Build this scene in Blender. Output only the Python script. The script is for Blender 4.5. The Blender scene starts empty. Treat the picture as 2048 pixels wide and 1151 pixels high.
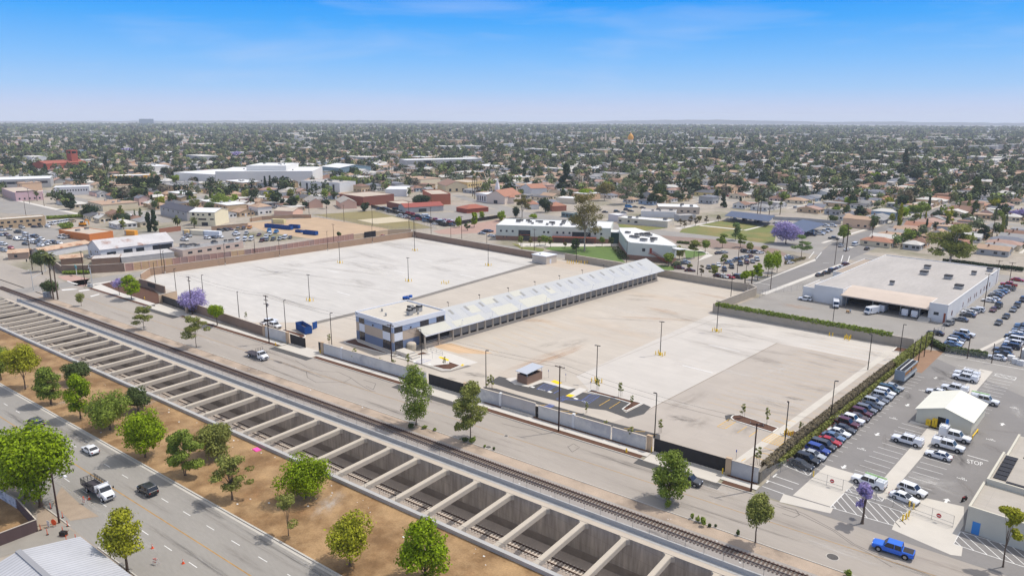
# aerial view of a truck yard beside a sunken railway; pixel to ground helper, then setting, vehicles, buildings, trees, suburb
import bpy,bmesh,math,random
import numpy as np
from mathutils import Vector
random.seed(7)
RNG=np.random.default_rng(11)
scene=bpy.context.scene
COL=scene.collection
PI=math.pi
PW,PH,FOC,HOR=2048,1151,1425.0,238.0
ROLL,AZG,CH=math.radians(0.18),math.radians(43.4),66.0
PITCH=math.atan((PH/2-HOR)/FOC)
def ray(px,py):
 x,y=px-PW/2,py-PH/2
 c,s=math.cos(ROLL),math.sin(ROLL)
 x,y=x*c+y*s,-x*s+y*c
 fwd=FOC*math.cos(PITCH)-y*math.sin(PITCH)
 up=-FOC*math.sin(PITCH)-y*math.cos(PITCH)
 c,s=math.cos(AZG),math.sin(AZG)
 return(x*c-fwd*s,x*s+fwd*c,up)
def G(px,py,z=0.0):
 r=ray(px,py);t=(z-CH)/r[2]
 return(r[0]*t,r[1]*t)
def project(x,y,z=0.0):
 c,s=math.cos(AZG),math.sin(AZG)
 rt,fw,up=x*c+y*s,-x*s+y*c,z-CH
 zc=fw*math.cos(PITCH)-up*math.sin(PITCH)
 yd=-(up*math.cos(PITCH)+fw*math.sin(PITCH))
 if zc<1:return(-9999,-9999)
 a,b=rt/zc*FOC,yd/zc*FOC
 c,s=math.cos(ROLL),math.sin(ROLL)
 return(PW/2+a*c-b*s,PH/2+a*s+b*c)
ZN=dict(A=(0,200,3.8365),B=(500,200,3.8365),C=(1000,200,3.8365),D=(1500,200,3.7372),E=(0,440,3.8365),F=(500,440,3.8365),G=(1000,440,3.8365),H=(1500,440,3.7372),I=(0,720,4.9825),J=(0,900,4.551),K=(400,720,4.096),L=(800,700,3.8365),M=(1300,700,3.8375),N=(1640,700,4.7966),O=(1500,900,3.7372),Q=(800,920,2.9257),a=(0,560,10.24),b=(500,640,10.24),c=(1300,1030,9.51),d=(1500,920,10.24),e=(680,590,7.314),f=(960,400,5.12),h=(1300,400,5.12),i=(780,660,7.314),j=(0,380,6.396),k=(230,400,7.192),l=(1840,860,5.231),m=(1840,520,4.798),n=(1750,660,10.24),o=(440,440,6.4),r=(1640,300,5.02),P=(0,0,1))
def pxy(zn,x,y):a=ZN[zn];return(a[0]+x/a[2],a[1]+y/a[2])
def Z(zn,x,y,z=0.0):return G(*pxy(zn,x,y),z)
def ZP(zn,*pts):return[Z(zn,*p)for p in pts]
def hgt(base,zn,x,y):
 r=ray(*pxy(zn,x,y));d=math.hypot(*base)/math.hypot(r[0],r[1]);return CH+r[2]*d
SAZ=math.radians(83.2)
SD=(math.sin(SAZ),math.cos(SAZ));ND=(-SD[1],SD[0]);SROT=math.atan2(SD[1],SD[0])
def W(s,n):return(s*SD[0]+n*ND[0],s*SD[1]+n*ND[1])
def SN(p):return(p[0]*SD[0]+p[1]*SD[1],p[0]*ND[0]+p[1]*ND[1])
def ZS(zn,x,y):return SN(Z(zn,x,y))[0]
MATS={}
def lin(c):
 return tuple((v/12.92 if v<=0.04045 else((v+0.055)/1.055)**2.4)for v in c)
def mat(name,col,rough=0.85,var=0.0,scale=0.4,var2=0.0,scale2=4.0,metal=0.0,spec=0.3,alpha=1.0,stretch=None,tint2=None,joints=None,obj_col=False,coat=0.0,island=0.0,transl=0.0,wave=None):
 if name in MATS:return MATS[name]
 m=bpy.data.materials.new(name);m.use_nodes=True
 nt=m.node_tree;N=nt.nodes;L=nt.links
 bs=N['Principled BSDF'];out=N['Material Output']
 bs.inputs['Roughness'].default_value=rough;bs.inputs['Metallic'].default_value=metal
 bs.inputs['Specular IOR Level'].default_value=spec;bs.inputs['Coat Weight'].default_value=coat
 if obj_col:
  oi=N.new('ShaderNodeObjectInfo');cur=oi.outputs['Color']
 else:
  rgb=N.new('ShaderNodeRGB');rgb.outputs[0].default_value=(*col,1);cur=rgb.outputs[0]
 geo=N.new('ShaderNodeNewGeometry')
 pos=geo.outputs['Position']
 if stretch:
  mp=N.new('ShaderNodeMapping');mp.inputs['Scale'].default_value=stretch[:3]
  if len(stretch)>3:mp.inputs['Rotation'].default_value=(0,0,stretch[3])
  L.new(pos,mp.inputs['Vector']);pos=mp.outputs['Vector']
 def mul(c,fac_socket,lo,hi):
  mr=N.new('ShaderNodeMapRange');mr.inputs['To Min'].default_value=lo;mr.inputs['To Max'].default_value=hi
  mr.inputs['From Min'].default_value=0.25;mr.inputs['From Max'].default_value=0.75
  L.new(fac_socket,mr.inputs['Value'])
  vm=N.new('ShaderNodeVectorMath');vm.operation='SCALE'
  L.new(c,vm.inputs[0]);L.new(mr.outputs[0],vm.inputs['Scale']);return vm.outputs[0]
 def noise(sc,det=4.0):
  n=N.new('ShaderNodeTexNoise');n.inputs['Scale'].default_value=sc;n.inputs['Detail'].default_value=det
  n.inputs['Roughness'].default_value=0.62;L.new(pos,n.inputs['Vector']);return n.outputs['Fac']
 if tint2 is not None:
  mx=N.new('ShaderNodeMix');mx.data_type='RGBA'
  mr=N.new('ShaderNodeMapRange');mr.inputs['From Min'].default_value=tint2[2];mr.inputs['From Max'].default_value=tint2[3]
  L.new(noise(tint2[1],5.0),mr.inputs['Value']);L.new(mr.outputs[0],mx.inputs['Factor'])
  L.new(cur,mx.inputs['A']);mx.inputs['B'].default_value=(*tint2[0],1);cur=mx.outputs['Result']
 if var:cur=mul(cur,noise(scale),1-var,1+var)
 if var2:cur=mul(cur,noise(scale2,6.0),1-var2,1+var2)
 if island:
  mr=N.new('ShaderNodeMapRange');mr.inputs['To Min'].default_value=1-island;mr.inputs['To Max'].default_value=1+island
  L.new(geo.outputs['Random Per Island'],mr.inputs['Value'])
  vm=N.new('ShaderNodeVectorMath');vm.operation='SCALE';L.new(cur,vm.inputs[0]);L.new(mr.outputs[0],vm.inputs['Scale']);cur=vm.outputs[0]
 if joints:
  mp=N.new('ShaderNodeMapping');mp.inputs['Rotation'].default_value=joints[4]if len(joints)>4 else(0,0,0)
  L.new(geo.outputs['Position'],mp.inputs['Vector'])
  br=N.new('ShaderNodeTexBrick');br.offset=0.0 if len(joints)<6 else joints[5]
  br.inputs['Scale'].default_value=1.0;br.inputs['Brick Width'].default_value=joints[0];br.inputs['Row Height'].default_value=joints[1]
  br.inputs['Mortar Size'].default_value=joints[3];br.inputs['Mortar Smooth'].default_value=0.3
  L.new(mp.outputs[0],br.inputs['Vector'])
  br.inputs['Color1'].default_value=(1,1,1,1);br.inputs['Color2'].default_value=(0.95,0.95,0.95,1);br.inputs['Mortar'].default_value=(joints[2],)*3+(1,)
  vm=N.new('ShaderNodeVectorMath');vm.operation='MULTIPLY';L.new(cur,vm.inputs[0]);L.new(br.outputs['Color'],vm.inputs[1]);cur=vm.outputs[0]
 if wave:
  wv=N.new('ShaderNodeTexWave');wv.wave_type='BANDS';wv.bands_direction=wave[2];wv.inputs['Scale'].default_value=wave[0]
  L.new(geo.outputs['Position'],wv.inputs['Vector'])
  cur=mul(cur,wv.outputs['Fac'],1-wave[1],1+wave[1]*0.4)
 L.new(cur,bs.inputs['Base Color'])
 if transl:
  tr=N.new('ShaderNodeBsdfTranslucent');L.new(cur,tr.inputs['Color'])
  mx=N.new('ShaderNodeMixShader');mx.inputs['Fac'].default_value=transl
  L.new(bs.outputs[0],mx.inputs[1]);L.new(tr.outputs[0],mx.inputs[2]);L.new(mx.outputs[0],out.inputs['Surface'])
 if alpha<1:bs.inputs['Alpha'].default_value=alpha
 MATS[name]=m
 return m
def S(r,g,b):return lin((r/255,g/255,b/255))
class MB:
 def __init__(s):s.v=[];s.f=[];s.m=[]
 def quad(s,pts,m=0):
  k=len(s.v);s.v+=[tuple(p)if len(p)==3 else(p[0],p[1],0)for p in pts];s.f.append(tuple(range(k,k+len(pts))));s.m.append(m)
 def box(s,x0,x1,y0,y1,z0,z1,m=0,top=None,bottom=True):
  k=len(s.v)
  s.v+=[(x0,y0,z0),(x1,y0,z0),(x1,y1,z0),(x0,y1,z0),(x0,y0,z1),(x1,y0,z1),(x1,y1,z1),(x0,y1,z1)]
  F=[(0,1,5,4),(1,2,6,5),(2,3,7,6),(3,0,4,7),(4,5,6,7)]+([(3,2,1,0)]if bottom else[])
  for i,f in enumerate(F):s.f.append(tuple(k+q for q in f));s.m.append(top if(i==4 and top is not None)else m)
 def prism(s,pts,z0,z1,m=0,top=None,bottom=False):
  n=len(pts);k=len(s.v);a=sum(pts[i][0]*pts[(i+1)%n][1]-pts[(i+1)%n][0]*pts[i][1]for i in range(n))
  if a<0:pts=pts[::-1]
  s.v+=[(p[0],p[1],z0)for p in pts]+[(p[0],p[1],z1)for p in pts]
  for i in range(n):
   j=(i+1)%n;s.f.append((k+i,k+j,k+n+j,k+n+i));s.m.append(m)
  s.f.append(tuple(k+n+i for i in range(n)));s.m.append(m if top is None else top)
  if bottom:s.f.append(tuple(k+n-1-i for i in range(n)));s.m.append(m)
 def poly(s,pts,z,m=0):
  n=len(pts);a=sum(pts[i][0]*pts[(i+1)%n][1]-pts[(i+1)%n][0]*pts[i][1]for i in range(n))
  if a<0:pts=pts[::-1]
  s.quad([(p[0],p[1],z)for p in pts],m)
 def tube(s,p,q,r0,r1=None,n=6,m=0,cap=True):
  r1=r0 if r1 is None else r1
  p=Vector(p);q=Vector(q);d=(q-p).normalized()
  u=d.cross(Vector((0,0,1))if abs(d.z)<0.95 else Vector((1,0,0))).normalized();w=d.cross(u)
  k=len(s.v)
  for c,r in((p,r0),(q,r1)):
   for i in range(n):
    a=2*PI*i/n;s.v.append(tuple(c+u*(math.cos(a)*r)+w*(math.sin(a)*r)))
  for i in range(n):
   j=(i+1)%n;s.f.append((k+i,k+n+i,k+n+j,k+j));s.m.append(m)
  if cap:s.f.append(tuple(k+n+i for i in range(n))[::-1]);s.m.append(m);s.f.append(tuple(k+i for i in range(n)));s.m.append(m)
 def path(s,pts,r,n=6,m=0):
  for a,b in zip(pts[:-1],pts[1:]):s.tube(a,b,r,r,n,m)
 def strip(s,p,q,w,z,m=0):
  dx,dy=q[0]-p[0],q[1]-p[1];l=math.hypot(dx,dy)or 1;nx,ny=-dy/l*w/2,dx/l*w/2
  s.poly([(p[0]+nx,p[1]+ny),(p[0]-nx,p[1]-ny),(q[0]-nx,q[1]-ny),(q[0]+nx,q[1]+ny)],z,m)
 def wallseg(s,p,q,w,z0,z1,m=0,top=None):
  dx,dy=q[0]-p[0],q[1]-p[1];l=math.hypot(dx,dy)or 1;nx,ny=-dy/l*w/2,dx/l*w/2
  s.prism([(p[0]+nx,p[1]+ny),(p[0]-nx,p[1]-ny),(q[0]-nx,q[1]-ny),(q[0]+nx,q[1]+ny)],z0,z1,m,top)
 def loft(s,secs,m=0,caps=True):
  n=len(secs[0]);k=len(s.v)
  for sec in secs:s.v+=[tuple(p)for p in sec]
  for a in range(len(secs)-1):
   for i in range(n):
    j=(i+1)%n;s.f.append((k+a*n+i,k+a*n+j,k+(a+1)*n+j,k+(a+1)*n+i));s.m.append(m)
  if caps:s.f.append(tuple(k+i for i in range(n))[::-1]);s.m.append(m);s.f.append(tuple(k+(len(secs)-1)*n+i for i in range(n)));s.m.append(m)
 def gable(s,x0,x1,y0,y1,z0,z1,axis='x',m=0,mw=1,over=0.0,th=0.12):
  X0,X1,Y0,Y1=x0-over,x1+over,y0-over,y1+over
  if axis=='x':
   ym=(y0+y1)/2
   for zo,fl in((0,False),):
    s.quad([(X0,Y0,z0),(X1,Y0,z0),(X1,ym,z1),(X0,ym,z1)],m);s.quad([(X1,Y1,z0),(X0,Y1,z0),(X0,ym,z1),(X1,ym,z1)],m)
   for x in(x0,x1):s.quad([(x,y0,z0),(x,y1,z0),(x,ym,z1-0.05)],mw)
  else:
   xm=(x0+x1)/2
   s.quad([(X0,Y0,z0),(xm,Y0,z1),(xm,Y1,z1),(X0,Y1,z0)][::-1],m);s.quad([(X1,Y0,z0),(X1,Y1,z0),(xm,Y1,z1),(xm,Y0,z1)],m)
   for y in(y0,y1):s.quad([(x0,y,z0),(x1,y,z0),(xm,y,z1-0.05)],mw)
 def hip(s,x0,x1,y0,y1,z0,z1,m=0,over=0.4):
  X0,X1,Y0,Y1=x0-over,x1+over,y0-over,y1+over;w,d=X1-X0,Y1-Y0
  if w>=d:a,b=(X0+d/2,(Y0+Y1)/2,z1),(X1-d/2,(Y0+Y1)/2,z1);s.quad([(X0,Y0,z0),(X1,Y0,z0),b,a],m);s.quad([(X1,Y1,z0),(X0,Y1,z0),a,b],m);s.quad([(X1,Y0,z0),(X1,Y1,z0),b],m);s.quad([(X0,Y1,z0),(X0,Y0,z0),a],m)
  else:a,b=((X0+X1)/2,Y0+w/2,z1),((X0+X1)/2,Y1-w/2,z1);s.quad([(X1,Y0,z0),(X1,Y1,z0),b,a],m);s.quad([(X0,Y1,z0),(X0,Y0,z0),a,b],m);s.quad([(X0,Y0,z0),(X1,Y0,z0),a],m);s.quad([(X1,Y1,z0),(X0,Y1,z0),b],m)
 def mesh(s,name,mats,smooth=False):
  me=bpy.data.meshes.new(name);me.from_pydata(s.v,[],s.f)
  for m in mats:me.materials.append(m)
  me.polygons.foreach_set('material_index',s.m)
  if smooth:me.polygons.foreach_set('use_smooth',[True]*len(s.f))
  me.update();return me
 def build(s,name,mats,parent=None,smooth=False):
  if not isinstance(mats,(list,tuple)):mats=[mats]
  return link(name,s.mesh(name,mats,smooth),parent)
def link(name,me,parent=None):
 o=bpy.data.objects.new(name,me);COL.objects.link(o)
 if parent is not None:o.parent=parent
 return o
def tag(o,label=None,cat=None,group=None,kind=None):
 if label:o['label']=label
 if cat:o['category']=cat
 if group:o['group']=group
 if kind:o['kind']=kind
 return o
def thing(name,label,cat,loc=(0,0,0),rz=0.0,group=None):
 o=bpy.data.objects.new(name,None);COL.objects.link(o)
 o.location=loc if len(loc)==3 else(loc[0],loc[1],0);o.rotation_euler=(0,0,rz);o.empty_display_size=0.3
 return tag(o,label,cat,group)
def copy_tree(o,parent=None):
 c=o.copy();COL.objects.link(c);c.parent=parent
 for ch in list(o.children):copy_tree(ch,c)
 return c
def struct(name,mb,m):
 return tag(mb.build(name,m),kind='structure')
def sheet(name,polys,z,m):
 mb=MB()
 for p in polys:mb.poly(p,z)
 return struct(name,mb,m)
ORD=['first','second','third','fourth','fifth','sixth','seventh','eighth','ninth','tenth','eleventh','twelfth','thirteenth','fourteenth','fifteenth','sixteenth','seventeenth','eighteenth','nineteenth','twentieth']
def nth(i):return ORD[i]if i<20 else f'{i+1}th' if(i+1)%10 not in(1,2,3)else f"{i+1}{['st','nd','rd'][(i+1)%10-1]}"
cam=bpy.data.cameras.new('camera');co=bpy.data.objects.new('camera',cam);COL.objects.link(co)
cam.sensor_width=36;cam.lens=FOC/PW*36;cam.clip_end=60000;cam.clip_start=0.5
from mathutils import Matrix
Rz=Matrix.Rotation(AZG,4,'Z');Rx=Matrix.Rotation(PI/2-PITCH,4,'X');Rr=Matrix.Rotation(ROLL,4,'Z')
co.matrix_world=Matrix.Translation((0,0,CH))@Rz@Rx@Rr
scene.camera=co
SUN_AZ,SUN_EL=math.radians(28),math.radians(60)
sd=Vector((math.sin(SUN_AZ)*math.cos(SUN_EL),math.cos(SUN_AZ)*math.cos(SUN_EL),math.sin(SUN_EL)))
sl=bpy.data.lights.new('sun','SUN');sl.energy=3.2;sl.angle=math.radians(1.2);sl.color=(1.0,0.955,0.9)
so=bpy.data.objects.new('sun',sl);COL.objects.link(so);so.rotation_euler=sd.to_track_quat('Z','Y').to_euler();so.location=(0,0,300)
w=bpy.data.worlds.new('World');scene.world=w;w.use_nodes=True
nt=w.node_tree;N=nt.nodes;L=nt.links
bg=N['Background'];bg.inputs['Strength'].default_value=1.0
sky=N.new('ShaderNodeTexSky');sky.sky_type='NISHITA';sky.sun_disc=False;sky.sun_elevation=SUN_EL;sky.sun_rotation=SUN_AZ;sky.dust_density=1.5
sc_=N.new('ShaderNodeVectorMath');sc_.operation='SCALE';sc_.inputs['Scale'].default_value=0.14;L.new(sky.outputs[0],sc_.inputs[0])
tc=N.new('ShaderNodeTexCoord');sx=N.new('ShaderNodeSeparateXYZ');L.new(tc.outputs['Generated'],sx.inputs[0])
rp=N.new('ShaderNodeValToRGB');mr=N.new('ShaderNodeMapRange');mr.inputs['From Max'].default_value=0.25
mp=N.new('ShaderNodeMapping');mp.inputs['Scale'].default_value=(2.2,2.2,13);mp.inputs['Rotation'].default_value=(0.10,0.16,0.6);L.new(tc.outputs['Generated'],mp.inputs['Vector'])
nz=N.new('ShaderNodeTexNoise');nz.inputs['Scale'].default_value=1.7;nz.inputs['Detail'].default_value=6;nz.inputs['Roughness'].default_value=0.55;nz.inputs['Distortion'].default_value=0.4;L.new(mp.outputs[0],nz.inputs['Vector'])
L.new(sx.outputs['Z'],mr.inputs['Value']);L.new(mr.outputs[0],rp.inputs['Fac'])
cr=rp.color_ramp
stops=[(0.0,(208,215,238)),(0.05,(200,212,242)),(0.16,(162,205,250)),(0.295,(126,192,254)),(0.486,(66,170,254)),(0.60,(24,156,252)),(0.75,(16,144,248)),(1.0,(30,126,232))]
cr.elements[0].position=0;cr.elements[0].color=(*S(*stops[0][1]),1);cr.elements[1].position=1;cr.elements[1].color=(*S(*stops[-1][1]),1)
for p,c in stops[1:-1]:e=cr.elements.new(p);e.color=(*S(*c),1)
cm=N.new('ShaderNodeMapRange');cm.inputs['From Min'].default_value=0.50;cm.inputs['From Max'].default_value=0.78;cm.inputs['To Max'].default_value=0.34;L.new(nz.outputs['Fac'],cm.inputs['Value'])
cl=N.new('ShaderNodeMix');cl.data_type='RGBA';L.new(cm.outputs[0],cl.inputs['Factor']);L.new(rp.outputs[0],cl.inputs['A']);cl.inputs['B'].default_value=(*S(200,216,248),1)
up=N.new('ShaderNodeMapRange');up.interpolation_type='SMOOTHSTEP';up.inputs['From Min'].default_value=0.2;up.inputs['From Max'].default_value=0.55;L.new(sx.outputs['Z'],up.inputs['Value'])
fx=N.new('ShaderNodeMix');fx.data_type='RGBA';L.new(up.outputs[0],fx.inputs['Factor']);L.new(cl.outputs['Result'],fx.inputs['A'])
vl=N.new('ShaderNodeMix');vl.data_type='RGBA';vl.inputs['Factor'].default_value=0.50;L.new(sc_.outputs[0],vl.inputs['A']);vl.inputs['B'].default_value=(0.98,0.95,0.92,1)  # warm white added to the unseen upper sky to brighten shaded faces
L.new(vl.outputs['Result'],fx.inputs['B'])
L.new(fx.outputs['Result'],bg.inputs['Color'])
vs=scene.view_settings;vs.view_transform='Standard';vs.look='None';vs.gamma=1;vs.exposure=0.0;vs.use_curve_mapping=False
cy=scene.cycles;cy.use_denoising=True;cy.denoiser='OPENIMAGEDENOISE';cy.denoising_input_passes='RGB_ALBEDO_NORMAL'
cy.max_bounces=5;cy.diffuse_bounces=2;cy.glossy_bounces=2;cy.transparent_max_bounces=8;cy.volume_bounces=1;cy.sample_clamp_indirect=4
scene.render.film_transparent=False
hz=MB();hz.box(-15500,2600,-1200,15500,-12,168)
hm=bpy.data.materials.new('haze_air');hm.use_nodes=True
for n in list(hm.node_tree.nodes):
 if n.type=='BSDF_PRINCIPLED':hm.node_tree.nodes.remove(n)
pv=hm.node_tree.nodes.new('ShaderNodeVolumePrincipled');pv.inputs['Density'].default_value=0.000085;pv.inputs['Color'].default_value=(0.80,0.885,1.0,1);pv.inputs['Anisotropy'].default_value=0.0
hm.node_tree.links.new(pv.outputs[0],hm.node_tree.nodes['Material Output'].inputs['Volume'])
tag(hz.build('haze',hm),'thin pale blue haze over the distant city','haze',kind='stuff')
M_ground=mat('suburb_ground',S(164,154,140),var=0.2,scale=0.03,var2=0.2,scale2=0.4,tint2=(S(126,122,96),0.022,0.5,0.66))
M_road=mat('asphalt',S(150,145,137),var=0.10,scale=0.12,var2=0.07,scale2=2.5,stretch=(0.25,1,1,-SROT))
M_street=mat('old_concrete_street',S(164,155,144),var=0.10,scale=0.16,var2=0.06,scale2=2.5,stretch=(0.18,1,1,-SROT))
M_asph_new=mat('fresh_asphalt',S(84,82,80),var=0.08,scale=0.5,var2=0.05,scale2=4)
M_asph_yard=mat('yard_asphalt',S(132,128,124),var=0.10,scale=0.10,var2=0.06,scale2=2)
M_asph_far=mat('faded_asphalt',S(150,145,138),var=0.12,scale=0.08,var2=0.06,scale2=1)
M_dry=mat('dry_grass',S(166,135,96),var=0.24,scale=0.25,var2=0.24,scale2=3.5,tint2=(S(128,98,64),0.14,0.42,0.62))
M_ballast=mat('ballast',S(158,150,142),var=0.10,scale=0.5,var2=0.26,scale2=9)
M_dirt=mat('trackside_dirt',S(176,157,137),var=0.16,scale=0.25,var2=0.16,scale2=5,tint2=(S(128,114,100),0.10,0.5,0.68))
M_mulch=mat('mulch',S(94,66,50),var=0.15,scale=1.2,var2=0.25,scale2=9)
M_walk=mat('new_sidewalk',S(208,202,192),var=0.04,scale=0.5,var2=0.03,scale2=5,joints=(3,3,0.9,0.03,(0,0,-SROT)))
M_apron=mat('apron_concrete',S(200,193,181),var=0.05,scale=0.3,var2=0.03,scale2=5)
M_curb=mat('curb',S(190,184,173),var=0.08,scale=0.7,var2=0.05,scale2=6)
M_court=mat('court_concrete',S(190,180,166),var=0.06,scale=0.05,var2=0.06,scale2=0.6,stretch=(0.25,1,1),tint2=(S(196,170,140),0.022,0.55,0.75),joints=(4.6,4.6,0.93,0.07))
M_white_slab=mat('white_slab',S(198,193,185),var=0.09,scale=0.035,var2=0.08,scale2=0.5,stretch=(0.22,1,1),joints=(4.6,4.6,0.95,0.07))
M_mid_slab=mat('middle_slab',S(197,190,180),var=0.05,scale=0.06,var2=0.05,scale2=0.5,stretch=(0.3,1,1),joints=(4.6,4.6,0.95,0.07))
M_east_slab=mat('east_slab',S(178,168,156),var=0.05,scale=0.06,var2=0.05,scale2=0.5,stretch=(0.3,1,1),joints=(4.6,4.6,0.95,0.06))
M_swale=mat('swale',S(128,122,114),var=0.15,scale=0.3)
M_paint_w=mat('road_paint_white',S(224,222,216),var=0.12,scale=2.0)
M_paint_y=mat('road_paint_yellow',S(226,178,70),var=0.18,scale=1.0)
M_paint_fade=mat('faded_yellow_paint',S(196,166,120),var=0.2,scale=0.6)
M_paint_b=mat('blue_paint',S(92,116,190),var=0.12,scale=1)
M_paint_yy=mat('warning_yellow',S(246,204,24),var=0.05,scale=1)
T0,T1=78.0,94.0
g=MB();F=15000
g.poly([W(-F,T1),W(F,T1),W(F,F),W(-F,F)],0.0);g.poly([W(-F,-3000),W(F,-3000),W(F,T0),W(-F,T0)],0.0);g.poly([W(-F,T0),W(-307,T0),W(-307,T1),W(-F,T1)],0.0)
struct('ground',g,M_ground)
def sq(s0,s1,n0,n1):return[W(s0,n0),W(s1,n0),W(s1,n1),W(s0,n1)]
sheet('boulevard',[sq(-420,60,38.5,59.4)],0.006,M_road)
sheet('dry_grass_strip',[sq(-318,60,59.7,77.9)],0.008,M_dry)
sheet('ballast_bed',[sq(-300,60,96.3,102.4)],0.006,M_ballast)
sheet('trackside_verge',[sq(-300,60,102.4,105.5)],0.009,M_dirt)
sheet('industrial_street',[sq(-520,60,105.5,120.2),[W(-300,94.5),W(-300,106),W(-440,106),W(-440,60),W(-330,60),W(-318,94.5)]],0.005,M_street)
mb=MB();mb.prism(sq(-300,60,105.3,105.5),0.0,0.10);mb.prism(sq(-318,60,59.4,59.7),0,0.16)
struct('kerb',mb,M_curb)
sheet('gutter_pan',[sq(-318,60,58.9,59.39)],0.012,M_curb)
sheet('south_gutter',[sq(-420,60,38.2,39.0)],0.012,M_curb)
aprons=[(-253.5,-231.5,-263.5,-235.0),(-176,-160.4,-175.5,-161.0),(-124.5,-101.0,-119.5,-106.5),(-56.6,-41.5,-56.5,-42.0)]
segs=[];a=-300.0
for k in aprons:segs.append((a,k[0]));a=k[1]
segs.append((a,-34.6))
kb=MB();pl=MB();sw=MB()
for s0,s1 in segs:
 kb.prism(sq(s0,s1,120.1,120.35),0,0.15)
 pl.poly(sq(s0+0.8,s1-0.8,120.36,121.85),0.14)
 sw.poly(sq(s0,s1,121.86,123.7),0.15);kb.prism(sq(s0,s1,120.36,120.42),0,0.12)
 if s0>-230:pl.poly(sq(s0+0.6,s1-0.6,123.71,124.45),0.14)
struct('street_kerb',kb,M_curb);struct('planting_strip',pl,M_mulch);struct('sidewalk',sw,M_walk)
sheet('driveway_apron',[sq(k[0],k[1],120.2,125.4)for k in aprons],0.03,M_apron)
sheet('asphalt_patch',[sq(k[0]-1,k[1]+1,117.9,120.1)for k in aprons],0.010,M_asph_new)
sheet('corner_planting_bed',[ZP('E',(760,495),(850,470),(930,475),(1080,470),(1130,500),(1220,570),(1225,640),(1160,640),(900,560))],0.02,M_mulch)
sheet('corner_walk',[ZP('E',(700,498),(770,490),(920,553),(1190,640),(1190,660),(1120,650),(880,575)),ZP('E',(700,490),(850,466),(850,474),(730,500))],0.03,M_walk)
sheet('crossing_brick',[ZP('E',(440,430),(560,420),(690,450),(640,500),(480,455)),ZP('E',(640,470),(700,480),(640,510),(560,500))],0.013,mat('brick_crossing',S(182,150,138),var=0.12,scale=0.4))
y=MB()
y.poly(sq(-318,60,51.55,51.72),0.016)
y.poly(sq(-292,60,112.75,112.86),0.016)
struct('yellow_centre_line',y,mat('old_yellow_line',S(178,136,70),var=0.3,scale=0.6))
wl=MB()
for s in np.arange(-300,60,7.25):
 for n in(47.95,55.15):wl.poly(sq(s,s+2.3,n-0.06,n+0.07),0.016)
for zn,p in(('E',[(690,582),(760,565),(765,570),(700,588)]),('E',[(470,532),(560,525),(600,530),(480,540)]),('E',[(520,465),(600,490),(590,494),(512,468)]),('E',[(600,540),(680,530),(690,536),(610,546)])):wl.poly(ZP(zn,*p),0.018)
struct('white_lane_marking',wl,M_paint_w)
tm=MB()
for pts in([(780,0),(880,60),(1000,90),(1130,95),(1230,140),(1300,190),(1400,250),(1440,255)],[(1240,145),(1180,180),(1080,180),(950,180),(880,140),(870,95),(930,75)],[(1340,160),(1440,190),(1420,240),(1360,210)]):
 q=ZP('K',*pts)
 for a,b in zip(q[:-1],q[1:]):tm.strip(a,b,0.16,0.013)
for pts in([(1290,740),(1330,715),(1380,745)],[(1285,735),(1320,780),(1370,750)],[(780,560),(900,590),(1010,610),(1090,640)]):
 q=ZP('L',*pts)
 for a,b in zip(q[:-1],q[1:]):tm.strip(a,b,0.14,0.013)
for pts in([(180,410),(380,480),(620,600),(760,700),(880,760),(1060,870)],[(200,400),(400,470),(640,600),(780,700),(1000,800)],[(230,420),(340,440),(370,480),(330,500),(240,470)]):
 q=ZP('O',*pts)
 for a,b in zip(q[:-1],q[1:]):tm.strip(a,b,0.13,0.013)
struct('tyre_marks',tm,mat('tyre_mark',S(116,110,104),var=0.2,scale=0.6))
M_wallc=mat('trench_concrete',S(168,159,148),var=0.26,scale=0.35,var2=0.30,scale2=1.1,stretch=(1.6,1.6,0.18),joints=(7.75,2.4,0.82,0.05,(PI/2,0,-SROT)))
M_wallb=mat('dark_wall_base',S(140,130,120),var=0.2,scale=0.5)
M_coping=mat('coping_concrete',S(188,176,160),var=0.06,scale=0.4,var2=0.05,scale2=4)
M_beam=mat('beam_concrete',S(190,179,162),var=0.06,scale=0.3,var2=0.05,scale2=3)
M_greyc=mat('grey_concrete',S(178,176,172),var=0.10,scale=0.4,var2=0.06,scale2=4)
M_floor=mat('trench_ballast',S(176,162,148),var=0.15,scale=0.3,var2=0.2,scale2=6)
t=thing('rail_trench','long open concrete railway trench crossed by pale struts beside the street','railway trench',(0,0,0),SROT)
SE=45
def lb(mb,s0,s1,n0,n1,z0,z1,m=0):mb.box(s0,s1,n0,n1,z0,z1,m)
mb=MB();mb.box(-307,SE,94.0,94.8,-8,-0.02,0);mb.build('retaining_wall',M_wallc,t)
mb=MB();mb.box(-307,SE,93.93,93.997,-8,-5.7,0);mb.build('dark_wall_band',M_wallb,t)  # darker band along the foot of the north trench wall
mb=MB();mb.box(-307,SE,78.0,79.3,-8,-0.02,0);mb.build('retaining_wall',M_wallc,t)
mb=MB();mb.box(-307,-306.3,79.3,94.0,-8,0.3,0);mb.build('end_wall',M_wallc,t)
mb=MB();mb.box(-307,SE,79.3,94.0,-8,-7.2,0);mb.build('trench_floor',M_floor,t)
mb=MB();mb.box(-306,SE,93.9,95.1,-0.018,0.06);mb.build('coping',M_coping,t)
mb=MB();mb.box(-306,SE,77.9,78.6,-0.02,0.72);mb.box(-306,SE,78.6,79.5,-0.03,0.02);mb.build('parapet',M_greyc,t)
mb=MB();mb.box(-300,SE,95.1,96.3,-0.02,0.03);mb.box(-300,SE,96.0,96.3,0.03,0.85);mb.build('dwarf_wall',M_greyc,t)
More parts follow.
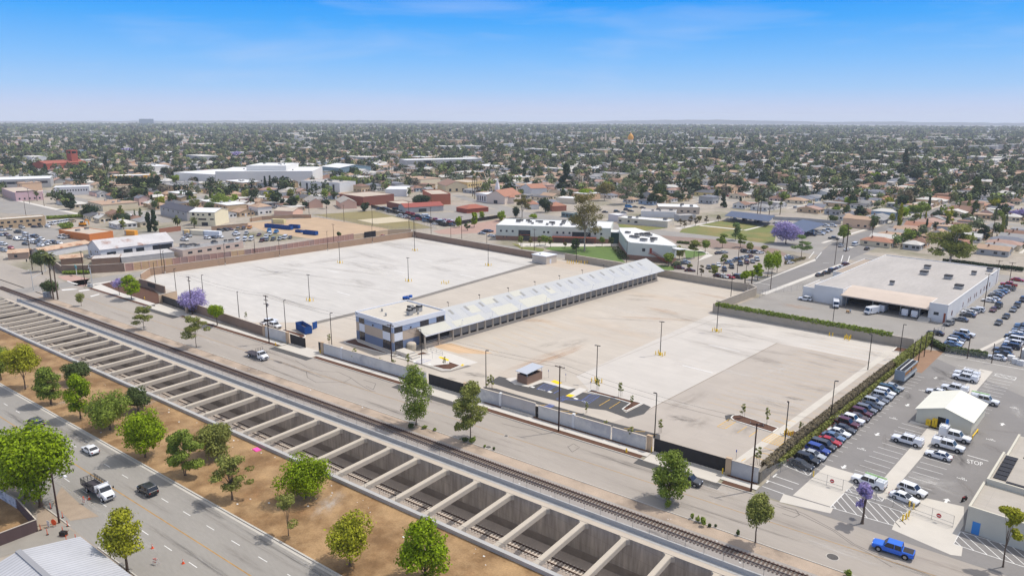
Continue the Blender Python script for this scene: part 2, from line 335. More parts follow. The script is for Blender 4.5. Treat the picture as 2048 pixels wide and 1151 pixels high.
bs_=[ZS('a',x,y_)for x,y_ in[(200,385),(250,420),(310,480),(490,525),(660,580),(850,650),(1000,710),(1160,770),(1325,830),(1500,890),(1680,960),(1860,1030)]]
nearb=[-163.2+7.76*i for i in range(27)]
mid=[]
k=bs_[-1]
nmid=10
for i in range(1,nmid):mid.append(bs_[-1]+(nearb[0]-bs_[-1])*i/nmid)
for s in bs_+mid+nearb:
 mb=MB();w_=0.46
 mb.loft([[(s-w_+e,n,-1.0),(s+w_-e,n,-1.0),(s+w_-e,n,-0.12),(s+w_-0.1-e,n,0.0+zt),(s-w_+0.1+e,n,0.0+zt),(s-w_+e,n,-0.12)]for n,e,zt in((79.2,-0.3,-0.02),(80.0,0,0),(93.0,0,0),(93.5,-0.05,0),(93.95,-0.55,0))])
 mb.build('strut_beam',M_beam,t)
M_rail=mat('rail_steel',S(78,56,50),rough=0.5,metal=0.4,var=0.15,scale=0.3)
M_tie=mat('sleeper_timber',S(104,88,78),var=0.2,scale=0.7,var2=0.15,scale2=5)
M_ctie=mat('concrete_sleeper',S(206,194,180),var=0.1,scale=0.7)
def track(label,n0,s0,s1,z,mt,sp,near):
 t=thing('railway_track',label,'railway track',(0,0,0),SROT)
 for dn in(-0.72,0.72):
  mb=MB();mb.box(s0,s1,n0+dn-0.075,n0+dn+0.075,z+0.13,z+0.30);mb.build('rail',M_rail,t)
 ss=list(np.arange(s0+0.3,s1,sp));ss.sort(key=lambda s:abs(s-near))
 me=MB();me.box(-0.13,0.13,-1.3,1.3,0,0.15);me=me.mesh('sleeper',[mt])
 for s in ss[:100]:
  o=link('sleeper',me,t);o.location=(s,n0,z)
 mb=MB()
 for s in ss[100:]:mb.box(s-0.13,s+0.13,n0-1.3,n0+1.3,z,z+0.15)
 tag(mb.build('distant_sleepers',mt,t),kind='stuff')
track('dark rusty single railway track on grey ballast beside the street',100.2,-330,SE,0.02,M_tie,0.62,-70)
track('sunken railway track with pale sleepers close to the trench south wall',85.2,-300,SE,-7.2,M_ctie,0.7,-70)
track('sunken railway track in the middle of the trench floor',90.3,-300,SE,-7.2,M_ctie,0.7,-70)
M_post=mat('galvanised_post',S(140,140,138),rough=0.5,metal=0.5)
def chainlink_mat(name,dens,col=(0.35,0.35,0.35)):
 m=mat(name,col,rough=0.6);m.node_tree.nodes['Principled BSDF'].inputs['Alpha'].default_value=dens;return m
M_link=chainlink_mat('chain_link_mesh',0.13,(.6,.6,.6))
def fence(name,label,pts,h,z0=0.0,sp=3.05,mt=None,pm=None,r=0.03,toprail=True,cat='fence',maxp=99):
 t=thing(name,label,cat);mt=mt or M_link;pm=pm or M_post
 mb=MB();rl=MB();n=0
 tot=sum(math.dist(a,b)for a,b in zip(pts[:-1],pts[1:]))
 sp=max(sp,tot/maxp)
 pmb=MB();pmb.tube((0,0,z0),(0,0,z0+h+0.05),r,r,6);pme=pmb.mesh('post',[pm])
 for a,b in zip(pts[:-1],pts[1:]):
  mb.quad([(a[0],a[1],z0+0.03),(b[0],b[1],z0+0.03),(b[0],b[1],z0+h),(a[0],a[1],z0+h)])
  rl.tube((a[0],a[1],z0+h),(b[0],b[1],z0+h),0.022,0.022,5)
  k=max(1,int(math.dist(a,b)/sp))
  for i in range(k):
   o=link('post',pme,t);o.location=(a[0]+(b[0]-a[0])*i/k,a[1]+(b[1]-a[1])*i/k,0)
 o=link('post',pme,t);o.location=(*pts[-1],0)
 mb.build('mesh_panel',mt,t)
 if toprail:rl.build('top_rail',pm,t)
 return t
fence('chain_link_fence','chain link fence on the low grey wall between trench and track',[W(-306,96.25),W(SE,96.15)],1.65,0.85,3.05,maxp=115)
fence('chain_link_fence','chain link fence along the grassy side of the trench',[W(-306,79.0),W(SE,79.0)],1.3,0.02,4.0,maxp=90)
def soft_stain(name,col,amt,sc=2.2):
 m=bpy.data.materials.new(name);m.use_nodes=True;N=m.node_tree.nodes;L=m.node_tree.links;b=N['Principled BSDF'];b.inputs['Base Color'].default_value=(*col,1);b.inputs['Roughness'].default_value=.9
 tc=N.new('ShaderNodeTexCoord');ln=N.new('ShaderNodeVectorMath');ln.operation='LENGTH';L.new(tc.outputs['Object'],ln.inputs[0]);mr=N.new('ShaderNodeMapRange');mr.inputs['From Min'].default_value=1;mr.inputs['From Max'].default_value=.25;L.new(ln.outputs['Value'],mr.inputs['Value'])
 nz=N.new('ShaderNodeTexNoise');nz.inputs['Scale'].default_value=sc;nz.inputs['Detail'].default_value=6;L.new(tc.outputs['Object'],nz.inputs['Vector']);m2=N.new('ShaderNodeMapRange');m2.inputs['From Min'].default_value=.36;m2.inputs['From Max'].default_value=.66;m2.inputs['To Max'].default_value=amt;L.new(nz.outputs['Fac'],m2.inputs['Value'])
 mu=N.new('ShaderNodeMath');mu.operation='MULTIPLY';L.new(mr.outputs[0],mu.inputs[0]);L.new(m2.outputs[0],mu.inputs[1]);L.new(mu.outputs[0],b.inputs['Alpha']);return m
SM={k:soft_stain('stain_'+k,S(*c),a)for k,c,a in(('dark',(128,118,108),.22),('pale',(228,224,216),.3),('rust',(200,152,104),.32),('oil',(62,58,56),.42))}
SME={}
def stain(p,l,w_,rz,k,z=.0285):
 if k not in SME:mb=MB();mb.quad([(-1,-1,0),(1,-1,0),(1,1,0),(-1,1,0)]);SME[k]=mb.mesh('ground_stain',[SM[k]])
 o=link('ground_stain',SME[k]);o.location=(p[0],p[1],z);o.rotation_euler.z=rz;o.scale=(l,w_,1);tag(o,kind='structure')
srs=random.Random(77);zz=0.0
def stz():global zz;zz+=.0003;return .0285+zz
for i in range(26):stain((srs.uniform(-312,-225),srs.uniform(125,250)),srs.uniform(7,26),srs.uniform(1.2,6),srs.choice([0,0,.05,1.57,.3]),srs.choice(['dark','pale','dark','dark']),stz())
for i in range(22):stain((srs.uniform(-150,-88),srs.uniform(135,258)),srs.uniform(5,24),srs.uniform(1.0,5),srs.choice([0,.05,1.57,1.5,.6]),srs.choice(['dark','pale','rust','dark']),stz())
for i in range(16):stain((srs.uniform(-82,-57),srs.uniform(128,222)),srs.uniform(3,14),srs.uniform(.8,4),srs.choice([0,1.57,.3]),srs.choice(['dark','pale','dark']),stz())
for zn,x,y_,l,w_,k in(('i',1240,650,4.5,2.2,'oil'),('i',900,708,1.6,1,'oil'),('M',240,525,4,2.4,'oil'),('M',1100,370,3,1.4,'oil'),('G',300,770,6,2,'rust'),('G',560,590,8,3,'rust'),('G',200,770,5,1.5,'rust')):stain(Z(zn,x,y_),l,w_,.4,k,stz())
for i in range(34):stain(W(srs.uniform(-280,5),srs.uniform(107.5,119)),srs.uniform(4,16),srs.uniform(.5,1.6),SROT+srs.uniform(-.05,.05),srs.choice(['dark','dark','pale','oil']),stz()-.012)
for i in range(26):stain(W(srs.uniform(-210,-80),srs.choice([44.5,46.5,49.3,53.4,56.8,58])),srs.uniform(6,22),srs.uniform(.4,1.1),SROT,srs.choice(['dark','dark','pale','oil']),stz()-.012)
for i in range(24):stain((srs.uniform(-46,-19),srs.uniform(132,215)),srs.uniform(1.5,7),srs.uniform(.6,2.5),srs.uniform(0,3),srs.choice(['dark','pale','oil']),stz()-.01)
for i in range(40):stain(W(srs.uniform(-215,-10),srs.uniform(61.5,76)),srs.uniform(1.5,6),srs.uniform(1,3.5),srs.uniform(0,3),srs.choice(['dark','pale','rust']),stz()-.01)
for i in range(26):stain(W(srs.uniform(-230,0),srs.uniform(97.5,105)),srs.uniform(1.5,6),srs.uniform(.6,1.6),SROT,srs.choice(['dark','oil','pale']),stz()-.012)
sheet('dock_court',[[W(-264,132.5),W(-232,126.2),W(-200,124.9),W(-35.6,124.9),(-52,228),(-115,225),(-120.5,262.6),(-215,263.4),(-221,254.4),(-319,254.4),(-319,112)]],0.012,M_court)
sheet('white_lot_slab',[[(-318.6,254.5),(-318.6,112),Z('E',1090,472),Z('E',1360,555),W(-262,132),W(-232,126.2),W(-214,125),(-205,119.8),(-205.6,138.7),(-207,163.6),(-215,222),(-219.5,252),(-221,254.4)]],0.020,M_white_slab)
sheet('swale_strip',[[(-205,119.8),(-205.6,138.7),(-207,163.6),(-215,222),(-219.5,252),(-215,252),(-211.5,217),(-203.8,161),(-202.1,119.4)]],0.026,M_swale)
sheet('middle_slab',[[(-110,141),(-99,134),(-83.7,134),(-83.7,206),(-52.2,207.5),(-52.2,227),(-114.4,224.6)]],0.018,M_mid_slab)
sheet('east_slab',[[W(-72,128.2),W(-36.5,125.2),(-52.1,207.5),(-83.7,206),(-83.7,134)]],0.017,M_east_slab)
sheet('tan_slab_strip',[[(-57.2,124),(-55.5,123.6),(-55.5,222),(-57.2,222)]],0.023,M_apron)
jl=MB();jl.strip((-83.7,134),(-83.7,206),0.28,0.025);jl.strip((-110,141),(-110.2,224),0.12,0.025)
struct('slab_joint',jl,mat('joint_dark',S(150,138,124),var=0.2))
sheet('rust_stain',[ZP('i',(640,240),(740,205),(900,190),(1150,260),(1500,330),(1380,350),(1000,330),(1240,390),(1000,340),(700,260))],0.016,mat('iron_stained_concrete',S(202,172,138),var=0.12,scale=0.25,stretch=(0.3,2,1)))
fy=MB()
for y_ in np.arange(150,222,3.35):fy.strip((-76,y_-1),(-58,y_),0.13,0.026);fy.strip((-55.3,y_),(-52.4,y_),0.13,0.026)
for k in range(9):fy.strip((-150+0,142+4*k),(-138,140.5+4*k),0.13,0.021)
struct('faded_bay_line',fy,M_paint_fade)
wf=MB()
for x_,y_,l in((-236,150,8),(-252,190,7),(-262,215,6),(-275,170,9),(-225,205,9),(-243,232,7),(-290,205,6),(-300,150,7),(-98,190,10),(-94,168,9)):wf.strip((x_,y_),(x_+l,y_+0.4),0.45,0.027);
struct('scuffed_slab_line',wf,mat('pale_patch',S(220,218,214),var=0.08,scale=0.5))
sheet('yard_asphalt_patch',[ZP('L',(680,245),(760,200),(830,215),(900,262),(980,272),(1100,240),(1350,296),(1280,350),(1330,360),(1390,320),(1650,365),(1775,402),(1700,455),(1735,478),(1870,410),(1925,435),(1870,490),(1750,522),(1580,460),(1390,437),(1200,388),(900,312)),ZP('L',(640,280),(740,294),(1040,384),(1330,468),(1640,558),(1995,648),(1995,688),(1640,592),(1320,492),(1030,406),(740,320),(640,302)),ZP('M',(575,500),(650,488),(600,545),(580,532))],0.030,M_asph_new)
sheet('curved_asphalt_edge',[ZP('i',(0,378),(330,472),(560,548),(760,612),(880,608),(1040,562),(1190,527),(1130,510),(1030,548),(880,592),(760,594),(590,532),(320,452),(20,352))],0.030,M_swale)
sheet('accessible_pad',[ZP('i',(60,388),(270,372),(580,360),(520,262),(640,245),(760,300),(1290,470),(1150,510),(1035,522),(880,590),(760,590),(590,530),(330,450))],0.034,M_walk)
beds=[('i',[(598,521),(858,495),(858,462),(1030,520),(885,580),(780,575)]),('e',[(60,682),(232,638),(268,684),(790,884),(755,880),(95,702)]),('e',[(812,884),(892,856),(1000,888),(900,896)]),('e',[(1062,884),(1212,830),(1308,864),(1100,886)]),('M',[(622,520),(640,500),(690,498),(985,600),(940,632),(645,540)]),('M',[(1000,640),(1108,622),(1165,650),(1118,684)]),('L',[(1440,318),(1470,306),(1790,392),(1855,408),(1738,466),(1704,455),(1768,408),(1660,375)]),('b',[(640,205),(720,195),(1090,290),(1135,320),(1120,345),(1010,395),(1005,340)]),('n',[(360,430),(450,345),(750,390),(690,470)])]
mb=MB();kb=MB();
for zn,p in beds:
 q=ZP(zn,*p);mb.poly(q,0.12)
 for a,b in zip(q,q[1:]+q[:1]):kb.wallseg(a,b,0.28,0.012,0.17)
struct('planting_bed',mb,M_mulch);struct('bed_kerb',kb,mat('pale_kerb',S(222,218,208),var=0.04))
pb=MB()
def hatch(mb,zn,quad,n,w,z=0.04):
 q=ZP(zn,*quad)
 for a,b in zip(q,q[1:]+q[:1]):mb.strip(a,b,w,z)
 for i in range(1,n):
  f=i/n
  a=(q[0][0]+(q[1][0]-q[0][0])*f,q[0][1]+(q[1][1]-q[0][1])*f);b=(q[3][0]+(q[2][0]-q[3][0])*f,q[3][1]+(q[2][1]-q[3][1])*f);mb.strip(a,b,w,z)
hatch(pb,'L',[(1048,298),(1112,256),(1200,272),(1135,312)],6,0.1);hatch(pb,'L',[(1392,386),(1462,336),(1530,352),(1440,415)],7,0.1)
hatch(pb,'L',[(1200,372),(1260,350),(1300,362),(1240,390)],4,0.1);hatch(pb,'L',[(1110,430),(1150,412),(1185,422),(1150,442)],5,0.14);hatch(pb,'i',[(350,470),(480,420),(600,440),(420,490)],4,0.1,0.042)
pb.strip(Z('L',1180,330),Z('L',1235,300),0.14,0.04);pb.strip(Z('L',1240,375),Z('L',1400,385),0.14,0.04)
struct('blue_bay_marking',pb,M_paint_b)
yb=MB()
for a,b in(((1528,426),(1612,376)),((1606,446),(1690,394))):yb.strip(Z('L',*a),Z('L',*b),0.14,0.04)
for a,b in(((670,632),(742,585)),((760,662),(826,616)),((700,850),(735,830)),((830,780),(960,810)),((870,745),(965,775)),((790,815),(880,845)),((1010,520),(1120,550)),((960,540),(1080,580))):yb.strip(Z('M',*a),Z('M',*b),0.14,0.04)
hatch(yb,'M',[(516,585),(604,530),(660,546),(576,602)],5,0.13);hatch(yb,'M',[(856,694),(1030,744),(1100,694),(942,638)],9,0.13)
for a in((1075,420),(1230,465),(1290,482),(1720,600),(1805,622),(1890,650)):p=Z('L',*a);yb.strip(p,(p[0]+1.6,p[1]+1.4),0.13,0.04)
struct('yellow_bay_marking',yb,M_paint_y)
mb=MB()
for zn,q in(('i',[(705,398),(740,385),(868,430),(850,450),(790,432)]),('i',[(1032,515),(1060,495),(1088,500),(1062,524)]),('L',[(1270,350),(1300,335),(1342,346),(1310,360)]),('L',[(1155,240),(1185,228),(1245,250),(1212,262)])):mb.poly(ZP(zn,*q),0.05)
struct('tactile_warning_pad',mb,M_paint_yy)
sheet('pale_walkway',[ZP('L',(1270,350),(1380,285),(1440,302),(1330,362)),ZP('L',(810,218),(890,205),(895,245),(985,270),(1075,228),(1160,240),(1350,292),(1290,300),(1100,245),(985,282),(880,262))],0.036,M_walk)
mb=MB()
for a in((1018,282),(1150,319),(1350,371)):
 p=Z('L',*a);mb.poly([(p[0]-.55,p[1]-.4),(p[0]+.55,p[1]-.4),(p[0]+.55,p[1]+.4),(p[0]-.55,p[1]+.4)],0.042)
for a in((345,412),(360,460),(580,495)):
 p=Z('i',*a);mb.poly([(p[0]-.5,p[1]-.4),(p[0]+.5,p[1]-.4),(p[0]+.5,p[1]+.4),(p[0]-.5,p[1]+.4)],0.044)
struct('accessible_symbol_patch',mb,M_paint_w)
def lettering(name,body,p,q,h,m,z=0.045):
 cu=bpy.data.curves.new(name,'FONT');cu.body=body;cu.size=1;o=bpy.data.objects.new(name,cu);COL.objects.link(o);cu.materials.append(m)
 bpy.context.view_layer.update();wd=o.dimensions.x or 1;L_=math.dist(p,q)
 o.location=(p[0],p[1],z);o.rotation_euler=(0,0,math.atan2(q[1]-p[1],q[0]-p[0]));o.scale=(L_/wd,h/0.7,1)
 return tag(o,kind='structure')
lettering('bay_lettering','NO PARKING',Z('L',1055,298),Z('L',1110,312),0.5,M_paint_w,0.05)
lettering('bay_lettering','NO PARKING',Z('L',1390,390),Z('L',1435,404),0.5,M_paint_w,0.05)
M_tanwall=mat('tan_block_wall',S(172,142,116),var=0.07,scale=0.5,var2=0.05,scale2=5)
M_brownwall=mat('brown_block_wall',S(146,122,104),var=0.10,scale=0.5,var2=0.06,scale2=5)
M_greywall=mat('grey_painted_wall',S(216,212,204),var=0.10,scale=0.35,var2=0.05,scale2=4,tint2=(S(190,188,186),0.12,0.5,0.6))
M_pillar=mat('tan_pillar',S(196,170,140),var=0.05,scale=1)
M_wpillar=mat('white_pillar',S(226,224,220),var=0.03,scale=1)
M_cap=mat('wall_cap',S(196,184,168),var=0.06,scale=0.6)
M_court_wall=mat('court_wall',S(178,166,148),var=0.08,scale=0.5,var2=0.05,scale2=5,joints=(3,1.5,0.9,0.05,(PI/2,0,0)))
M_blackgate=mat('black_slats',S(38,38,42),rough=0.5,var=0.1,scale=0.5)
M_black=mat('black_metal',S(42,38,36),rough=0.5)
M_yellow=mat('yellow_steel',S(246,204,50),rough=0.5,var=0.06,scale=1)
def wall(label,pts,h,m,w_=0.3,cap=M_cap,name='block_wall',z0=-0.05,cat='wall',group=None):
 mb=MB();cp=MB()
 for i,(a,b)in enumerate(zip(pts[:-1],pts[1:])):mb.wallseg(a,b,w_,z0,h);cp.wallseg(a,b,w_+0.1,h,h+0.1)
 t=tag(mb.build(name,m),label,cat,group)
 cp.build('wall_cap',cap,t);return t
NWC=[Z('E',1085,472),Z('E',1165,428)]
wall('long tan wall along the far edge of the white slab beside the pink panel fence',[NWC[0],(-319.2,NWC[1][1]),(-319.2,255)],3.2,M_tanwall)
wall('brown wall at the back corner of the white slab up to the guard shed',[(-318.9,255.2),(-220.5,255.0)],3.2,M_brownwall)
wall('beige court wall between the guard shed and the dock roof gable',[(-214,263.6),(-120.5,262.9)],3.0,M_court_wall)
wall('beige angled wall from the school car park corner to the ivy',[(-120.2,262.9),(-115.2,259),(-115.0,224.6)],3.2,M_court_wall)
wall('beige wall with ivy hanging from its top below the postal yard',[(-114.8,224.4),(-52.2,228.5)],3.0,M_court_wall)
t=wall('dark brown corner wall carrying a sign behind the planting bed',[Z('E',1075,505),Z('E',1130,520),Z('E',1270,565)],3.0,M_brownwall)
p,q=Z('E',1140,522),Z('E',1196,542);mb=MB();mb.wallseg((p[0],p[1]-.22),(q[0],q[1]-.22),0.1,1.0,2.5);mb.build('sign_plate',mat('sign_plate_dark',S(70,66,62)),t)
wall('tan end wall beside the black gate at the planted corner',[Z('E',1225,640),Z('E',1362,606)],3.2,M_pillar)
n0=124.75
wall('brown street wall with tan pillars behind the jacaranda',[W(-233.5,126.8),W(-188.8,n0)],3.1,M_brownwall)
gr='grey painted wall lengths along the new sidewalk'
wall('grey painted wall beside the blue dumpster and open gate',[W(-188.4,n0),W(-177.4,n0)],3.3,M_greywall,group=gr)
wall('grey painted street wall directly below the office block',[W(-160.0,n0),W(-152.4,n0)],3.2,M_greywall,group=gr)
wall('long grey painted street wall below the accessible bays, behind a street tree',[W(-152.0,n0),W(-119.8,n0)],3.2,M_greywall,group=gr)
wall('smooth grey wall between black gate and white pillar near the brick enclosure',[W(-106.0,n0),W(-96.2,n0)],3.2,M_greywall,group=gr)
wall('recessed grey wall above a sidewalk bench ending at a dark door',[W(-95.6,n0+0.2),W(-86,n0+0.2)],3.2,mat('grey_smooth_wall',S(198,192,186),var=0.06,scale=0.4),group=gr)
wall('pale grey wall crossed by the tall street pole',[W(-85,n0),W(-76,n0)],3.0,M_greywall,group=gr)
wall('pale grey wall length with two saplings before it',[W(-75.4,n0),W(-66.5,n0)],3.0,M_greywall,group=gr)
wall('stepped down pale grey wall length ending at a tan pillar',[W(-66.1,n0),W(-58.3,n0)],2.9,M_greywall,group=gr)
wall('cracked pale grey wall at the ivy corner',[W(-40.4,n0),W(-35.3,n0)],3.1,M_greywall,group=gr)
pl_=[(-233.7,M_pillar,'by the black gate under the jacaranda'),(-188.6,M_pillar,'where the brown wall turns grey'),(-176.9,M_pillar,'at the open gate near the dumpster'),(-160.6,M_pillar,'right of the open gateway with a yellow post'),(-152.2,M_wpillar,'below the office corner'),(-106.6,M_pillar,'at the end of the long black gate'),(-95.9,M_wpillar,'below the brick enclosure'),(-75.7,M_wpillar,'beside the tall street pole'),(-57.5,M_pillar,'with a yellow bollard at the last gate'),(-41.0,M_pillar,'beside the cracked wall')]
for s,m,l in pl_:
 mb=MB();a=W(s-0.55 if m is M_pillar else s-0.3,n0);b=W(s+0.55 if m is M_pillar else s+0.3,n0);mb.wallseg(a,b,0.55,-0.05,3.35)
 o=tag(mb.build('wall_pillar',m),('tan' if m is M_pillar else 'white')+' wall pillar '+l,'pillar','street wall pillars');cp=MB();cp.wallseg(a,b,0.66,3.35,3.45);cp.build('pillar_cap',m,o)
def gate(label,p,q,h,n):
 t=thing('sliding_gate',label,'gate',(0,0,0));mb=MB();fr=MB();mb.wallseg(p,q,0.05,0.15,h-0.05)
 for i in range(n+1):
  f=i/n;c=(p[0]+(q[0]-p[0])*f,p[1]+(q[1]-p[1])*f);fr.tube((*c,0),(*c,h),0.05,0.05,5)
 for z in(0.12,h):fr.tube((*p,z),(*q,z),0.05,0.05,5)
 mb.build('slat_panel',M_blackgate,t);fr.build('gate_frame',M_black,t)
gate('black sliding gate at the planted corner under the jacaranda',Z('E',1240,632),Z('E',1478,715),2.9,5)
gate('half open black gate leaf beside the blue dumpster',W(-176.0,n0+0.3),W(-168.8,n0+0.3),2.9,4)
gate('narrow end of a black gate by the yellow post',W(-163.0,n0+0.5),W(-161.2,n0+0.3),2.9,1)
gate('long black sliding gate behind two tall street trees',W(-119.2,n0+0.3),W(-107.2,n0+0.3),2.9,11)
gate('long black sliding gate at the ivy end of the street',W(-56.6,n0+0.3),W(-41.6,n0+0.3),2.9,9)
mb=MB();mb.wallseg(W(-85.9,n0+.1),W(-85.2,n0+.1),0.2,0,2.6);o=tag(mb.build('gate_door',M_black),'narrow dark steel door in the grey street wall','door');h_=MB();h_.wallseg(W(-85.35,n0-.05),W(-85.25,n0-.05),0.12,1.1,1.25);h_.build('handle',M_post,o)
mb=MB();mb.wallseg(W(-95,124.0),W(-86,124.0),0.5,0.15,0.45);tag(mb.build('concrete_bench_ledge',M_apron),'low concrete ledge along the recessed grey wall','ledge')
M_off_beige=mat('office_beige',S(190,172,152),var=0.03);M_off_white=mat('office_white',S(222,224,228),var=0.02);M_off_blue=mat('office_pale_blue',S(152,166,190),var=0.03)
M_off_slate=mat('office_slate_blue',S(112,124,148),var=0.03);M_glass=mat('dark_glass',S(28,32,44),rough=0.12,spec=0.6);M_roof_tan=mat('roof_membrane',S(198,190,176),var=0.06,scale=0.3,var2=0.04,scale2=3)
M_frame=mat('window_frame',S(60,60,66),rough=0.5);M_unit=mat('hvac_grey',S(168,166,162),var=0.08);M_unit_dark=mat('hvac_dark',S(62,60,60),var=0.1)
OX0,OX1,OY0,OY1,OH=-177.5,-159.2,118.8,138.6,9.3
of=thing('office_building','two storey office with white, blue and beige wall bands joined to the dock','office building',(OX0,OY0,0));LX,LY=OX1-OX0,OY1-OY0
mb=MB();mb.box(0,LX,0,LY,-0.1,OH-0.6);mb.build('wall',M_off_beige,of)
def band(nm,m,z0,z1,e,segs_f,segs_s):
 for f_,sg_ in(('f',segs_f),('s',segs_s)):
  for u0,u1 in sg_:
   mb=MB();mb.box(u0*LX,u1*LX,-e,-0.001,z0,z1)if f_=='f' else mb.box(LX+0.001,LX+e,u0*LY,u1*LY,z0,z1);mb.build(nm,m,of)
band('plinth',M_apron,-0.1,0.75,0.10,[(0,1.0)],[(0,0.48)])
band('slate_band',M_off_slate,0.75,3.3,0.06,[(0,.09),(.24,.73),(.93,1.0)],[(0,.02),(.17,.48)])
band('pale_blue_band',M_off_blue,6.2,7.75,0.06,[(0,.09),(.24,.73),(.93,1.0)],[(0,.02),(.17,.5),(.67,.82),(.98,1)])
band('white_panel',M_off_white,3.55,6.05,0.05,[(.09,.24),(.73,.93)],[(.02,.17)])
mb=MB();e=0.12
mb.box(-e,LX+e,-e,0.15,7.8,OH);mb.box(-e,LX+e,LY-0.15,LY+e,7.8,OH);mb.box(-e,0.15,0.15,LY-0.15,7.8,OH);mb.box(LX-0.15,LX+e,0.15,LY-0.15,7.8,OH);mb.build('parapet',M_off_white,of)
mb=MB();mb.box(0.15,LX-0.15,0.15,LY-0.15,OH-0.6,OH-0.45);mb.build('roof',M_roof_tan,of)
def win(face,u0,u1,z0,z1,nm='window',div=2):
 mb=MB();L_=LX if face=='f' else LY;a,b=u0*L_,u1*L_
 if face=='f':mb.box(a,b,-0.075,-0.003,z0,z1)
 else:mb.box(LX+0.003,LX+0.075,a,b,z0,z1)
 o=mb.build(nm,M_frame,of);gl=MB();st=(b-a)/div
 for i in range(div):
  c,d=a+st*i+0.09,a+st*(i+1)-0.09
  if face=='f':gl.box(c,d,-0.095,-0.078,z0+0.09,z1-0.09)
  else:gl.box(LX+0.078,LX+0.095,c,d,z0+0.09,z1-0.09)
 gl.build('pane',M_glass,o)
for u0,u1 in((.09,.24),(.73,.93)):win('f',u0,u1,6.05,7.75);win('f',u0,u1,0.9,3.55)
win('s',.02,.17,6.05,7.75);win('s',.5,.67,6.05,7.75);win('s',.82,.98,6.05,7.75);win('s',.02,.17,0.8,3.55,'glass_door',2)
for f_,u_ in(('f',.48),('s',.32)):
 mb=MB();
 if f_=='f':mb.box(LX*u_-.2,LX*u_+.2,-.3,-.06,6.5,6.9)
 else:mb.box(LX+.06,LX+.3,LY*u_-.2,LY*u_+.2,6.5,6.9)
 mb.build('wall_lamp',M_black,of)
for x_ in(0.5,LX-0.9):
 mb=MB();mb.box(x_,x_+0.6,-0.16,-0.121,8.6,8.9);mb.build('scupper',M_black,of)
def hvac(par,x,y,z,w_=1.3,d_=1.3,h_=1.5,fan=True):
 mb=MB();mb.box(x,x+w_,y,y+d_,z+0.15,z+h_*0.75,0);mb.box(x+.1,x+w_-.1,y+.1,y+d_-.1,z,z+.15,0);mb.box(x-0.05,x+w_+0.05,y-0.05,y+d_+0.05,z+h_*0.75,z+h_,1)
 o=mb.build('rooftop_unit',[M_unit,M_unit_dark],par)
 if fan:f_=MB();f_.tube((x+w_/2,y+d_/2,z+h_),(x+w_/2,y+d_/2,z+h_+.12),w_*.4,w_*.38,12);f_.build('fan_cowl',M_unit,o)
zr=OH-0.45
for x_,y_ in((10.3,11.6),(12.0,11.0),(13.2,9.0),(12.0,13.6)):hvac(of,x_,y_,zr,1.4,1.4,1.9)
for x_,y_ in((4.5,6.5),(9.5,4.2),(15.0,12.0)):
 mb=MB();mb.tube((x_,y_,zr),(x_,y_,zr+.7),.28,.28,8);mb.tube((x_,y_,zr+.7),(x_,y_,zr+.95),.45,.2,8);mb.build('roof_vent',M_unit,of)
M_dockw=mat('dock_wall',S(190,178,160),var=0.05,scale=0.4);M_metalroof=mat('white_ribbed_roof',S(186,186,183),rough=0.6,var=0.03,scale=0.15,wave=(0.95,0.06,'Y'));M_cream_panel=mat('cream_roof_panel',S(197,194,180),rough=0.6,var=0.03,wave=(0.95,0.06,'Y'));M_bluegrey_panel=mat('cool_roof_panel',S(180,181,182),rough=0.6,var=0.03,wave=(0.95,0.06,'Y'))
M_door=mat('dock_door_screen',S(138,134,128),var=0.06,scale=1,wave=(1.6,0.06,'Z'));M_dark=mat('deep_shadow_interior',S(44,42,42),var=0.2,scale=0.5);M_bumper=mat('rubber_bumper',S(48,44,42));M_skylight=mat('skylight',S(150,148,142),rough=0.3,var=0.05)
dk=thing('loading_dock','long truck dock under a pale ribbed gable roof with many grey doors','loading dock',(-156.6,128,0))
DL=126.3
WX=-15.2
mb=MB();mb.box(WX,0,11.0,DL,1.2,4.75);mb.build('wall',M_dockw,dk)
mb=MB();mb.box(WX,0.25,0.2,DL,-0.1,1.25);mb.build('platform',M_dockw,dk)
RX,EX,WEX,ZE,ZR=-7.8,1.4,-17.0,4.3,8.2
def roof_z(x):return ZE+(ZR-ZE)*(1-(x-RX)/(EX-RX))if x>=RX else ZE+(ZR-ZE)*(1-(RX-x)/(RX-WEX))
mb=MB()
def rslab(mb,x0,x1,y0,y1,off,th=0.12):
 a=[(x0,y0,roof_z(x0)+off),(x1,y0,roof_z(x1)+off),(x1,y1,roof_z(x1)+off),(x0,y1,roof_z(x0)+off)]
 b=[(p[0],p[1],p[2]-th)for p in a]
 mb.loft([b,a])if False else None
 mb.quad(a);mb.quad(b[::-1])
 for i in range(4):j=(i+1)%4;mb.quad([b[i],b[j],a[j],a[i]])
RE=129.4;rslab(mb,RX,EX,10.8,RE,0);rslab(mb,WEX,RX,10.8,RE,0);rslab(mb,-2.5,EX,-0.6,10.8,0);mb.build('roof',M_metalroof,dk)
mb=MB()
for(x0,x1),(y0,y1)in[((-2.4,1.3),(-0.5,10)),((-1.5,1.3),(12,24)),((-6,-2.6),(22,26)),((-7.5,-4.6),(30,36)),((-2.6,1.3),(30,40)),((-7.6,-5),(44,49)),((-3,1.2),(44,57)),((-5,-2),(60,63))]:rslab(mb,x0,x1,y0,y1,0.03,0.02)
mb.build('cream_roof_panel',M_cream_panel,dk)
mb=MB()
for k in range(17):rslab(mb,-6.2,-1.2,13.4+6.55*k,16.9+6.55*k,0.025,0.02)
mb.build('cool_roof_panel',M_bluegrey_panel,dk)
for k in range(17):
 y_=15+6.6*k
 for x0,x1 in((-6.4,-4.2),(-11.4,-9.2)):mb=MB();rslab(mb,x0,x1,y_,y_+1.0,0.06,0.05);mb.build('skylight',M_skylight,dk)
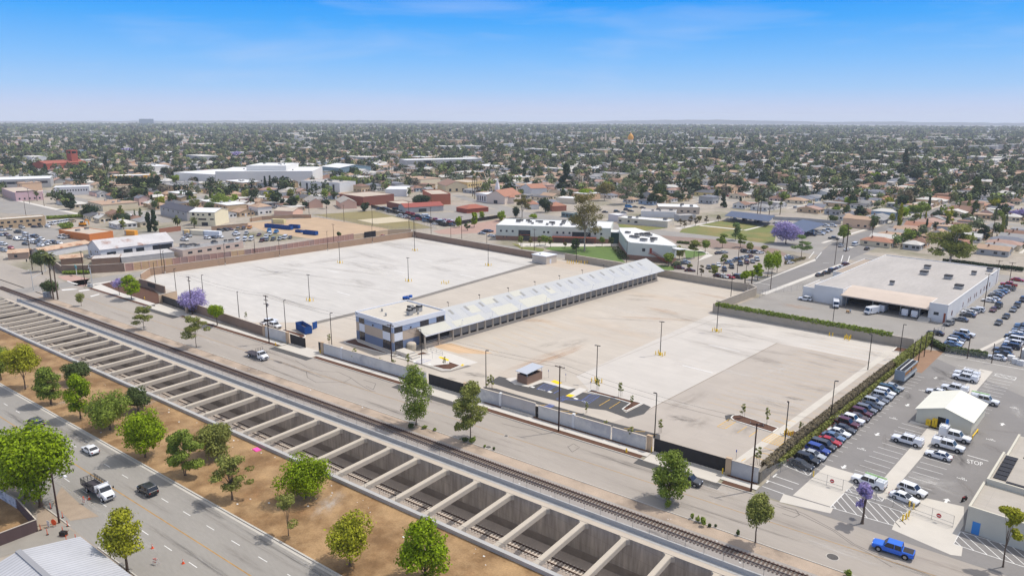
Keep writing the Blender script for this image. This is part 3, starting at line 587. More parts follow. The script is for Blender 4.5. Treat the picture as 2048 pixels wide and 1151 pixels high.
mb=MB();mb.quad([(WEX+1.5,DL-0.02,ZE+.35),(EX-1.4,DL-0.02,ZE+.35),(RX,DL-0.02,ZR-0.14)]);mb.quad([(WEX+1.5,11.02,ZE+.35),(EX-1.4,11.02,ZE+.35),(RX,11.02,ZR-0.14)]);mb.build('gable_end',M_dockw,dk)
mb=MB();mb.box(EX-0.06,EX+0.08,-0.6,129.4,ZE-0.25,ZE+0.02);mb.build('gutter',M_off_white,dk)
for x_,y_ in((.35,-0.2),(.35,5.2),(0.3,10.9)):mb=MB();mb.box(x_-.2,x_+.2,y_,y_+.4,0,ZE+.2);mb.build('canopy_column',M_dockw,dk)
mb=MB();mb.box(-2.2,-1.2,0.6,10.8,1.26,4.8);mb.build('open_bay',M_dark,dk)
mb=MB()
for z in(1.6,2.1):mb.tube((0.2,0.6,z),(0.2,10.5,z),.04,.04,5)
mb.build('bay_railing',M_off_white,dk)
nd=33;pitch=(DL-12.2)/nd
dm=MB();dm.box(-0.02,0.06,0,2.6,1.25,4.02);dme=dm.mesh('dock_door',[M_door]);bm_=MB();bm_.box(0.02,0.4,0.05,2.45,0.95,1.35);bme=bm_.mesh('dock_bumper',[M_bumper])
pq=MB();pq.box(0,.3,0,.5,1.26,4.03);pme_=pq.mesh('dock_pilaster',[M_dockw])
for k in range(nd):
 y_=11.6+pitch*k
 o=link('dock_door',dme,dk);o.location=(0,y_,0);b=link('dock_bumper',bme,o)
 o=link('dock_pilaster',pme_,dk);o.location=(0,y_-.66,0)
mb=MB();mb.box(0.002,0.34,11.0,DL,4.04,4.6);mb.build('dock_lintel',M_dockw,dk)
lm=MB();lm.tube((0,0,0),(0,0,1.9),.05,.05,5);lm.tube((0,0,1.9),(.35,0,2.0),.05,.05,5);lm.box(.25,.7,-.14,.14,1.92,2.06);lme=lm.mesh('roof_lamp',[M_off_white])
lm2=MB();lm2.tube((0,0,0),(0,0,2.2),.06,.06,5);lm2.box(-.6,.1,-.16,.16,2.1,2.3);lme2=lm2.mesh('roof_lamp',[M_black])
for k in range(9):y_=14+13.2*k;o=link('roof_lamp',lme,dk);o.location=(EX-.1,y_,ZE)
for k in range(8):y_=4+14.5*k;o=link('roof_lamp',lme2,dk);o.location=(WEX+.2,y_+6,ZE)
mb=MB();c=Z('e',1000,880);mb.box(-158.8,-153.6,119.2,122.2,0,1.15);mb.box(-153.6,-152.4,119.3,122.1,0,.75);mb.box(-152.4,-151.3,119.3,122.1,0,.4);tag(mb.build('concrete_landing',M_apron),'stepped concrete landing at the glass office door','landing')
c=Z('e',1045,800);mb=MB()
for i in range(6):pass
mb.loft([[(c[0]+r*math.cos(a),c[1]+r*math.sin(a),z)for a in np.linspace(0,2*PI,14,endpoint=False)]for r,z in((1.25,0),(1.45,.25),(1.45,1.9),(1.25,2.2))]);o=tag(mb.build('storage_drum',mat('tan_drum',S(196,184,160),var=.08,scale=1)),'squat tan cylindrical drum beside the office steps','drum')
mb=MB();mb.loft([[(c[0]+r*math.cos(a),c[1]+r*math.sin(a),z)for a in np.linspace(0,2*PI,14,endpoint=False)]for r,z in((1.25,2.21),(.8,2.4))]);mb.build('drum_lid',M_cap,o)
rl=thing('ramp_railing','thin grey handrail along the accessible ramp by the office','railing');q=[(*Z('i',*p),0)for p in((440,300),(550,290),(600,300),(680,330),(770,365))];mb=MB()
for z in(.5,1.05):mb.path([(p[0],p[1],z)for p in q],.035,5)
mb.build('rail',M_post,rl)
for p in q:mb=MB();mb.tube(p,(p[0],p[1],1.05),.04,.04,5);mb.build('post',M_post,rl)
gx0,gx1,gy0,gy1=-221.2,-212.4,247.8,255.2
t=thing('guard_shed','small beige flat roofed shed where the court walls meet','shed',(gx0,gy0,0));W_,D_=gx1-gx0,gy1-gy0
mb=MB();mb.box(0,W_,0,D_,0,3.7);mb.build('wall',mat('shed_beige',S(206,194,178),var=.04),t);mb=MB();mb.box(-.3,W_+.3,-.3,D_+.3,3.7,3.95);mb.build('roof',M_off_white,t)
mb=MB();mb.box(W_+.002,W_+.06,2.4,3.6,0,2.3);mb.build('door',M_off_white,t);mb=MB();mb.box(W_*.3,W_*.3+.6,2,2.6,3.95,4.4);mb.build('roof_vent',M_unit,t)
a,b,c=Z('L',895,240),Z('L',975,264),Z('L',1068,228)
t=thing('refuse_enclosure','small brick enclosure with a pale blue metal canopy in the yard','enclosure',(a[0],b[1],0));W_,D_=b[0]-a[0],c[1]-b[1]+1.2
M_brick=mat('brown_block',S(146,118,100),var=.06,scale=.6,joints=(.8,.4,.85,.02,(PI/2,0,0),.5))
mb=MB();mb.box(0,W_,0,.25,0,2.1);mb.box(W_-.25,W_,.25,D_,0,2.1);mb.box(0,.25,.25,D_,0,2.1);mb.box(.25,W_-.25,D_-.25,D_,0,2.1);mb.build('wall',M_brick,t)
mb=MB();mb.quad([(-.3,-.4,3.0),(W_+.3,-.4,3.0),(W_+.3,D_+.3,3.5),(-.3,D_+.3,3.5)]);mb.quad([(-.3,-.4,2.9),(W_+.3,-.4,2.9),(W_+.3,D_+.3,3.4),(-.3,D_+.3,3.4)][::-1]);mb.box(-.3,W_+.3,-.42,-.4,2.9,3.0);mb.build('canopy',mat('pale_blue_metal',S(186,190,196),rough=.5),t)
for x_ in(.1,W_-.1):
 for y_ in(.1,D_-.15):mb=MB();mb.tube((x_,y_,2.1),(x_,y_,3.0+.1*y_),.06,.06,5);mb.build('post',M_off_white,t)
mb=MB();mb.box(.3,W_-.3,.3,D_-.3,.02,1.3);mb.build('bin',M_dark,t)
def protomesh(fn,name,mats):mb=MB();fn(mb);return mb.mesh(name,mats)
pm_base=protomesh(lambda m:m.tube((0,0,0),(0,0,.85),.38,.38,10),'base',[M_yellow]);pm_base2=protomesh(lambda m:m.tube((0,0,0),(0,0,1.0),.3,.3,8),'base',[M_cap])
pm_pole=protomesh(lambda m:m.tube((0,0,0),(0,0,10.0),.13,.09,6),'pole',[M_black]);pm_head=protomesh(lambda m:(m.box(.05,.75,-.17,.17,9.92,10.06),),'lamp_head',[M_black])
pm_bol=protomesh(lambda m:(m.tube((0,0,0),(0,0,1.1),.13,.13,8),m.tube((0,0,1.1),(0,0,1.18),.13,.04,8)),'bollard',[M_yellow])
def lamp_post(p,label,twin,rz=0.0,base='y',h=1.0):
 t=thing('lamp_post',label,'lamp post',(*p,0),rz,'black yard lamp posts')
 if base:link('base',pm_base if base=='y' else pm_base2,t)
 o=link('pole',pm_pole,t);o.scale.z=h
 for a in((0,PI)if twin else(0,)):o=link('lamp_head',pm_head,t);o.rotation_euler.z=a;o.location.z=(h-1)*10
def bollard(p,label,s=1.0):o=link('bollard',pm_bol);o.location=(*p,0);o.scale=(s,s,s);tag(o,label,'bollard','yellow steel bollards');return o
tw=[('F',690,330,'on the white slab near the tan wall'),('F',458,620,'on the white slab above the white utility trucks'),('F',1216,470,'midway on the white slab, above the office roof'),('F',1264,235,'at the remote corner of the white slab'),('F',1828,350,'on the white slab toward the guard shed'),('L',1507,248,'on the middle slab above the accessible bays'),('G',1228,1035,'halfway up the middle slab'),('G',1662,855,'on the middle slab by the ivy wall')]
for zn,x,y_,l in tw:
 p=Z(zn,x,y_);lamp_post(p,'tall twin headed lamp post '+l,True,0.3)
 for i,(dx,dy,dn)in enumerate(((-1.1,-.6,'street side'),(1.1,-.6,'east side'),(1.1,.8,'rear side'),(-1.1,.8,'west side'))):bollard((p[0]+dx,p[1]+dy),f'yellow bollard, {dn}, at the lamp {l}')
sg=[('b',735,215,'in the mulch bed beside the dumpster',1),('b',1676,512,'inside the open gateway left of the office',1),('i',465,492,'in front of the dock canopy by the ramp',1),('L',660,290,'behind the end of the long black gate',1),('L',1953,668,'by the last black gate',1),('M',1030,748,'beside the hatched bays',1),('M',1383,556,'against the ivy wall above the red car',1),('H',880,1118,'against the ivy wall above the dark van',1),('H',1115,1030,'in the far mulch corner by the ivy wall',1),('E',1195,495,'behind the corner sign wall',.9),('E',1352,545,'behind the tan end wall',.9),('E',1562,600,'behind the big jacaranda',.9),('E',1836,748,'behind the brown street wall',.9),('G',1770,600,'at the east end of the court wall',1),('G',1877,535,'with yellow posts at the angled wall',1),('H',610,842,'at the foot of the hanging ivy',1),('G',585,320,'among the yellow posts behind the dock',1)]
for zn,x,y_,l,h in sg:lamp_post(Z(zn,x,y_),'slim black lamp post '+l,False,random.uniform(0,6),None,h)
wp=[('E',1267,410,'first from the chamfered corner'),('E',1730,345,'before the burnt flat roofed building'),('F',228,283,'before the white van roofs'),('F',597,233,'before the yellow lettered panels'),('F',940,180,'before the dark gate in the panel fence')]
for zn,x,y_,l in wp:lamp_post(Z(zn,x,y_),'lamp post on stone base, tan wall, '+l,False,0,'c')
for zn,x,y_,l in(('F',1268,132,'at the back corner of the brown wall'),('F',1542,172,'midway along the brown wall'),('F',1817,222,'near the school end of the brown wall'),('G',168,270,'close to the guard shed')):lamp_post(Z(zn,x,y_),'black lamp post on a stone base '+l,False,-1.5,'c')
for i,(x,y_)in enumerate([(1470,490),(1485,482),(1497,490),(1510,494),(1525,484)]):bollard(Z('F',x,y_),f'{ORD[i]} of five yellow posts standing loose at the slab edge',1.0)
for i,x in enumerate([515,530,548,562,585,606,622,650,668]):bollard(Z('G',x,330+(i%2)*4+i*.5),f'{ORD[i]} yellow post counted from the guard shed',1.3)
for i,(x,y_)in enumerate([(707,892),(718,884),(728,892),(740,900),(750,888)]):bollard(Z('H',x,y_),f'{ORD[i]} yellow post of the cluster below the ivy wall',1.2)
for i,(x,y_)in enumerate([(592,864),(617,866)]):bollard(Z('H',x,y_),f'yellow post on the {["west","east"][i]} side of the ivy wall lamp')
for i,(x,y_)in enumerate([(1032,655),(1048,640),(1062,655),(1078,660),(1094,655),(1008,770),(1020,765)]):bollard(Z('M',x,y_),f'{ORD[i]} yellow post around the small mulch island by the ivy wall',1.1)
for zn,x,y_,l in(('M',556,945,'at the tan pillar of the last gate'),('L',1930,778,'at the end of the stepped grey wall'),('b',1440,680,'at the open gateway'),('G',1868,540,'beside the angled wall lamp, west'),('G',1884,542,'beside the angled wall lamp, east'),('M',1372,492,'against the ivy wall above the maroon car'),('N',85,620,'behind the row of parked cars at the ivy')):bollard(Z(zn,x,y_),'single yellow bollard '+l)
M_sign_b=mat('blue_sign',S(60,96,180));M_sign_w=mat('white_sign',S(226,226,226));M_red=mat('sign_red',S(196,34,40))
def post_sign(p,label,m,h=2.2,w_=.35,hh=.5,rz=-.6):
 t=thing('sign_post',label,'sign',(*p,0),rz);mb=MB();mb.tube((0,0,0),(0,0,h),.03,.03,5);mb.build('post',M_post,t);mb=MB();mb.box(-w_/2,w_/2,-.06,-.03,h-hh,h);mb.build('sign_face',m,t)
for zn,x,y_,l in(('L',1140,210,'by the brick enclosure'),('L',1272,240,'by the yellow warning pad'),('L',1463,300,'at the mulch island end'),('i',620,420,'at the accessible pad'),('L',757,400,'on the grey street wall'),('M',660,840,'inside the last gate')):post_sign(Z(zn,x,y_),'small blue accessible parking sign '+l,M_sign_b)
def hydrant(p,label):
 t=thing('fire_hydrant',label,'hydrant',(*p,0.14));mb=MB();mb.tube((0,0,0),(0,0,.6),.15,.14,8);mb.tube((0,0,.6),(0,0,.8),.16,.05,8);mb.tube((0,0,0),(0,0,.06),.22,.22,8);mb.build('barrel',M_yellow,t);mb=MB();mb.tube((-.25,0,.45),(.25,0,.45),.07,.07,6);mb.build('outlet',M_yellow,t)
hydrant(Z('b',525,515),'yellow fire hydrant in the mulch beside the open gate');hydrant(Z('L',1737,783),'yellow fire hydrant in the mulch near the last gate');hydrant(Z('E',1110,606),'yellow fire hydrant under a white fitting in the planted corner')
def manhole(p,label,r=.45):mb=MB();mb.tube((p[0],p[1],.012),(p[0],p[1],.028),r,r,20);o=tag(mb.build('manhole_cover',mat('cast_iron',S(92,88,84),var=.2,scale=3)),label,'manhole cover','manhole covers in the street');mb=MB();mb.tube((p[0],p[1],.006),(p[0],p[1],.02),r+.12,r+.12,20);mb.build('cover_frame',M_curb,o)
manhole(Z('O',617,795),'large dark manhole cover near the blue pickup',.85);manhole(Z('L',814,656),'dark manhole cover before the second tall street tree',.4);manhole(Z('L',678,742),'pale ringed manhole at the verge edge',.55)
for i,(x0,x1,y0,y1)in enumerate(((1478,1578,468,484),(1625,1732,494,510),(1757,1862,516,533),(1890,1915,540,552))):
 a,b=Z('G',x0,y0),Z('G',x1,y1);mb=MB();mb.wallseg(a,b,.9,.012,.95);o=tag(mb.build('road_barrier',M_off_white),['white precast barrier closest to the dock gable','white precast barrier, second along the court wall','white precast barrier before the angled wall lamp','short white barrier at the angled wall'][i],'barrier','white barriers along the court wall');mb=MB();mb.wallseg(a,b,.35,.951,1.15);mb.build('barrier_top',M_off_white,o)
M_paint=mat('car_paint',(.5,.5,.5),rough=.28,spec=.5,coat=.5,obj_col=True);M_cglass=mat('car_glass',S(34,40,48),rough=.08,spec=.7);M_tyre=mat('tyre_rubber',S(34,33,33));M_rim=mat('wheel_rim',S(168,170,172),rough=.35,metal=.6)
M_lampw=mat('headlamp',S(226,230,234),rough=.2);M_lampr=mat('tail_lamp',S(150,24,24),rough=.3);M_trim=mat('car_trim',S(44,44,46),rough=.6);M_bed=mat('truck_bed',S(62,60,62),var=.1);M_chrome=mat('chrome',S(190,192,196),rough=.25,metal=.8)
M_rack=mat('white_steel',S(232,232,232),rough=.5);M_deck=mat('steel_deck',S(72,68,74),var=.12,scale=.7);M_wood=mat('plywood',S(190,150,104),var=.1);M_green=mat('lime_ladder',S(132,196,60))
VM=[M_paint,M_cglass,M_tyre,M_rim,M_lampw,M_lampr,M_trim,M_bed,M_rack,M_deck,M_wood,M_green,M_chrome]
SPEC=dict(sedan=(4.8,1.84,.95,1.47,.84,1.0,-1.75,.15,-1.1,2.75,.33,.24),hatchback=(4.2,1.76,.95,1.5,.86,1.05,-1.95,.25,-1.55,2.55,.32,.24),suv=(4.75,1.92,1.1,1.78,1.02,1.05,-2.2,.4,-1.85,2.75,.37,.32),minivan=(5.0,1.95,1.08,1.78,.98,1.5,-2.4,.75,-2.1,3.0,.35,.27),pickup=(5.9,2.02,1.2,2.0,1.17,1.4,-1.3,.8,-1.15,3.7,.42,.44),van=(5.6,2.05,1.25,2.15,1.1,2.1,-2.7,1.5,-2.6,3.3,.36,.3))
def body_sections(L,Wd,zb,zh,gf,gr,zc,sq=0.0,rear_flat=False):
 h=L/2;w=Wd/2;st=[(h,.72+.1*sq,zc+.2,zh-.22),(h-.12,.86+.06*sq,zc+.04,zh-.08),(h-.75,.97,zc,zh),(gf,1.0,zc,zb),(gr,1.0,zc,zb)]
 if rear_flat:st+=[(-h+.05,.98,zc+.05,zb),(-h,.95,zc+.15,zb-.05)]
 else:st+=[(-h+.35,.95,zc+.02,zb-.03),(-h+.08,.88,zc+.1,zb-.12),(-h,.78,zc+.22,zb-.28)]
 out=[]
 for x,k,z0,z1 in st:
  y=w*k;out.append([(x,-y*.94,z0),(x,y*.94,z0),(x,y,z0+.14),(x,y,(z0+z1)/2+.1),(x,y*.97,z1-.07),(x,y*.88,z1),(x,-y*.88,z1),(x,-y*.97,z1-.07),(x,-y,(z0+z1)/2+.1),(x,-y,z0+.14)])
 return out[::-1]
def car_parts(kind,extra=None):
 base=kind;Ln,Wd,zb,zr,zh,g0,g1,t0,t1,wb,wr,zc=SPEC[base]
 P={};b=MB();w=Wd/2
 b.loft(body_sections(Ln,Wd,zb,zh,g0,g1,zc,sq=1 if kind in('pickup','van')else 0,rear_flat=kind in('pickup','van','minivan','suv','hatchback')),0)
 y0,y1=w*.94,w*(.84 if kind in('pickup','suv','van','minivan')else .76)
 gh=[[(g0,-y0,zb-.02),(g0,y0,zb-.02),(t0,y1,zr-.05),(t0,-y1,zr-.05)],[(g1,-y0,zb-.02),(g1,y0,zb-.02),(t1,y1,zr-.05),(t1,-y1,zr-.05)]]
 gl=MB();k=len(gl.v);gl.v+=gh[0]+gh[1]
 for f in((0,1,2,3),(5,4,7,6),(1,5,6,2),(4,0,3,7)):gl.f.append(f);gl.m.append(1)
 P['windows']=[gl]
 b.loft([[(t1-.06,-y1-.02,zr-.06),(t1-.06,y1+.02,zr-.06),(t1,y1-.12,zr),(t1,-y1+.12,zr)],[(t0+.04,-y1-.02,zr-.06),(t0+.04,y1+.02,zr-.06),(t0-.05,y1-.12,zr),(t0-.05,-y1+.12,zr)]],0)
 xm=(t0+t1)/2-.05
 for s in(-1,1):
  for xa,xb,r in((g0,t0,.045),(g1,t1,.06),(xm+.02,xm,.05))+(((-1.1,-1.15,.07),)if kind in('suv','minivan','van')else()):b.tube((xa,s*(y0+.005),zb-.03),(xb,s*(y1+.01),zr-.05),r,r,4,0)
  b.box(g0-.35,g0-.12,s*(w+.08)-.09,s*(w+.08)+.09,zb-.05,zb+.13,0)
 tr=MB();hf=Ln/2
 tr.box(hf-.02,hf+.03,-w*.6,w*.6,zc+.12,zh-.28,6);tr.box(-hf-.04,-hf+.04,-w*.8,w*.8,zc+.05,zc+.25,6);tr.box(hf-.05,hf+.05,-w*.8,w*.8,zc+.02,zc+.2,6 if kind!='pickup' else 12)
 P['bumper_trim']=[tr];P['headlight']=[];P['taillight']=[];P['wheel']=[]
 for s in(-1,1):
  m=MB();m.box(hf-.32,hf-.02,s*w*.66-.16,s*w*.66+.16,zh-.28,zh-.1,4);P['headlight'].append(m)
  m=MB();m.box(-hf-.02,-hf+.2,s*w*.74-.12,s*w*.74+.12,zb-.32,zb-.1,5);P['taillight'].append(m)
  for x in(wb/2+.05,-wb/2+.05):
   m=MB();m.tube((x,s*(w-.1),wr+.05),(x,s*(w+.008),wr+.05),wr*1.2,wr*1.2,16,6);m.tube((x,s*(w-.2),wr),(x,s*(w+.03),wr),wr,wr,14,2);m.tube((x,s*(w+.03),wr),(x,s*(w+.045),wr),wr*.62,wr*.55,12,3);P['wheel'].append(m)
 if kind=='pickup' and extra is None:
  m=MB();m.box(-hf+.12,g1-.12,-w*.80,w*.80,zb-.02,zb+.012,7);P['cargo_bed']=[m]
 if extra in('topper','ladder'):
  m=MB();x0,x1=-hf+.05,g1-.08
  m.loft([[(x,-w*.93,zb-.03),(x,w*.93,zb-.03),(x,w*.86,zb+.62),(x,-w*.86,zb+.62)]for x in(x1,x0)],0);P['camper_shell']=[m]
  m=MB()
  for s in(-1,1):
   m.tube((t0,s*.72,zr+.22),(x0+.1,s*.78,zr+.22),.04,.04,5,8)
  for x in np.linspace(t0-.1,x0+.2,5):m.tube((x,-.78,zr+.2),(x,.78,zr+.2),.035,.035,5,8);
  for s in(-1,1):
   for x in(t0-.1,x0+.2):m.tube((x,s*.75,zb+.5),(x,s*.75,zr+.22),.035,.035,5,8)
  P['ladder_rack']=[m]
  if extra=='ladder':
   m=MB();
   for s in(-.3,.1):m.tube((t0,s,zr+.32),(x0,s,zr+.32),.05,.05,5,11)
   for x in np.linspace(t0,x0,11):m.tube((x,-.3,zr+.32),(x,.1,zr+.32),.03,.03,4,11)
   P['ladder']=[m]
 if extra=='service':
  m=MB();m.box(-hf+.02,g1-.1,-w*1.04,w*1.04,.62,2.35,0);m.box(-hf+.3,g1-.4,-w*.7,w*.7,2.36,2.5,8);P['service_body']=[m]
  m=MB();
  for s in(-1,1):m.tube((g1,s*.8,2.6),(-hf,s*.8,2.6),.04,.04,5,8)
  for x in np.linspace(g1,-hf,4):m.tube((x,-.8,2.58),(x,.8,2.58),.04,.04,5,8)
  P['ladder_rack']=[m]
 P['body']=[b]
 return P
def step_van_parts():
 P={};b=MB();b.loft([[(x,-y,z0),(x,y,z0),(x,y,z1-.15),(x,y*.9,z1),(x,-y*.9,z1),(x,-y,z1-.15)]for x,y,z0,z1 in((-2.9,1.0,.45,2.7),(1.7,1.0,.45,2.7),(2.1,.98,.45,2.5),(2.35,.95,.45,1.35),(2.9,.88,.5,1.2))],0);P['body']=[b]
 g=MB();g.box(1.3,1.75,-1.02,1.02,1.4,2.2,1);g.quad([(2.36,-.85,1.4),(2.36,.85,1.4),(2.14,.85,2.35),(2.14,-.85,2.35)],1);P['windows']=[g];t=MB();t.box(2.88,2.98,-.8,.8,.5,.7,6);P['bumper_trim']=[t];P['wheel']=[];P['headlight']=[];P['taillight']=[]
 for s in(-1,1):
  m=MB();m.box(2.84,2.93,s*.65-.14,s*.65+.14,.82,1.05,4);P['headlight'].append(m);m=MB();m.box(-2.95,-2.88,s*.8-.1,s*.8+.1,.8,1.1,5);P['taillight'].append(m)
  for x in(1.75,-1.7):m=MB();m.tube((x,s*.76,.38),(x,s*1.02,.38),.38,.38,12,2);m.tube((x,s*1.02,.38),(x,s*1.04,.38),.22,.2,10,3);P['wheel'].append(m)
 return P
def flatbed_parts(kind):
 P={};b=MB();w=1.1
 b.loft([[(x,-y,z0),(x,y,z0),(x,y,z1-.12),(x,y*.9,z1),(x,-y*.9,z1),(x,-y,z1-.12)]for x,y,z0,z1 in((1.55,1.05,.6,1.65),(2.9,1.02,.6,1.62),(3.05,1.0,.55,1.6),(4.0,.92,.55,1.38),(4.25,.8,.6,1.2))],0)
 b.loft([[(x,-y,z0),(x,y,z0),(x,y*.85,z1),(x,-y*.85,z1)]for x,y,z0,z1 in((1.55,1.0,2.25,2.42),(2.5,.98,2.25,2.42))],0)
 for s in(-1,1):b.tube((1.6,s*.98,1.6),(1.6,s*.93,2.3),.07,.07,4,0);b.tube((3.0,s*.98,1.6),(2.5,s*.93,2.3),.05,.05,4,0)
 P['body']=[b];g=MB();k=len(g.v);g.v+=[(1.58,-.98,1.6),(3.0,-.98,1.6),(2.5,-.9,2.28),(1.58,-.9,2.28),(1.58,.98,1.6),(3.0,.98,1.6),(2.5,.9,2.28),(1.58,.9,2.28)]
 for f in((0,1,2,3),(5,4,7,6),(1,5,6,2),(4,0,3,7)):g.f.append(f);g.m.append(1)
 P['windows']=[g];d=MB();d.box(-4.2,1.3,-1.22,1.22,1.05,1.2,9);d.box(-4.0,2.0,-.45,.45,.6,1.04,6);P['flat_deck']=[d]
 h=MB()
 if kind=='flatbed':
  for y_ in(-1.15,-.4,.4,1.15):h.tube((1.3,y_,1.2),(1.3,y_,3.2),.05,.05,5,6)
  for z_ in(2.0,2.6,3.2):h.tube((1.3,-1.15,z_),(1.3,1.15,z_),.04,.04,5,6)
  P['headboard']=[h]
 else:
  P['stake_side']=[]
  for a,c in(((-4.2,-1.2),(1.3,-1.2)),((-4.2,1.2),(1.3,1.2)),((-4.2,-1.2),(-4.2,1.2))):
   m=MB();n=8 if a[1]==c[1]else 4
   for i in range(n+1):f=i/n;m.box(a[0]+(c[0]-a[0])*f-.035,a[0]+(c[0]-a[0])*f+.035,a[1]+(c[1]-a[1])*f-.035,a[1]+(c[1]-a[1])*f+.035,1.2,2.35,6)
   for z_ in(1.45,1.75,2.05,2.3):m.tube((*a,z_),(*c,z_),.045,.045,4,6)
   P['stake_side'].append(m)
  m=MB();m.box(1.25,1.38,-1.2,1.2,1.2,2.5,8);P['headboard']=[m];m=MB();m.box(-.6,.9,-.5,.5,1.21,1.5,10);m.box(-3.2,-1.8,-.9,-.2,1.21,1.45,7);P['load']=[m]
 t=MB();t.box(4.2,4.36,-1.0,1.0,.5,.75,12);t.box(4.24,4.3,-.5,.5,.8,1.15,6);P['bumper_trim']=[t];P['wheel']=[];P['headlight']=[]
 for s in(-1,1):
  m=MB();m.box(4.1,4.28,s*.75-.13,s*.75+.13,.9,1.12,4);P['headlight'].append(m);m=MB();m.tube((2.7,s*1.05,1.6),(2.75,s*1.4,1.85),.03,.03,4,6);m.box(2.7,2.8,s*1.35-.1,s*1.35+.1,1.6,2.0,6);P.setdefault('mirror',[]).append(m)
  for x in(3.25,-2.5):m=MB();m.tube((x,s*.72,.5),(x,s*1.06,.5),.5,.5,14,2);m.tube((x,s*1.06,.5),(x,s*1.08,.5),.3,.26,10,8);P['wheel'].append(m)
 return P
PROTO={}
def proto(kind):
 if kind in PROTO:return PROTO[kind]
 b,_,ex=kind.partition('+')
 if b=='stepvan':P=step_van_parts()
 elif b in('flatbed','staketruck'):P=flatbed_parts(b)
 else:P=car_parts(b,ex or None)
 parts=[];allm=MB()
 for nm,lst in P.items():
  for m in lst:
   parts.append((nm,m.mesh(nm,VM),nm))
   k=len(allm.v);allm.v+=m.v;allm.f+=[tuple(k+i for i in f)for f in m.f];allm.m+=m.m
 PROTO[kind]=(parts,allm.mesh('vehicle',VM));return PROTO[kind]
PAINT=dict(white=(232,233,234),silver=(176,180,184),grey=(110,113,118),charcoal=(66,68,72),black=(26,27,30),red=(176,28,38),maroon=(86,22,32),blue=(34,66,150),steel=(96,122,156),navy=(34,42,66),teal=(46,70,74),tan=(176,158,130),gold=(150,130,92),brown=(84,68,58),azure=(20,104,214),green=(44,74,54),orange=(224,140,30),cyan=(30,130,196))
CNAME=dict(sedan='sedan',hatchback='hatchback',suv='SUV',minivan='minivan',pickup='pickup',van='cargo van',stepvan='delivery van',flatbed='flatbed truck',staketruck='stake bed truck')
USED={}
CARS=[]
def car(kind,color,p,rz,label=None,place='',group=None,detail=None,z=0.03):
 parts,merged=proto(kind);col=(*S(*PAINT[color]),1);base=kind.split('+')[0]
 nm=dict(sedan='sedan_car',hatchback='hatchback_car',suv='suv_car',minivan='minivan',pickup='pickup_truck',van='cargo_van',stepvan='delivery_van',flatbed='flatbed_truck',staketruck='stake_truck')[base]
 if detail is None:detail=math.hypot(*p)<235
 if detail:
  t=thing(nm,None,'car' if base in('sedan','hatchback','suv','minivan')else 'van' if 'van' in base else 'truck',(*p,z),rz)
  for n_,me,_ in parts:o=link(n_,me,t);o.color=col
 else:
  t=link(nm,merged);t.location=(*p,z);t.rotation_euler.z=rz;t.color=col;t['category']='car' if base in('sedan','hatchback','suv','minivan')else 'van' if 'van' in base else 'truck'
 if group:t['group']=group
 cd={'+topper':' with white topper and rack','+ladder':' with a lime ladder on its rack','+service':' with utility body'}.get(kind[len(base):],'')
 CARS.append(dict(o=t,label=label,desc=f'{color} {CNAME[base]}{cd}',place=place,p=p,row=None))
 if label:t['label']=label
 return CARS[-1]
def row(cars):
 for i,c in enumerate(cars):c['row']=(cars,i)
def finish_labels(items,fallback_axis=None):
 """give every item its own label: description + place, then its neighbours in the row, then its rank among those alike"""
 cnt={}
 for c in items:
  if c['label']:cnt[c['label']]=1;continue
  c['l']=c['desc']+' '+c['place'];
 from collections import Counter
 k=Counter(c.get('l')for c in items if not c['label'])
 for c in items:
  if c['label']:continue
  if k[c['l']]>1 and c.get('row'):
   r,i=c['row']
   a=r[i-1]['desc']if i else None;b=r[i+1]['desc']if i+1<len(r)else None
   sh=lambda s:s.split(' with ')[0]
   if a and b:c['l2']=f"{sh(c['desc'])} between {sh(a)} and {sh(b)} {c['place']}"
   elif a or b:c['l2']=f"{sh(c['desc'])} at the row end by {sh(a or b)} {c['place']}"
   else:c['l2']=c['l']
  else:c['l2']=c['l']
 k2={}
 for c in items:
  if not c['label']:k2.setdefault(c['l2'],[]).append(c)
 for l,cs in k2.items():
  if len(cs)==1:cs[0]['o']['label']=l
  else:
   cs.sort(key=lambda c:project(*c['p'])[0])
   for i,c in enumerate(cs):c['o']['label']=f"{nth(i)} {l}, counted from the west"
ivy=['sedan black','suv black','sedan silver','suv blue','minivan charcoal','sedan red','sedan steel','sedan white','sedan charcoal','pickup maroon','pickup white','sedan brown','suv maroon','suv grey','sedan black','suv silver','sedan grey','suv silver','suv white','minivan teal','sedan silver']
rw=[]
for i,s in enumerate(ivy):
 k,c=s.split();y_=131.6+(189.2-131.6)*i/(len(ivy)-1);rw.append(car(k,c,(-44.2-SPEC[k][0]/2+.1*(i%3),y_),.03*(i%3-1),place='along the ivy wall',group='cars parked nose out along the ivy wall'))
row(rw)
ug='white utility pickups in the yard'
AX=.0
def ucar(kind,col,zn,x,y_,rz,label,grp=ug):return car(kind,col,Z(zn,x,y_),rz,label=label,group=grp)
ucar('pickup+topper','white','N',1405,255,PI-.02,'white utility pickup with rack behind another at the pale path top');ucar('pickup+topper','white','N',1390,290,PI-.02,'white utility pickup with rack, nearer of the pair at the path top')
ucar('pickup+topper','white','N',1290,395,PI-.02,'white utility pickup half hidden behind the gabled shed roof');ucar('pickup+ladder','white','N',1575,505,-.02,'white utility pickup carrying a brown ladder east of the pale path')
ucar('pickup+topper','white','N',835,895,PI-.02,'white utility pickup parked alone in front of the yellow cabinets');ucar('pickup+service','white','N',1290,855,-.02,'white utility truck with tall box body against the gabled shed',None)
ucar('pickup+topper','white','N',1225,945,-.02,'white utility pickup between the box body truck and white sedan');ucar('sedan','white','N',1135,1030,PI-.02,'white sedan in the bays beside the pale path',None)
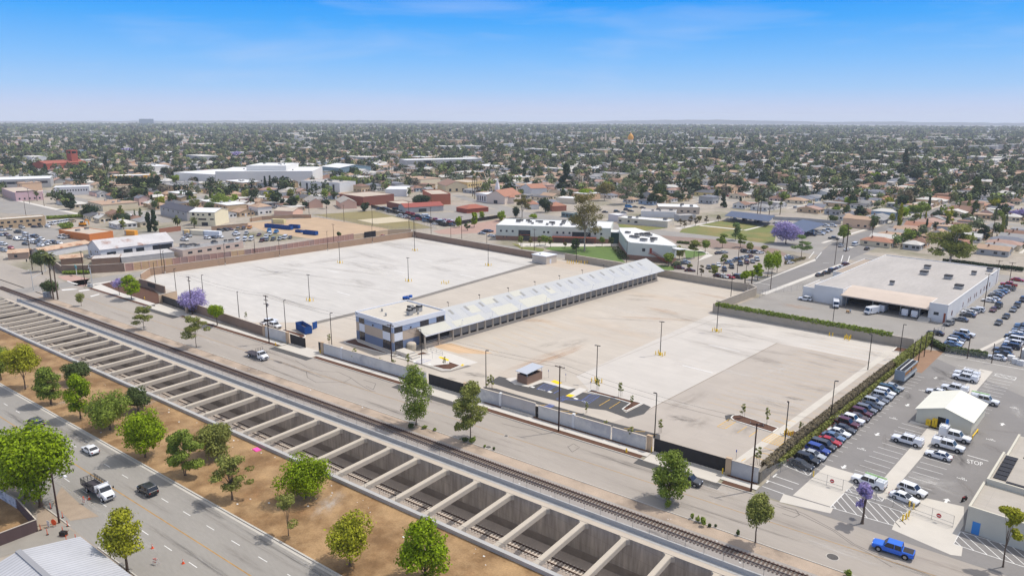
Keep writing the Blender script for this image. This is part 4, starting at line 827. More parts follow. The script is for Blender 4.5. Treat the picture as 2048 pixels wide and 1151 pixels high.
ucar('pickup+ladder','white','O',885,262,PI-.05,'white utility pickup with lime ladder behind the jacaranda');ucar('suv','white','O',1210,320,-.12,'white small SUV nearest the exit gate path',None);ucar('sedan','white','O',1150,375,-.14,'white sedan parked across the hatched corner by the gate',None)
ucar('sedan','white','N',1120,420,PI,'white sedan with only its roof showing behind the gabled shed',None)
car('pickup','azure',Z('O',1065,765),PI+SROT,label='bright blue pickup driving along the street',group=None)
car('flatbed','white',Z('E',2010,1020)if False else Z('b',150,770),SROT,label='white flatbed truck with dark empty deck on the street')
car('staketruck','white',Z('J',905,400),SROT,label='white stake bed truck driving on the lower boulevard')
car('suv','black',Z('J',1345,385),PI+SROT,label='black SUV driving away on the lower boulevard')
car('sedan','white',Z('I',905,915),PI+SROT,label='white sedan driving on the lower boulevard')
car('minivan','charcoal',Z('I',360,650),PI+SROT,label='dark minivan half hidden by the big bright green tree')
car('suv','charcoal',(Z('M',300,1020)[0],Z('M',300,1020)[1]),SROT,label='dark SUV parked behind a street tree near the last gate')
car('pickup','white',Z('b',390,80),PI*.55,label='white utility pickup behind the street wall, farther of two');car('pickup','white',Z('b',500,150),0.1,label='white utility pickup behind the street wall beside the dumpster bed')
def cr(zn,x,y_,k,c,rz,place):return car(k,c,Z(zn,x,y_),rz,place=place)
R=PI/2
car('suv','white',Z('H',412,600),PI+.1,label='white SUV parked by the blank end of the postal depot');car('stepvan','white',Z('H',640,648),-R+.35,label='white delivery van at the west end of the dock canopy');car('stepvan','white',Z('H',905,700),-R-.35,label='larger white delivery van pulling away from the dock canopy')
car('sedan','black',Z('H',1385,855),PI,label='black sedan at the fence corner near the postal depot');car('suv','grey',Z('H',1485,785),-R-.2,label='grey SUV parked at the depot front corner');
for i,x in enumerate((978,1183,1258)):car('stepvan','white',(Z('H',x,690+10*i)[0],268.5),R,label=['white delivery van deep in the dock shadow','white delivery van backed under the canopy near the ramp','white delivery van backed under the canopy at the ramp'][i])
rw=[cr('m',385,582,'sedan','grey',PI,'along the depot side wall'),cr('m',455,540,'sedan','charcoal',PI,'along the depot side wall'),cr('m',470,515,'sedan','white',PI,'along the depot side wall'),cr('m',500,500,'suv','silver',PI,'along the depot side wall'),cr('m',545,492,'suv','white',PI,'along the depot side wall'),cr('m',660,400,'sedan','white',PI,'along the depot side wall'),cr('m',700,385,'sedan','white',PI,'along the depot side wall'),cr('m',720,355,'sedan','charcoal',PI,'along the depot side wall'),cr('m',740,335,'sedan','silver',PI,'along the depot side wall'),cr('m',770,318,'sedan','steel',PI,'along the depot side wall'),cr('m',795,305,'sedan','silver',PI,'along the depot side wall'),cr('m',832,285,'pickup','grey',PI,'along the depot side wall'),cr('m',850,250,'pickup','red',PI,'along the depot side wall')]
row(rw)
rw=[cr('m',752,615,'sedan','charcoal',-R,'in the depot middle aisle'),cr('m',825,555,'sedan','black',-R,'in the depot middle aisle'),cr('m',893,490,'sedan','grey',-R,'in the depot middle aisle'),cr('m',930,450,'suv','charcoal',-R,'in the depot middle aisle'),cr('m',985,395,'suv','navy',-R,'in the depot middle aisle')]
row(rw);rw=[cr('m',700,490,'sedan','maroon',-R,'between the depot aisles'),cr('m',750,455,'pickup','black',-R,'between the depot aisles')];row(rw)
pl2='by the depot fence end'
rw=[cr('m',420,725,'pickup','white',0,pl2),cr('m',395,755,'suv','navy',0,pl2),cr('m',345,780,'suv','grey',0,pl2),cr('m',330,805,'suv','white',0,pl2),cr('m',310,825,'sedan','steel',0,pl2)];row(rw)
pl2='in the packed depot row'
rw=[]
for x,y_,s in((735,950,'sedan white'),(800,915,'sedan charcoal'),(790,880,'suv grey'),(870,845,'suv navy'),(890,815,'suv white'),(920,790,'van white'),(900,752,'minivan black'),(935,725,'sedan white'),(960,705,'sedan silver'),(965,685,'sedan grey'),(985,665,'suv charcoal'),(990,640,'sedan steel')):
 k,c=s.split();rw.append(cr('m',x,y_,k,c,PI,pl2))
row(rw)
car('sedan','red',Z('m',935,200),0,label='red sedan on the road behind the postal depot')
pl2='on the depot street front'
rw=[cr('H',x,y_,k,c,R-.25,pl2)for x,y_,k,c in((520,418,'sedan','charcoal'),(570,402,'sedan','black'),(615,386,'suv','navy'),(640,380,'sedan','maroon'),(660,370,'sedan','silver'),(685,360,'sedan','white'),(715,342,'suv','maroon'))];row(rw)
for i,(x,y_)in enumerate(((740,395),(790,370),(830,355))):car('sedan',['silver','steel','white'][i],Z('H',x,y_),0,label=f'{["silver","blue grey","white"][i]} sedan tucked against the depot side annex')
pl2='in the school car park centre row';rw=[]
for x,y_,s in((800,648,'sedan steel'),(830,640,'sedan silver'),(860,632,'sedan grey'),(890,622,'suv navy'),(920,612,'sedan charcoal'),(950,602,'sedan silver'),(985,594,'sedan steel'),(1025,586,'sedan maroon')):
 k,c=s.split();rw.append(cr('h',x,y_,k,c,R,pl2))
row(rw);pl2='in the school car park front row';rw=[]
for x,y_,s in((600,700,'sedan black'),(650,690,'sedan charcoal'),(700,675,'sedan white'),(760,725,'suv navy'),(835,695,'suv black'),(925,665,'suv navy'),(990,650,'suv maroon'),(1050,640,'sedan grey'),(1095,618,'suv silver')):
 k,c=s.split();rw.append(cr('h',x,y_,k,c,-R+.6,pl2))
row(rw);pl2='beside the school stair wing';rw=[]
for x,y_,s in((270,675,'sedan charcoal'),(300,705,'sedan maroon'),(340,655,'sedan grey'),(365,642,'sedan silver'),(410,730,'sedan maroon')):
 k,c=s.split();rw.append(cr('h',x,y_,k,c,.5,pl2))
row(rw);pl2='by the court wall trees';rw=[]
for x,y_,s in((700,785,'sedan maroon'),(755,795,'sedan white'),(815,800,'sedan red'),(905,800,'suv charcoal'),(940,790,'sedan grey')):
 k,c=s.split();rw.append(cr('h',x,y_,k,c,-.1,pl2))
row(rw);pl2='in the car park back row';rw=[]
for x,y_,s in((705,552,'sedan navy'),(755,545,'sedan silver'),(968,532,'suv charcoal'),(1035,540,'sedan white'),(1080,545,'suv navy'),(1125,548,'sedan white'),(1420,590,'sedan white'),(1425,608,'sedan steel'),(1430,630,'sedan charcoal'),(1425,650,'sedan white')):
 k,c=s.split();rw.append(cr('h',x,y_,k,c,R-.4,pl2))
row(rw)
pl2='under the solar canopy by the lawn';rw=[cr('h',x,y_,k,c,R,pl2)for x,y_,k,c in((865,200,'sedan','white'),(970,212,'suv','charcoal'),(1090,220,'sedan','white'),(1125,225,'sedan','grey'),(1040,200,'sedan','navy'))];row(rw)
pl2='beside the second solar canopy';rw=[cr('h',x,y_,k,c,.1,pl2)for x,y_,k,c in((1295,245,'sedan','white'),(1660,365,'suv','navy'),(1735,355,'pickup','white'),(1755,345,'sedan','silver'),(1785,330,'pickup','white'),(1820,318,'pickup','silver'),(1800,272,'suv','white'),(1865,272,'pickup','white'),(1640,335,'van','white'))];row(rw)
car('pickup','charcoal',Z('h',1880,405),0.2,label='dark pickup with a loaded bed in the solar canopy lot')
for x,y_,k,c,l in((1955,478,'sedan','silver','silver sedan on the side street nearest the crossing'),(2012,515,'sedan','white','white sedan at the crossing corner')):car(k,c,Z('h',x,y_),R,label=l)
pl2='on the residential side street';rw=[cr('r',x,y_,k,c,R,pl2)for x,y_,k,c in((350,960,'van','white'),(440,940,'suv','navy'),(470,1000,'sedan','black'),(550,890,'suv','charcoal'),(580,875,'suv','grey'),(735,825,'suv','black'),(850,780,'sedan','grey'),(920,755,'suv','charcoal'),(1065,712,'suv','black'),(1070,662,'sedan','white'),(1580,510,'sedan','white'))];row(rw)
pl2='in the west auto lot';rw=[]
W1=[(40,520,'sedan white'),(115,508,'sedan silver'),(283,490,'suv silver'),(445,480,'sedan navy'),(520,475,'sedan black'),(240,550,'pickup charcoal'),(20,585,'sedan steel'),(85,585,'suv maroon'),(130,620,'pickup brown'),(220,640,'pickup white'),(270,640,'pickup white'),(335,590,'van white'),(440,610,'suv navy'),(455,595,'sedan charcoal'),(350,650,'sedan silver'),(395,640,'sedan white'),(430,680,'pickup white'),(475,690,'sedan charcoal'),(535,645,'suv white'),(500,660,'sedan grey'),(540,700,'sedan white'),(590,700,'sedan silver'),(640,685,'suv white'),(690,685,'suv navy'),(760,690,'sedan white'),(45,705,'suv white'),(60,785,'sedan silver'),(140,750,'sedan red'),(15,770,'sedan grey'),(330,700,'sedan charcoal'),(390,600,'sedan white'),(520,720,'sedan white'),(610,475,'sedan white')]
for x,y_,s in W1:
 k,c=s.split();rw.append(cr('j',x,y_,k,c,.3+random.uniform(-.25,.25),pl2))
pl2='in the west hedge row';rw=[]
for x,y_,s in((640,445,'pickup white'),(695,440,'van white'),(775,428,'van white'),(845,415,'van white'),(925,412,'pickup tan'),(800,610,'van white'),(850,620,'pickup silver')):
 k,c=s.split();rw.append(cr('j',x,y_,k,c,-.9,pl2))
row(rw);pl2='before the rusty barn';rw=[cr('j',x,y_,k,c,PI+.3,pl2)for x,y_,k,c in((1175,880,'sedan','white'),(1245,895,'sedan','white'),(1370,890,'suv','white'),(1450,880,'van','white'))];row(rw)
pl2='in the salvage yard';rw=[]
for x,y_,s in((1000,585,'pickup white'),(1050,530,'pickup silver'),(1330,560,'suv white'),(1430,550,'sedan charcoal'),(1515,540,'sedan white'),(1520,450,'minivan black'),(1600,440,'suv navy'),(1660,430,'sedan maroon'),(1745,500,'pickup white')):
 k,c=s.split();rw.append(cr('k',x,y_,k,c,.2,pl2))
for x,y_,s in((340,185,'pickup silver'),(500,200,'sedan maroon'),(540,275,'pickup maroon'),(600,265,'suv grey'),(680,260,'suv charcoal'),(765,255,'suv silver'),(830,240,'van white'),(900,235,'sedan black'),(640,195,'van white'),(210,195,'pickup white'),(590,230,'pickup white'),(720,165,'pickup cyan'),(630,150,'pickup cyan'),(230,130,'pickup gold'),(300,120,'suv brown'),(380,110,'pickup orange'),(230,275,'van white'),(320,265,'van white'),(400,258,'van white')):
 k,c=s.split();rw.append(cr('o',x,y_,k,c,-.7+random.uniform(-.1,.1),pl2))
pass
car('sedan','red',Z('B',1025,1052),.6,label='red sedan on the lane outside the tan wall')
pl2='in the crowded tow lot';rw=[]
rs=random.Random(5)
for k_ in range(64):
 u,v=rs.random(),rs.random();x=950+u*600+40*v;y_=815+u*130+(v-.5)*60*(1 if u>.2 else .5)+18
 kk=rs.choice(['sedan','sedan','suv','pickup','hatchback','van']);cc=rs.choice(['white','white','white','silver','grey','charcoal','black','red','steel','maroon'])
 if 950<x<1560:rw.append(car(kk,cc,Z('B',x,y_),rs.choice([.6,.65,.7]),place=pl2))
ok_=[];
for c in rw:
 if all(math.dist(c['p'],d['p'])>2.6 for d in ok_):ok_.append(c)
 else:bpy.data.objects.remove(c['o'],do_unlink=True)if c['o'].type=='MESH' else None;CARS.remove(c)
pl2='at the school west end';rw=[cr('f',x,y_,k,c,.5,pl2)for x,y_,k,c in((20,350,'sedan','silver'),(50,330,'sedan','navy'),(75,330,'suv','charcoal'),(100,325,'sedan','black'),(118,375,'sedan','white'))];row(rw)
pl2='on the lot beyond the school roof';rw=[cr('f',x,y_,k,c,.5,pl2)for x,y_,k,c in((1110,105,'suv','navy'),(1210,105,'sedan','grey'),(1280,130,'sedan','black'),(1400,125,'suv','charcoal'),(1470,135,'sedan','silver'),(1500,108,'suv','navy'),(1545,120,'sedan','black'),(1520,78,'van','cyan'),(1590,78,'sedan','charcoal'),(1665,85,'sedan','charcoal'),(1870,88,'sedan','white'))];row(rw)
for i,(x,y_,k,c)in enumerate(((95,160,'pickup','white'),(60,155,'van','white'),(290,150,'sedan','red'),(130,165,'pickup','white'))):pass
M_roofw=mat('white_roof',S(222,222,220),var=0.06,scale=0.2,var2=.04,scale2=2);M_roofg=mat('grey_worn_roof',S(178,172,165),var=0.12,scale=0.12,var2=.08,scale2=1.2,stretch=(1,.25,1));M_rooft=mat('tan_roof',S(190,176,158),var=.08,scale=.2)
M_white=mat('white_wall',S(222,220,216),var=.04,scale=.3);M_sage=mat('pale_sage_wall',S(206,208,196),var=.03,scale=.3,joints=(6,2,.93,.04,(PI/2,0,0)));M_brickb=mat('brown_brick_base',S(150,116,96),var=.08,scale=.6);M_rust=mat('red_brown_trim',S(158,88,66),var=.08)
M_winc=mat('window_glass',S(40,48,58),rough=.15,spec=.6);M_greenglass=mat('green_glass',S(64,92,86),rough=.15,spec=.6)
KEEP=[]
def LOC(p1,p2,q):
 dx,dy=p2[0]-p1[0],p2[1]-p1[1];l=math.hypot(dx,dy);ux,uy=dx/l,dy/l;vx,vy=q[0]-p1[0],q[1]-p1[1];return(vx*ux+vy*uy,-vx*uy+vy*ux)
def bld(name,label,cat,p1,p2,D,h,wall,roof,kind='flat',rh=1.8,axis='x',wins=(),base=None,par=.35,over=.4,doors=(),units=0,wallname='wall',group=None,chim=False):
 L_=math.dist(p1,p2);a=math.atan2(p2[1]-p1[1],p2[0]-p1[0]);t=thing(name,label,cat,(*p1,0),a,group)
 c=(p1[0]+math.cos(a)*L_/2-math.sin(a)*D/2,p1[1]+math.sin(a)*L_/2+math.cos(a)*D/2);KEEP.append((c[0],c[1],L_+6,D+6,a))
 mb=MB();mb.box(0,L_,0,D,-.1,h,0,bottom=False)
 if kind=='gable':
  if axis=='x':ym=D/2;[mb.quad([(x,0,h),(x,D,h),(x,ym,h+rh)])for x in(0,L_)]
  else:[mb.quad([(0,y,h),(L_,y,h),(L_/2,y,h+rh)])for y in(0,D)]
 w_=mb.build(wallname,wall,t)
 if base:mb=MB();mb.box(-.05,L_+.05,-.05,D+.05,-.1,base[1],0);mb.build('base_course',base[0],t)
 mb=MB()
 if kind=='flat':
  mb.box(.25,L_-.25,.25,D-.25,h,h+.06);r=mb.build('roof',roof,t)
  pm=MB();e=.05
  for b in((-e,L_+e,-e,.25),(-e,L_+e,D-.25,D+e),(-e,.25,.25,D-.25),(L_-.25,L_+e,.25,D-.25)):pm.box(*b,h-.15,h+par)
  pm.build('parapet',wall,t)
 elif kind=='gable':
  k=rh/((D if axis=='x' else L_)/2);z0=h-k*over
  if axis=='x':
   ym=D/2
   for s in(0,.14):mb.quad([(-over,-over,z0+s),(L_+over,-over,z0+s),(L_+over,ym,h+rh+s),(-over,ym,h+rh+s)]);mb.quad([(L_+over,D+over,z0+s),(-over,D+over,z0+s),(-over,ym,h+rh+s),(L_+over,ym,h+rh+s)])
   mb.box(-over,L_+over,-over-.02,-over,z0,z0+.14)
   for x in(-over,L_+over):mb.quad([(x,-over,z0),(x,ym,h+rh),(x,ym,h+rh+.14),(x,-over,z0+.14)]);mb.quad([(x,D+over,z0),(x,ym,h+rh),(x,ym,h+rh+.14),(x,D+over,z0+.14)])
  else:
   xm=L_/2
   for s in(0,.14):mb.quad([(-over,D+over,z0+s),(-over,-over,z0+s),(xm,-over,h+rh+s),(xm,D+over,h+rh+s)]);mb.quad([(L_+over,-over,z0+s),(L_+over,D+over,z0+s),(xm,D+over,h+rh+s),(xm,-over,h+rh+s)])
   mb.box(L_+over,L_+over+.02,-over,D+over,z0,z0+.14)
   for y in(-over,D+over):mb.quad([(-over,y,z0),(xm,y,h+rh),(xm,y,h+rh+.14),(-over,y,z0+.14)]);mb.quad([(L_+over,y,z0),(xm,y,h+rh),(xm,y,h+rh+.14),(L_+over,y,z0+.14)])
  r=mb.build('roof',roof,t)
 elif kind=='hip':mb.hip(0,L_,0,D,h,h+rh,0,over);mb.box(-over,L_+over,-over,D+over,h-.12,h);r=mb.build('roof',roof,t)
 if chim and kind!='flat':mb=MB();mb.box(L_*.7,L_*.7+.7,D*.35,D*.35+.7,h,h+rh+.8);mb.build('chimney',M_brickb,r)
 for f,u0,u1,z0,z1 in wins:
  mb=MB();gl=MB();e=.06 if base and z0<base[1]else .0
  LL=L_ if f in 'fb' else D;a0,a1=u0*LL,u1*LL
  bx={'f':lambda o,d,m:m.box(a0+o,a1-o,-d-e,-.003-e if o==0 else-.05-e,z0+o,z1-o),'s':lambda o,d,m:m.box(L_+(.003 if o==0 else .05)+e,L_+d+e,a0+o,a1-o,z0+o,z1-o),'w':lambda o,d,m:m.box(-d-e,-(.003 if o==0 else .05)-e,a0+o,a1-o,z0+o,z1-o)}[f]
  bx(0,.049,mb);o=mb.build('window',M_frame,t);bx(.08,.065,gl);gl.build('pane',M_winc,o)
 for f,u,w2,z1,m in doors:
  mb=MB();LL=L_ if f=='f' else D;a0=u*LL
  if f=='f':mb.box(a0,a0+w2,-.07,-.002,0,z1)
  else:mb.box(L_+.002,L_+.07,a0,a0+w2,0,z1)
  mb.build('door',m,t)
 rs=random.Random(len(KEEP))
 for i in range(units):
  x,y=rs.uniform(.12,.85)*L_,rs.uniform(.2,.75)*D;s=rs.uniform(1.0,2.6);hvac(t,x,y,h+.06,s,s*rs.uniform(.6,1.2),rs.uniform(.8,1.5),False)
 return t
def rowin(f,n,z0,z1,w,u0=.04,u1=.96,L_=1):
 return[(f,u0+(u1-u0)*(i+.5)/n-w/2,u0+(u1-u0)*(i+.5)/n+w/2,z0,z1)for i in range(n)]
p1,p2=Z('f',165,405),Z('f',1335,445);hS=hgt(p1,'f',172,252);D=LOC(p1,p2,Z('f',330,188,hS))[1]
fw=[('f',(x-165)/1170-.008,(x-165)/1170+.009,4.6,5.7)for x in(215,275,338,662,705,797,860,922,1180,1240)]+[('f',.20,.305,.3,5.9),('f',.67,.83,3.4,5.8),('f',.69,.80,.2,2.9),('f',.06,.07,1.7,2.3),('f',.09,.10,1.7,2.3)]
sch=bld('school_building','long pale two storey school block with white roof and brown brick base','school',p1,p2,D,hS-.4,M_sage,M_roofw,'flat',wins=fw,base=(M_brickb,2.4),units=26,par=.4)
Ls=math.dist(p1,p2);mb=MB();mb.box(.5*Ls,.88*Ls,-3.2,-.07,3.0,3.25);
for u in(.51,.6,.7,.79,.87):mb.box(u*Ls,u*Ls+.3,-3.1,-2.8,0,3.0)
mb.build('entrance_canopy',M_rust,sch)
mb=MB();mb.box(.2*Ls,.305*Ls,-.35,-.1,3.2,3.5);mb.build('spandrel',M_rust,sch)
mb=MB();mb.box(Ls-.2,Ls+5.2,1.2,8,0,5.9);o=mb.build('stair_link',M_greenglass,sch);mb=MB();mb.box(Ls-.4,Ls+5.5,1.0,8.5,5.9,6.3);mb.build('link_roof',M_roofw,o)
mu=MB()
for i in range(9):mu.box(Ls+.1+i*.6,Ls+.16+i*.6,1.13,1.2,0,5.9)
for z in(1,2,3,4,5):mu.box(Ls,Ls+5.2,1.14,1.2,z,z+.08)
mu.build('mullion_frame',M_frame,o)
A_,B_,C_=Z('f',1425,470),Z('f',1510,602),Z('f',1960,645);hW=hgt(B_,'f',1508,432)
pts=[A_,B_,C_,G(*pxy('f',2015,462),hW),G(*pxy('f',1850,368),hW),G(*pxy('f',1590,284),hW),G(*pxy('f',1425,284),hW)]
t=thing('school_wing','angled pale school wing with white roof and red outside stair','school');KEEP.append((*B_,70,70,0))
mb=MB();mb.prism(pts,-.1,hW,0);mb.build('wall',M_sage,t);mb=MB();cx_=sum(p[0]for p in pts)/7;cy_=sum(p[1]for p in pts)/7;mb.prism([(cx_+(p[0]-cx_)*.985,cy_+(p[1]-cy_)*.985)for p in pts],hW,hW+.1,0);mb.build('roof',M_roofw,t)
mb=MB();q=[(cx_+(p[0]-cx_)*1.004,cy_+(p[1]-cy_)*1.004)for p in pts];mb.prism(q,-.1,2.2);mb.build('base_course',M_brickb,t)
rs=random.Random(3)
for i in range(14):
 f,g_=rs.uniform(.15,.75),rs.uniform(.1,.8);x=A_[0]+(B_[0]-A_[0])*f+(pts[4][0]-A_[0])*g_*.8;y_=A_[1]+(B_[1]-A_[1])*f+(pts[4][1]-A_[1])*g_*.8;hvac(t,x,y_,hW+.1,rs.uniform(1.2,3),rs.uniform(1.2,2.6),rs.uniform(.8,1.6),False)
d=(C_[0]-B_[0],C_[1]-B_[1]);l=math.hypot(*d);u=(d[0]/l,d[1]/l);n_=(u[1],-u[0])
def onw(f,o):return(B_[0]+d[0]*f+n_[0]*o,B_[1]+d[1]*f+n_[1]*o)
mb=MB();mb.wallseg(onw(.5,.06),onw(.55,.06),.1,4.0,6.3);mb.build('door',M_rust,t);mb=MB();mb.wallseg(onw(.33,.05),onw(.4,.05),.1,4.4,5.9);mb.build('window',M_winc,t)
mb=MB();mb.wallseg(onw(.49,.9),onw(.58,.9),1.6,3.8,3.95)
for i in range(14):f0=.58+i*.025;mb.wallseg(onw(f0,.9),onw(f0+.027,.9),1.5,3.7-i*.27,3.85-i*.27)
for o_ in(.15,1.65):a,b=onw(.58,o_),onw(.93,o_);mb.tube((*a,4.9),(*b,1.1),.06,.06,5);mb.tube((*a,4.4),(*b,.6),.05,.05,5);a2=onw(.49,o_);mb.tube((*a2,4.9),(*a,4.9),.06,.06,5)
mb.build('outside_stair',M_rust,t)
a=pts[3];mb=MB();mb.prism([pts[2],(pts[2][0]+4,pts[2][1]-1),(pts[3][0]+6,pts[3][1]),pts[3]],hW-1.3,hW-1.0);mb.build('side_awning',M_roofw,t)
bld('school_annex','low cream school annex with white flat roof beside the lawn','school',Z('C',905,945),Z('C',1285,978),11,3.6,mat('annex_cream',S(214,204,186),var=.04),M_roofw,units=3,wins=[('f',.02,.07,1.2,2.4),('f',.2,.24,1.2,2.6),('f',.34,.40,1.2,2.4)])
bld('school_annex','smaller white roofed annex behind the cream annex','school',Z('C',1080,895),Z('C',1345,905),14,3.8,M_white,M_roofg,units=4)
bld('school_annex','broad white roofed school hall at the back of the annex group','school',Z('C',1210,868),Z('C',1530,875),20,4.6,mat('hall_tan',S(196,180,160),var=.04),M_roofw,units=4,wins=rowin('f',6,1.2,2.4,.06))
bld('school_annex','grey flat block in front of the white roofed hall','school',Z('C',1380,930),Z('C',1500,925),8,3.6,M_greyc,M_roofg)
bld('store_shed','pale windowless shed next to the cream annex','shed',Z('C',830,925),Z('C',905,935),9,4.2,mat('shed_white',S(216,208,206)),M_roofw)
bld('site_cabin','long glassy cabin at the road junction beyond the school','cabin',Z('C',470,895),Z('C',560,905),5,3,mat('cabin_green',S(120,140,140)),M_roofg,wins=rowin('f',3,1,2.2,.22))
M_lawn=mat('lawn',S(112,118,62),var=.12,scale=.08,var2=.12,scale2=1.5,tint2=(S(138,124,74),.05,.45,.62));M_lawng=mat('green_lawn',S(96,118,58),var=.12,scale=.2,var2=.1,scale2=2)
sheet('lawn',[ZP('h',(330,295),(740,208),(940,232),(1160,258),(1300,262),(1300,330),(1270,440),(1200,445),(620,365),(300,330))],.02,M_lawn)
sheet('school_lawn',[ZP('f',(660,500),(720,478),(1340,476),(1420,570),(1490,640),(1300,610),(900,545)),ZP('h',(350,505),(560,520),(600,545),(520,570),(370,600)),ZP('h',(40,660),(240,680),(250,715),(120,720))],.018,M_lawng)
sheet('dry_lawn',[ZP('C',(905,950),(1290,980),(1100,1005),(915,975)),ZP('f',(320,440),(660,500),(640,530),(420,500))],.017,M_lawn)
sheet('school_path',[ZP('f',(390,440),(1400,445),(1400,470),(420,478)),ZP('h',(240,290),(700,205),(720,208),(300,298)),ZP('h',(520,255),(950,300),(940,308),(500,262)),ZP('h',(950,308),(1150,260),(1170,266),(985,312)),ZP('h',(480,625),(590,545),(640,560),(640,570),(500,620)),ZP('h',(350,500),(520,510),(610,540),(590,555),(530,525),(360,512))],.024,M_walk)
sheet('school_car_park',[ZP('h',(110,720),(420,630),(640,560),(800,500),(940,510),(1160,540),(1400,580),(1480,600),(1380,660),(1030,850),(640,800),(200,730))],.016,mat('lot_asphalt',S(158,150,140),var=.1,scale=.1))
sheet('school_road',[[(-420,345),(-340,360),(-225,358),(-166,366),(-20,350),(-20,366),(-100,379),(-155,384),(-240,377),(-345,384),(-420,372)]],.011,M_asph_far)
sheet('brown_verge',[ZP('h',(100,360),(640,400),(1060,470),(1300,500),(1480,590),(1150,540),(800,498),(500,480),(280,440))],.014,mat('bare_verge',S(142,122,110),var=.15,scale=.2))
sheet('back_lane',[[(-331,60),(-320,60),(-320,258),(-215,266),(-190,266),(-190,276),(-236,274),(-330,266)]],.013,M_asph_far)
sheet('brick_pavement',[ZP('F',(1400,85),(1900,-5),(1990,-20),(1890,100),(1700,100),(1560,110),(1450,105))],.017,mat('pink_paving',S(172,142,128),var=.12,scale=.3))
sheet('side_street',[[(-126,262),(-115.2,262),(-114.5,352),(-128,900),(-139,900),(-140,408),(-127,345)]],.015,M_asph_yard)
sheet('side_walk',[[(-115.2,263),(-113,263),(-112,345),(-114.4,345)],ZP('h',(1030,858),(1110,840),(1690,600),(1700,620),(1640,640),(1100,850)),[(-143.5,400),(-141.5,400),(-140.5,900),(-142.5,900)],[(-127.5,395),(-125.5,395),(-125,900),(-127,900)]],.03,M_walk)
cw=MB()
for a,b in(((440,285),(480,235)),((495,288),(535,240)),((680,312),(695,262)),((730,315),(745,268)),((60,468),(155,485)),((545,320),(590,322))):cw.strip(Z('H',*a),Z('H',*b),.35,.03)
for i in range(7):cw.strip(Z('H',390+i*20,460-i*8),Z('H',420+i*20,466-i*8),.12,.03)
for y_ in np.arange(268,345,2.9):cw.strip((-105,y_),(-99.5,y_+.8),.1,.03)
struct('crossing_marking',cw,M_paint_w)
M_solar=mat('solar_panels',S(96,96,102),rough=.35,var=.05,joints=(1.2,2.2,.65,.06))
def solar(label,pts,z):
 q=[G(*pxy('h',x,y_),z)for x,y_ in pts];t=thing('solar_canopy',label,'solar canopy');mb=MB();mb.quad([(*q[0],z-.5),(*q[1],z+.5),(*q[2],z+.5),(*q[3],z-.5)]);mb.quad([(*q[0],z-.65),(*q[1],z+.35),(*q[2],z+.35),(*q[3],z-.65)][::-1]);mb.build('panel_roof',M_solar,t)
 c0=[(q[0][i]+q[1][i])/2 for i in(0,1)];c1=[(q[3][i]+q[2][i])/2 for i in(0,1)]
 for f in(.08,.35,.65,.92):mb=MB();p=(c0[0]+(c1[0]-c0[0])*f,c0[1]+(c1[1]-c0[1])*f);mb.tube((*p,0),(*p,z),.25,.25,6);mb.build('column',M_post,t)
solar('long blue solar canopy over cars behind the lawn',[(762,152),(832,118),(1282,166),(1216,212)],4.2);solar('tilted blue solar canopy beside the big purple tree',[(1600,318),(1360,288),(1560,206),(1800,234)],4.5)
sheet('solar_car_park',[ZP('h',(1300,260),(760,190),(830,170),(1240,190),(1500,210),(1880,240),(1990,330),(1960,400),(1750,500),(1480,440),(1300,440))],.016,M_asph_far)
fence('perimeter_wall','grey block wall behind the solar canopies',[Z('h',1260,200),Z('h',1560,215),Z('h',1950,250)],2.2,0,3,M_greyc,M_greyc,.12,False,'wall')
po=thing('postal_depot','large white depot with worn grey roof and long shaded dock canopy','depot',(-96,266,0));KEEP.append((-76,310,60,100,0))
mb=MB();mb.box(0,44,10,84,-.1,6);mb.box(0,10.3,0,10,-.1,6);mb.box(38.4,44,0,10,-.1,6);mb.build('wall',M_white,po)
mb=MB();mb.box(.3,43.7,10.3,83.7,6,6.06);mb.box(.3,10,.3,10.3,6,6.06);mb.box(38.7,43.7,.3,10.3,6,6.06);mb.build('roof',M_roofg,po)
mb=MB();
for b in((0,.3,0,84),(43.7,44.05,0,84),(.3,43.7,83.7,84),(.3,10.3,-.02,.3),(38.4,43.7,-.02,.3)):mb.box(*b,5.9,6.4)
mb.build('parapet',M_white,po)
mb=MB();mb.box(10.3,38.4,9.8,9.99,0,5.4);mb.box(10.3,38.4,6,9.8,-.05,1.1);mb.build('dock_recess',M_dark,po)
mb=MB();q=[(10.0,-1.2,4.3),(38.6,-1.2,4.3),(38.6,6.5,5.9),(10.0,6.5,5.9)];mb.quad(q);mb.quad([(x,y_,z-.25)for x,y_,z in q][::-1]);mb.box(10,38.6,-1.25,-1.2,3.9,4.3);mb.quad([(10,6.5,5.9),(38.6,6.5,5.9),(38.6,10.3,6.05),(10,10.3,6.05)]);mb.build('dock_canopy',mat('canopy_tan',S(204,188,172),var=.05,scale=.3),po)
for x in(12,21,30,36):mb=MB();mb.tube((x,-.8,0),(x,-.8,4.2),.15,.15,6);mb.build('canopy_column',M_post,po)
for y_,w2 in((6,1.2),(22,.8),(30,.8),(33,.8),(40,.8),(43,.8),(50,1.2),(56,1.2),(60,1.2),(66,1.2)):
 mb=MB();mb.box(44.002,44.06,y_,y_+w2,1.6,3.2);o=mb.build('window',M_rust,po);mb=MB();mb.box(44.061,44.08,y_+.15,y_+w2-.15,1.75,3.05);mb.build('pane',M_winc,o)
mb=MB();mb.box(40,41.5,-.06,-.003,2.4,3.4);mb.build('window',M_winc,po);mb=MB();mb.box(43,43.6,-.05,-.002,0,3.4);mb.build('downpipe',M_rust,po)
for x,y_,s in((21,62,2.2),(23,48,2.6),(32,46,2.6),(20,20,1.4),(39,30,2.6),(38,62,1.6),(41,74,2.0)):hvac(po,x,y_,6.06,s,s,1.6,False)
mb=MB()
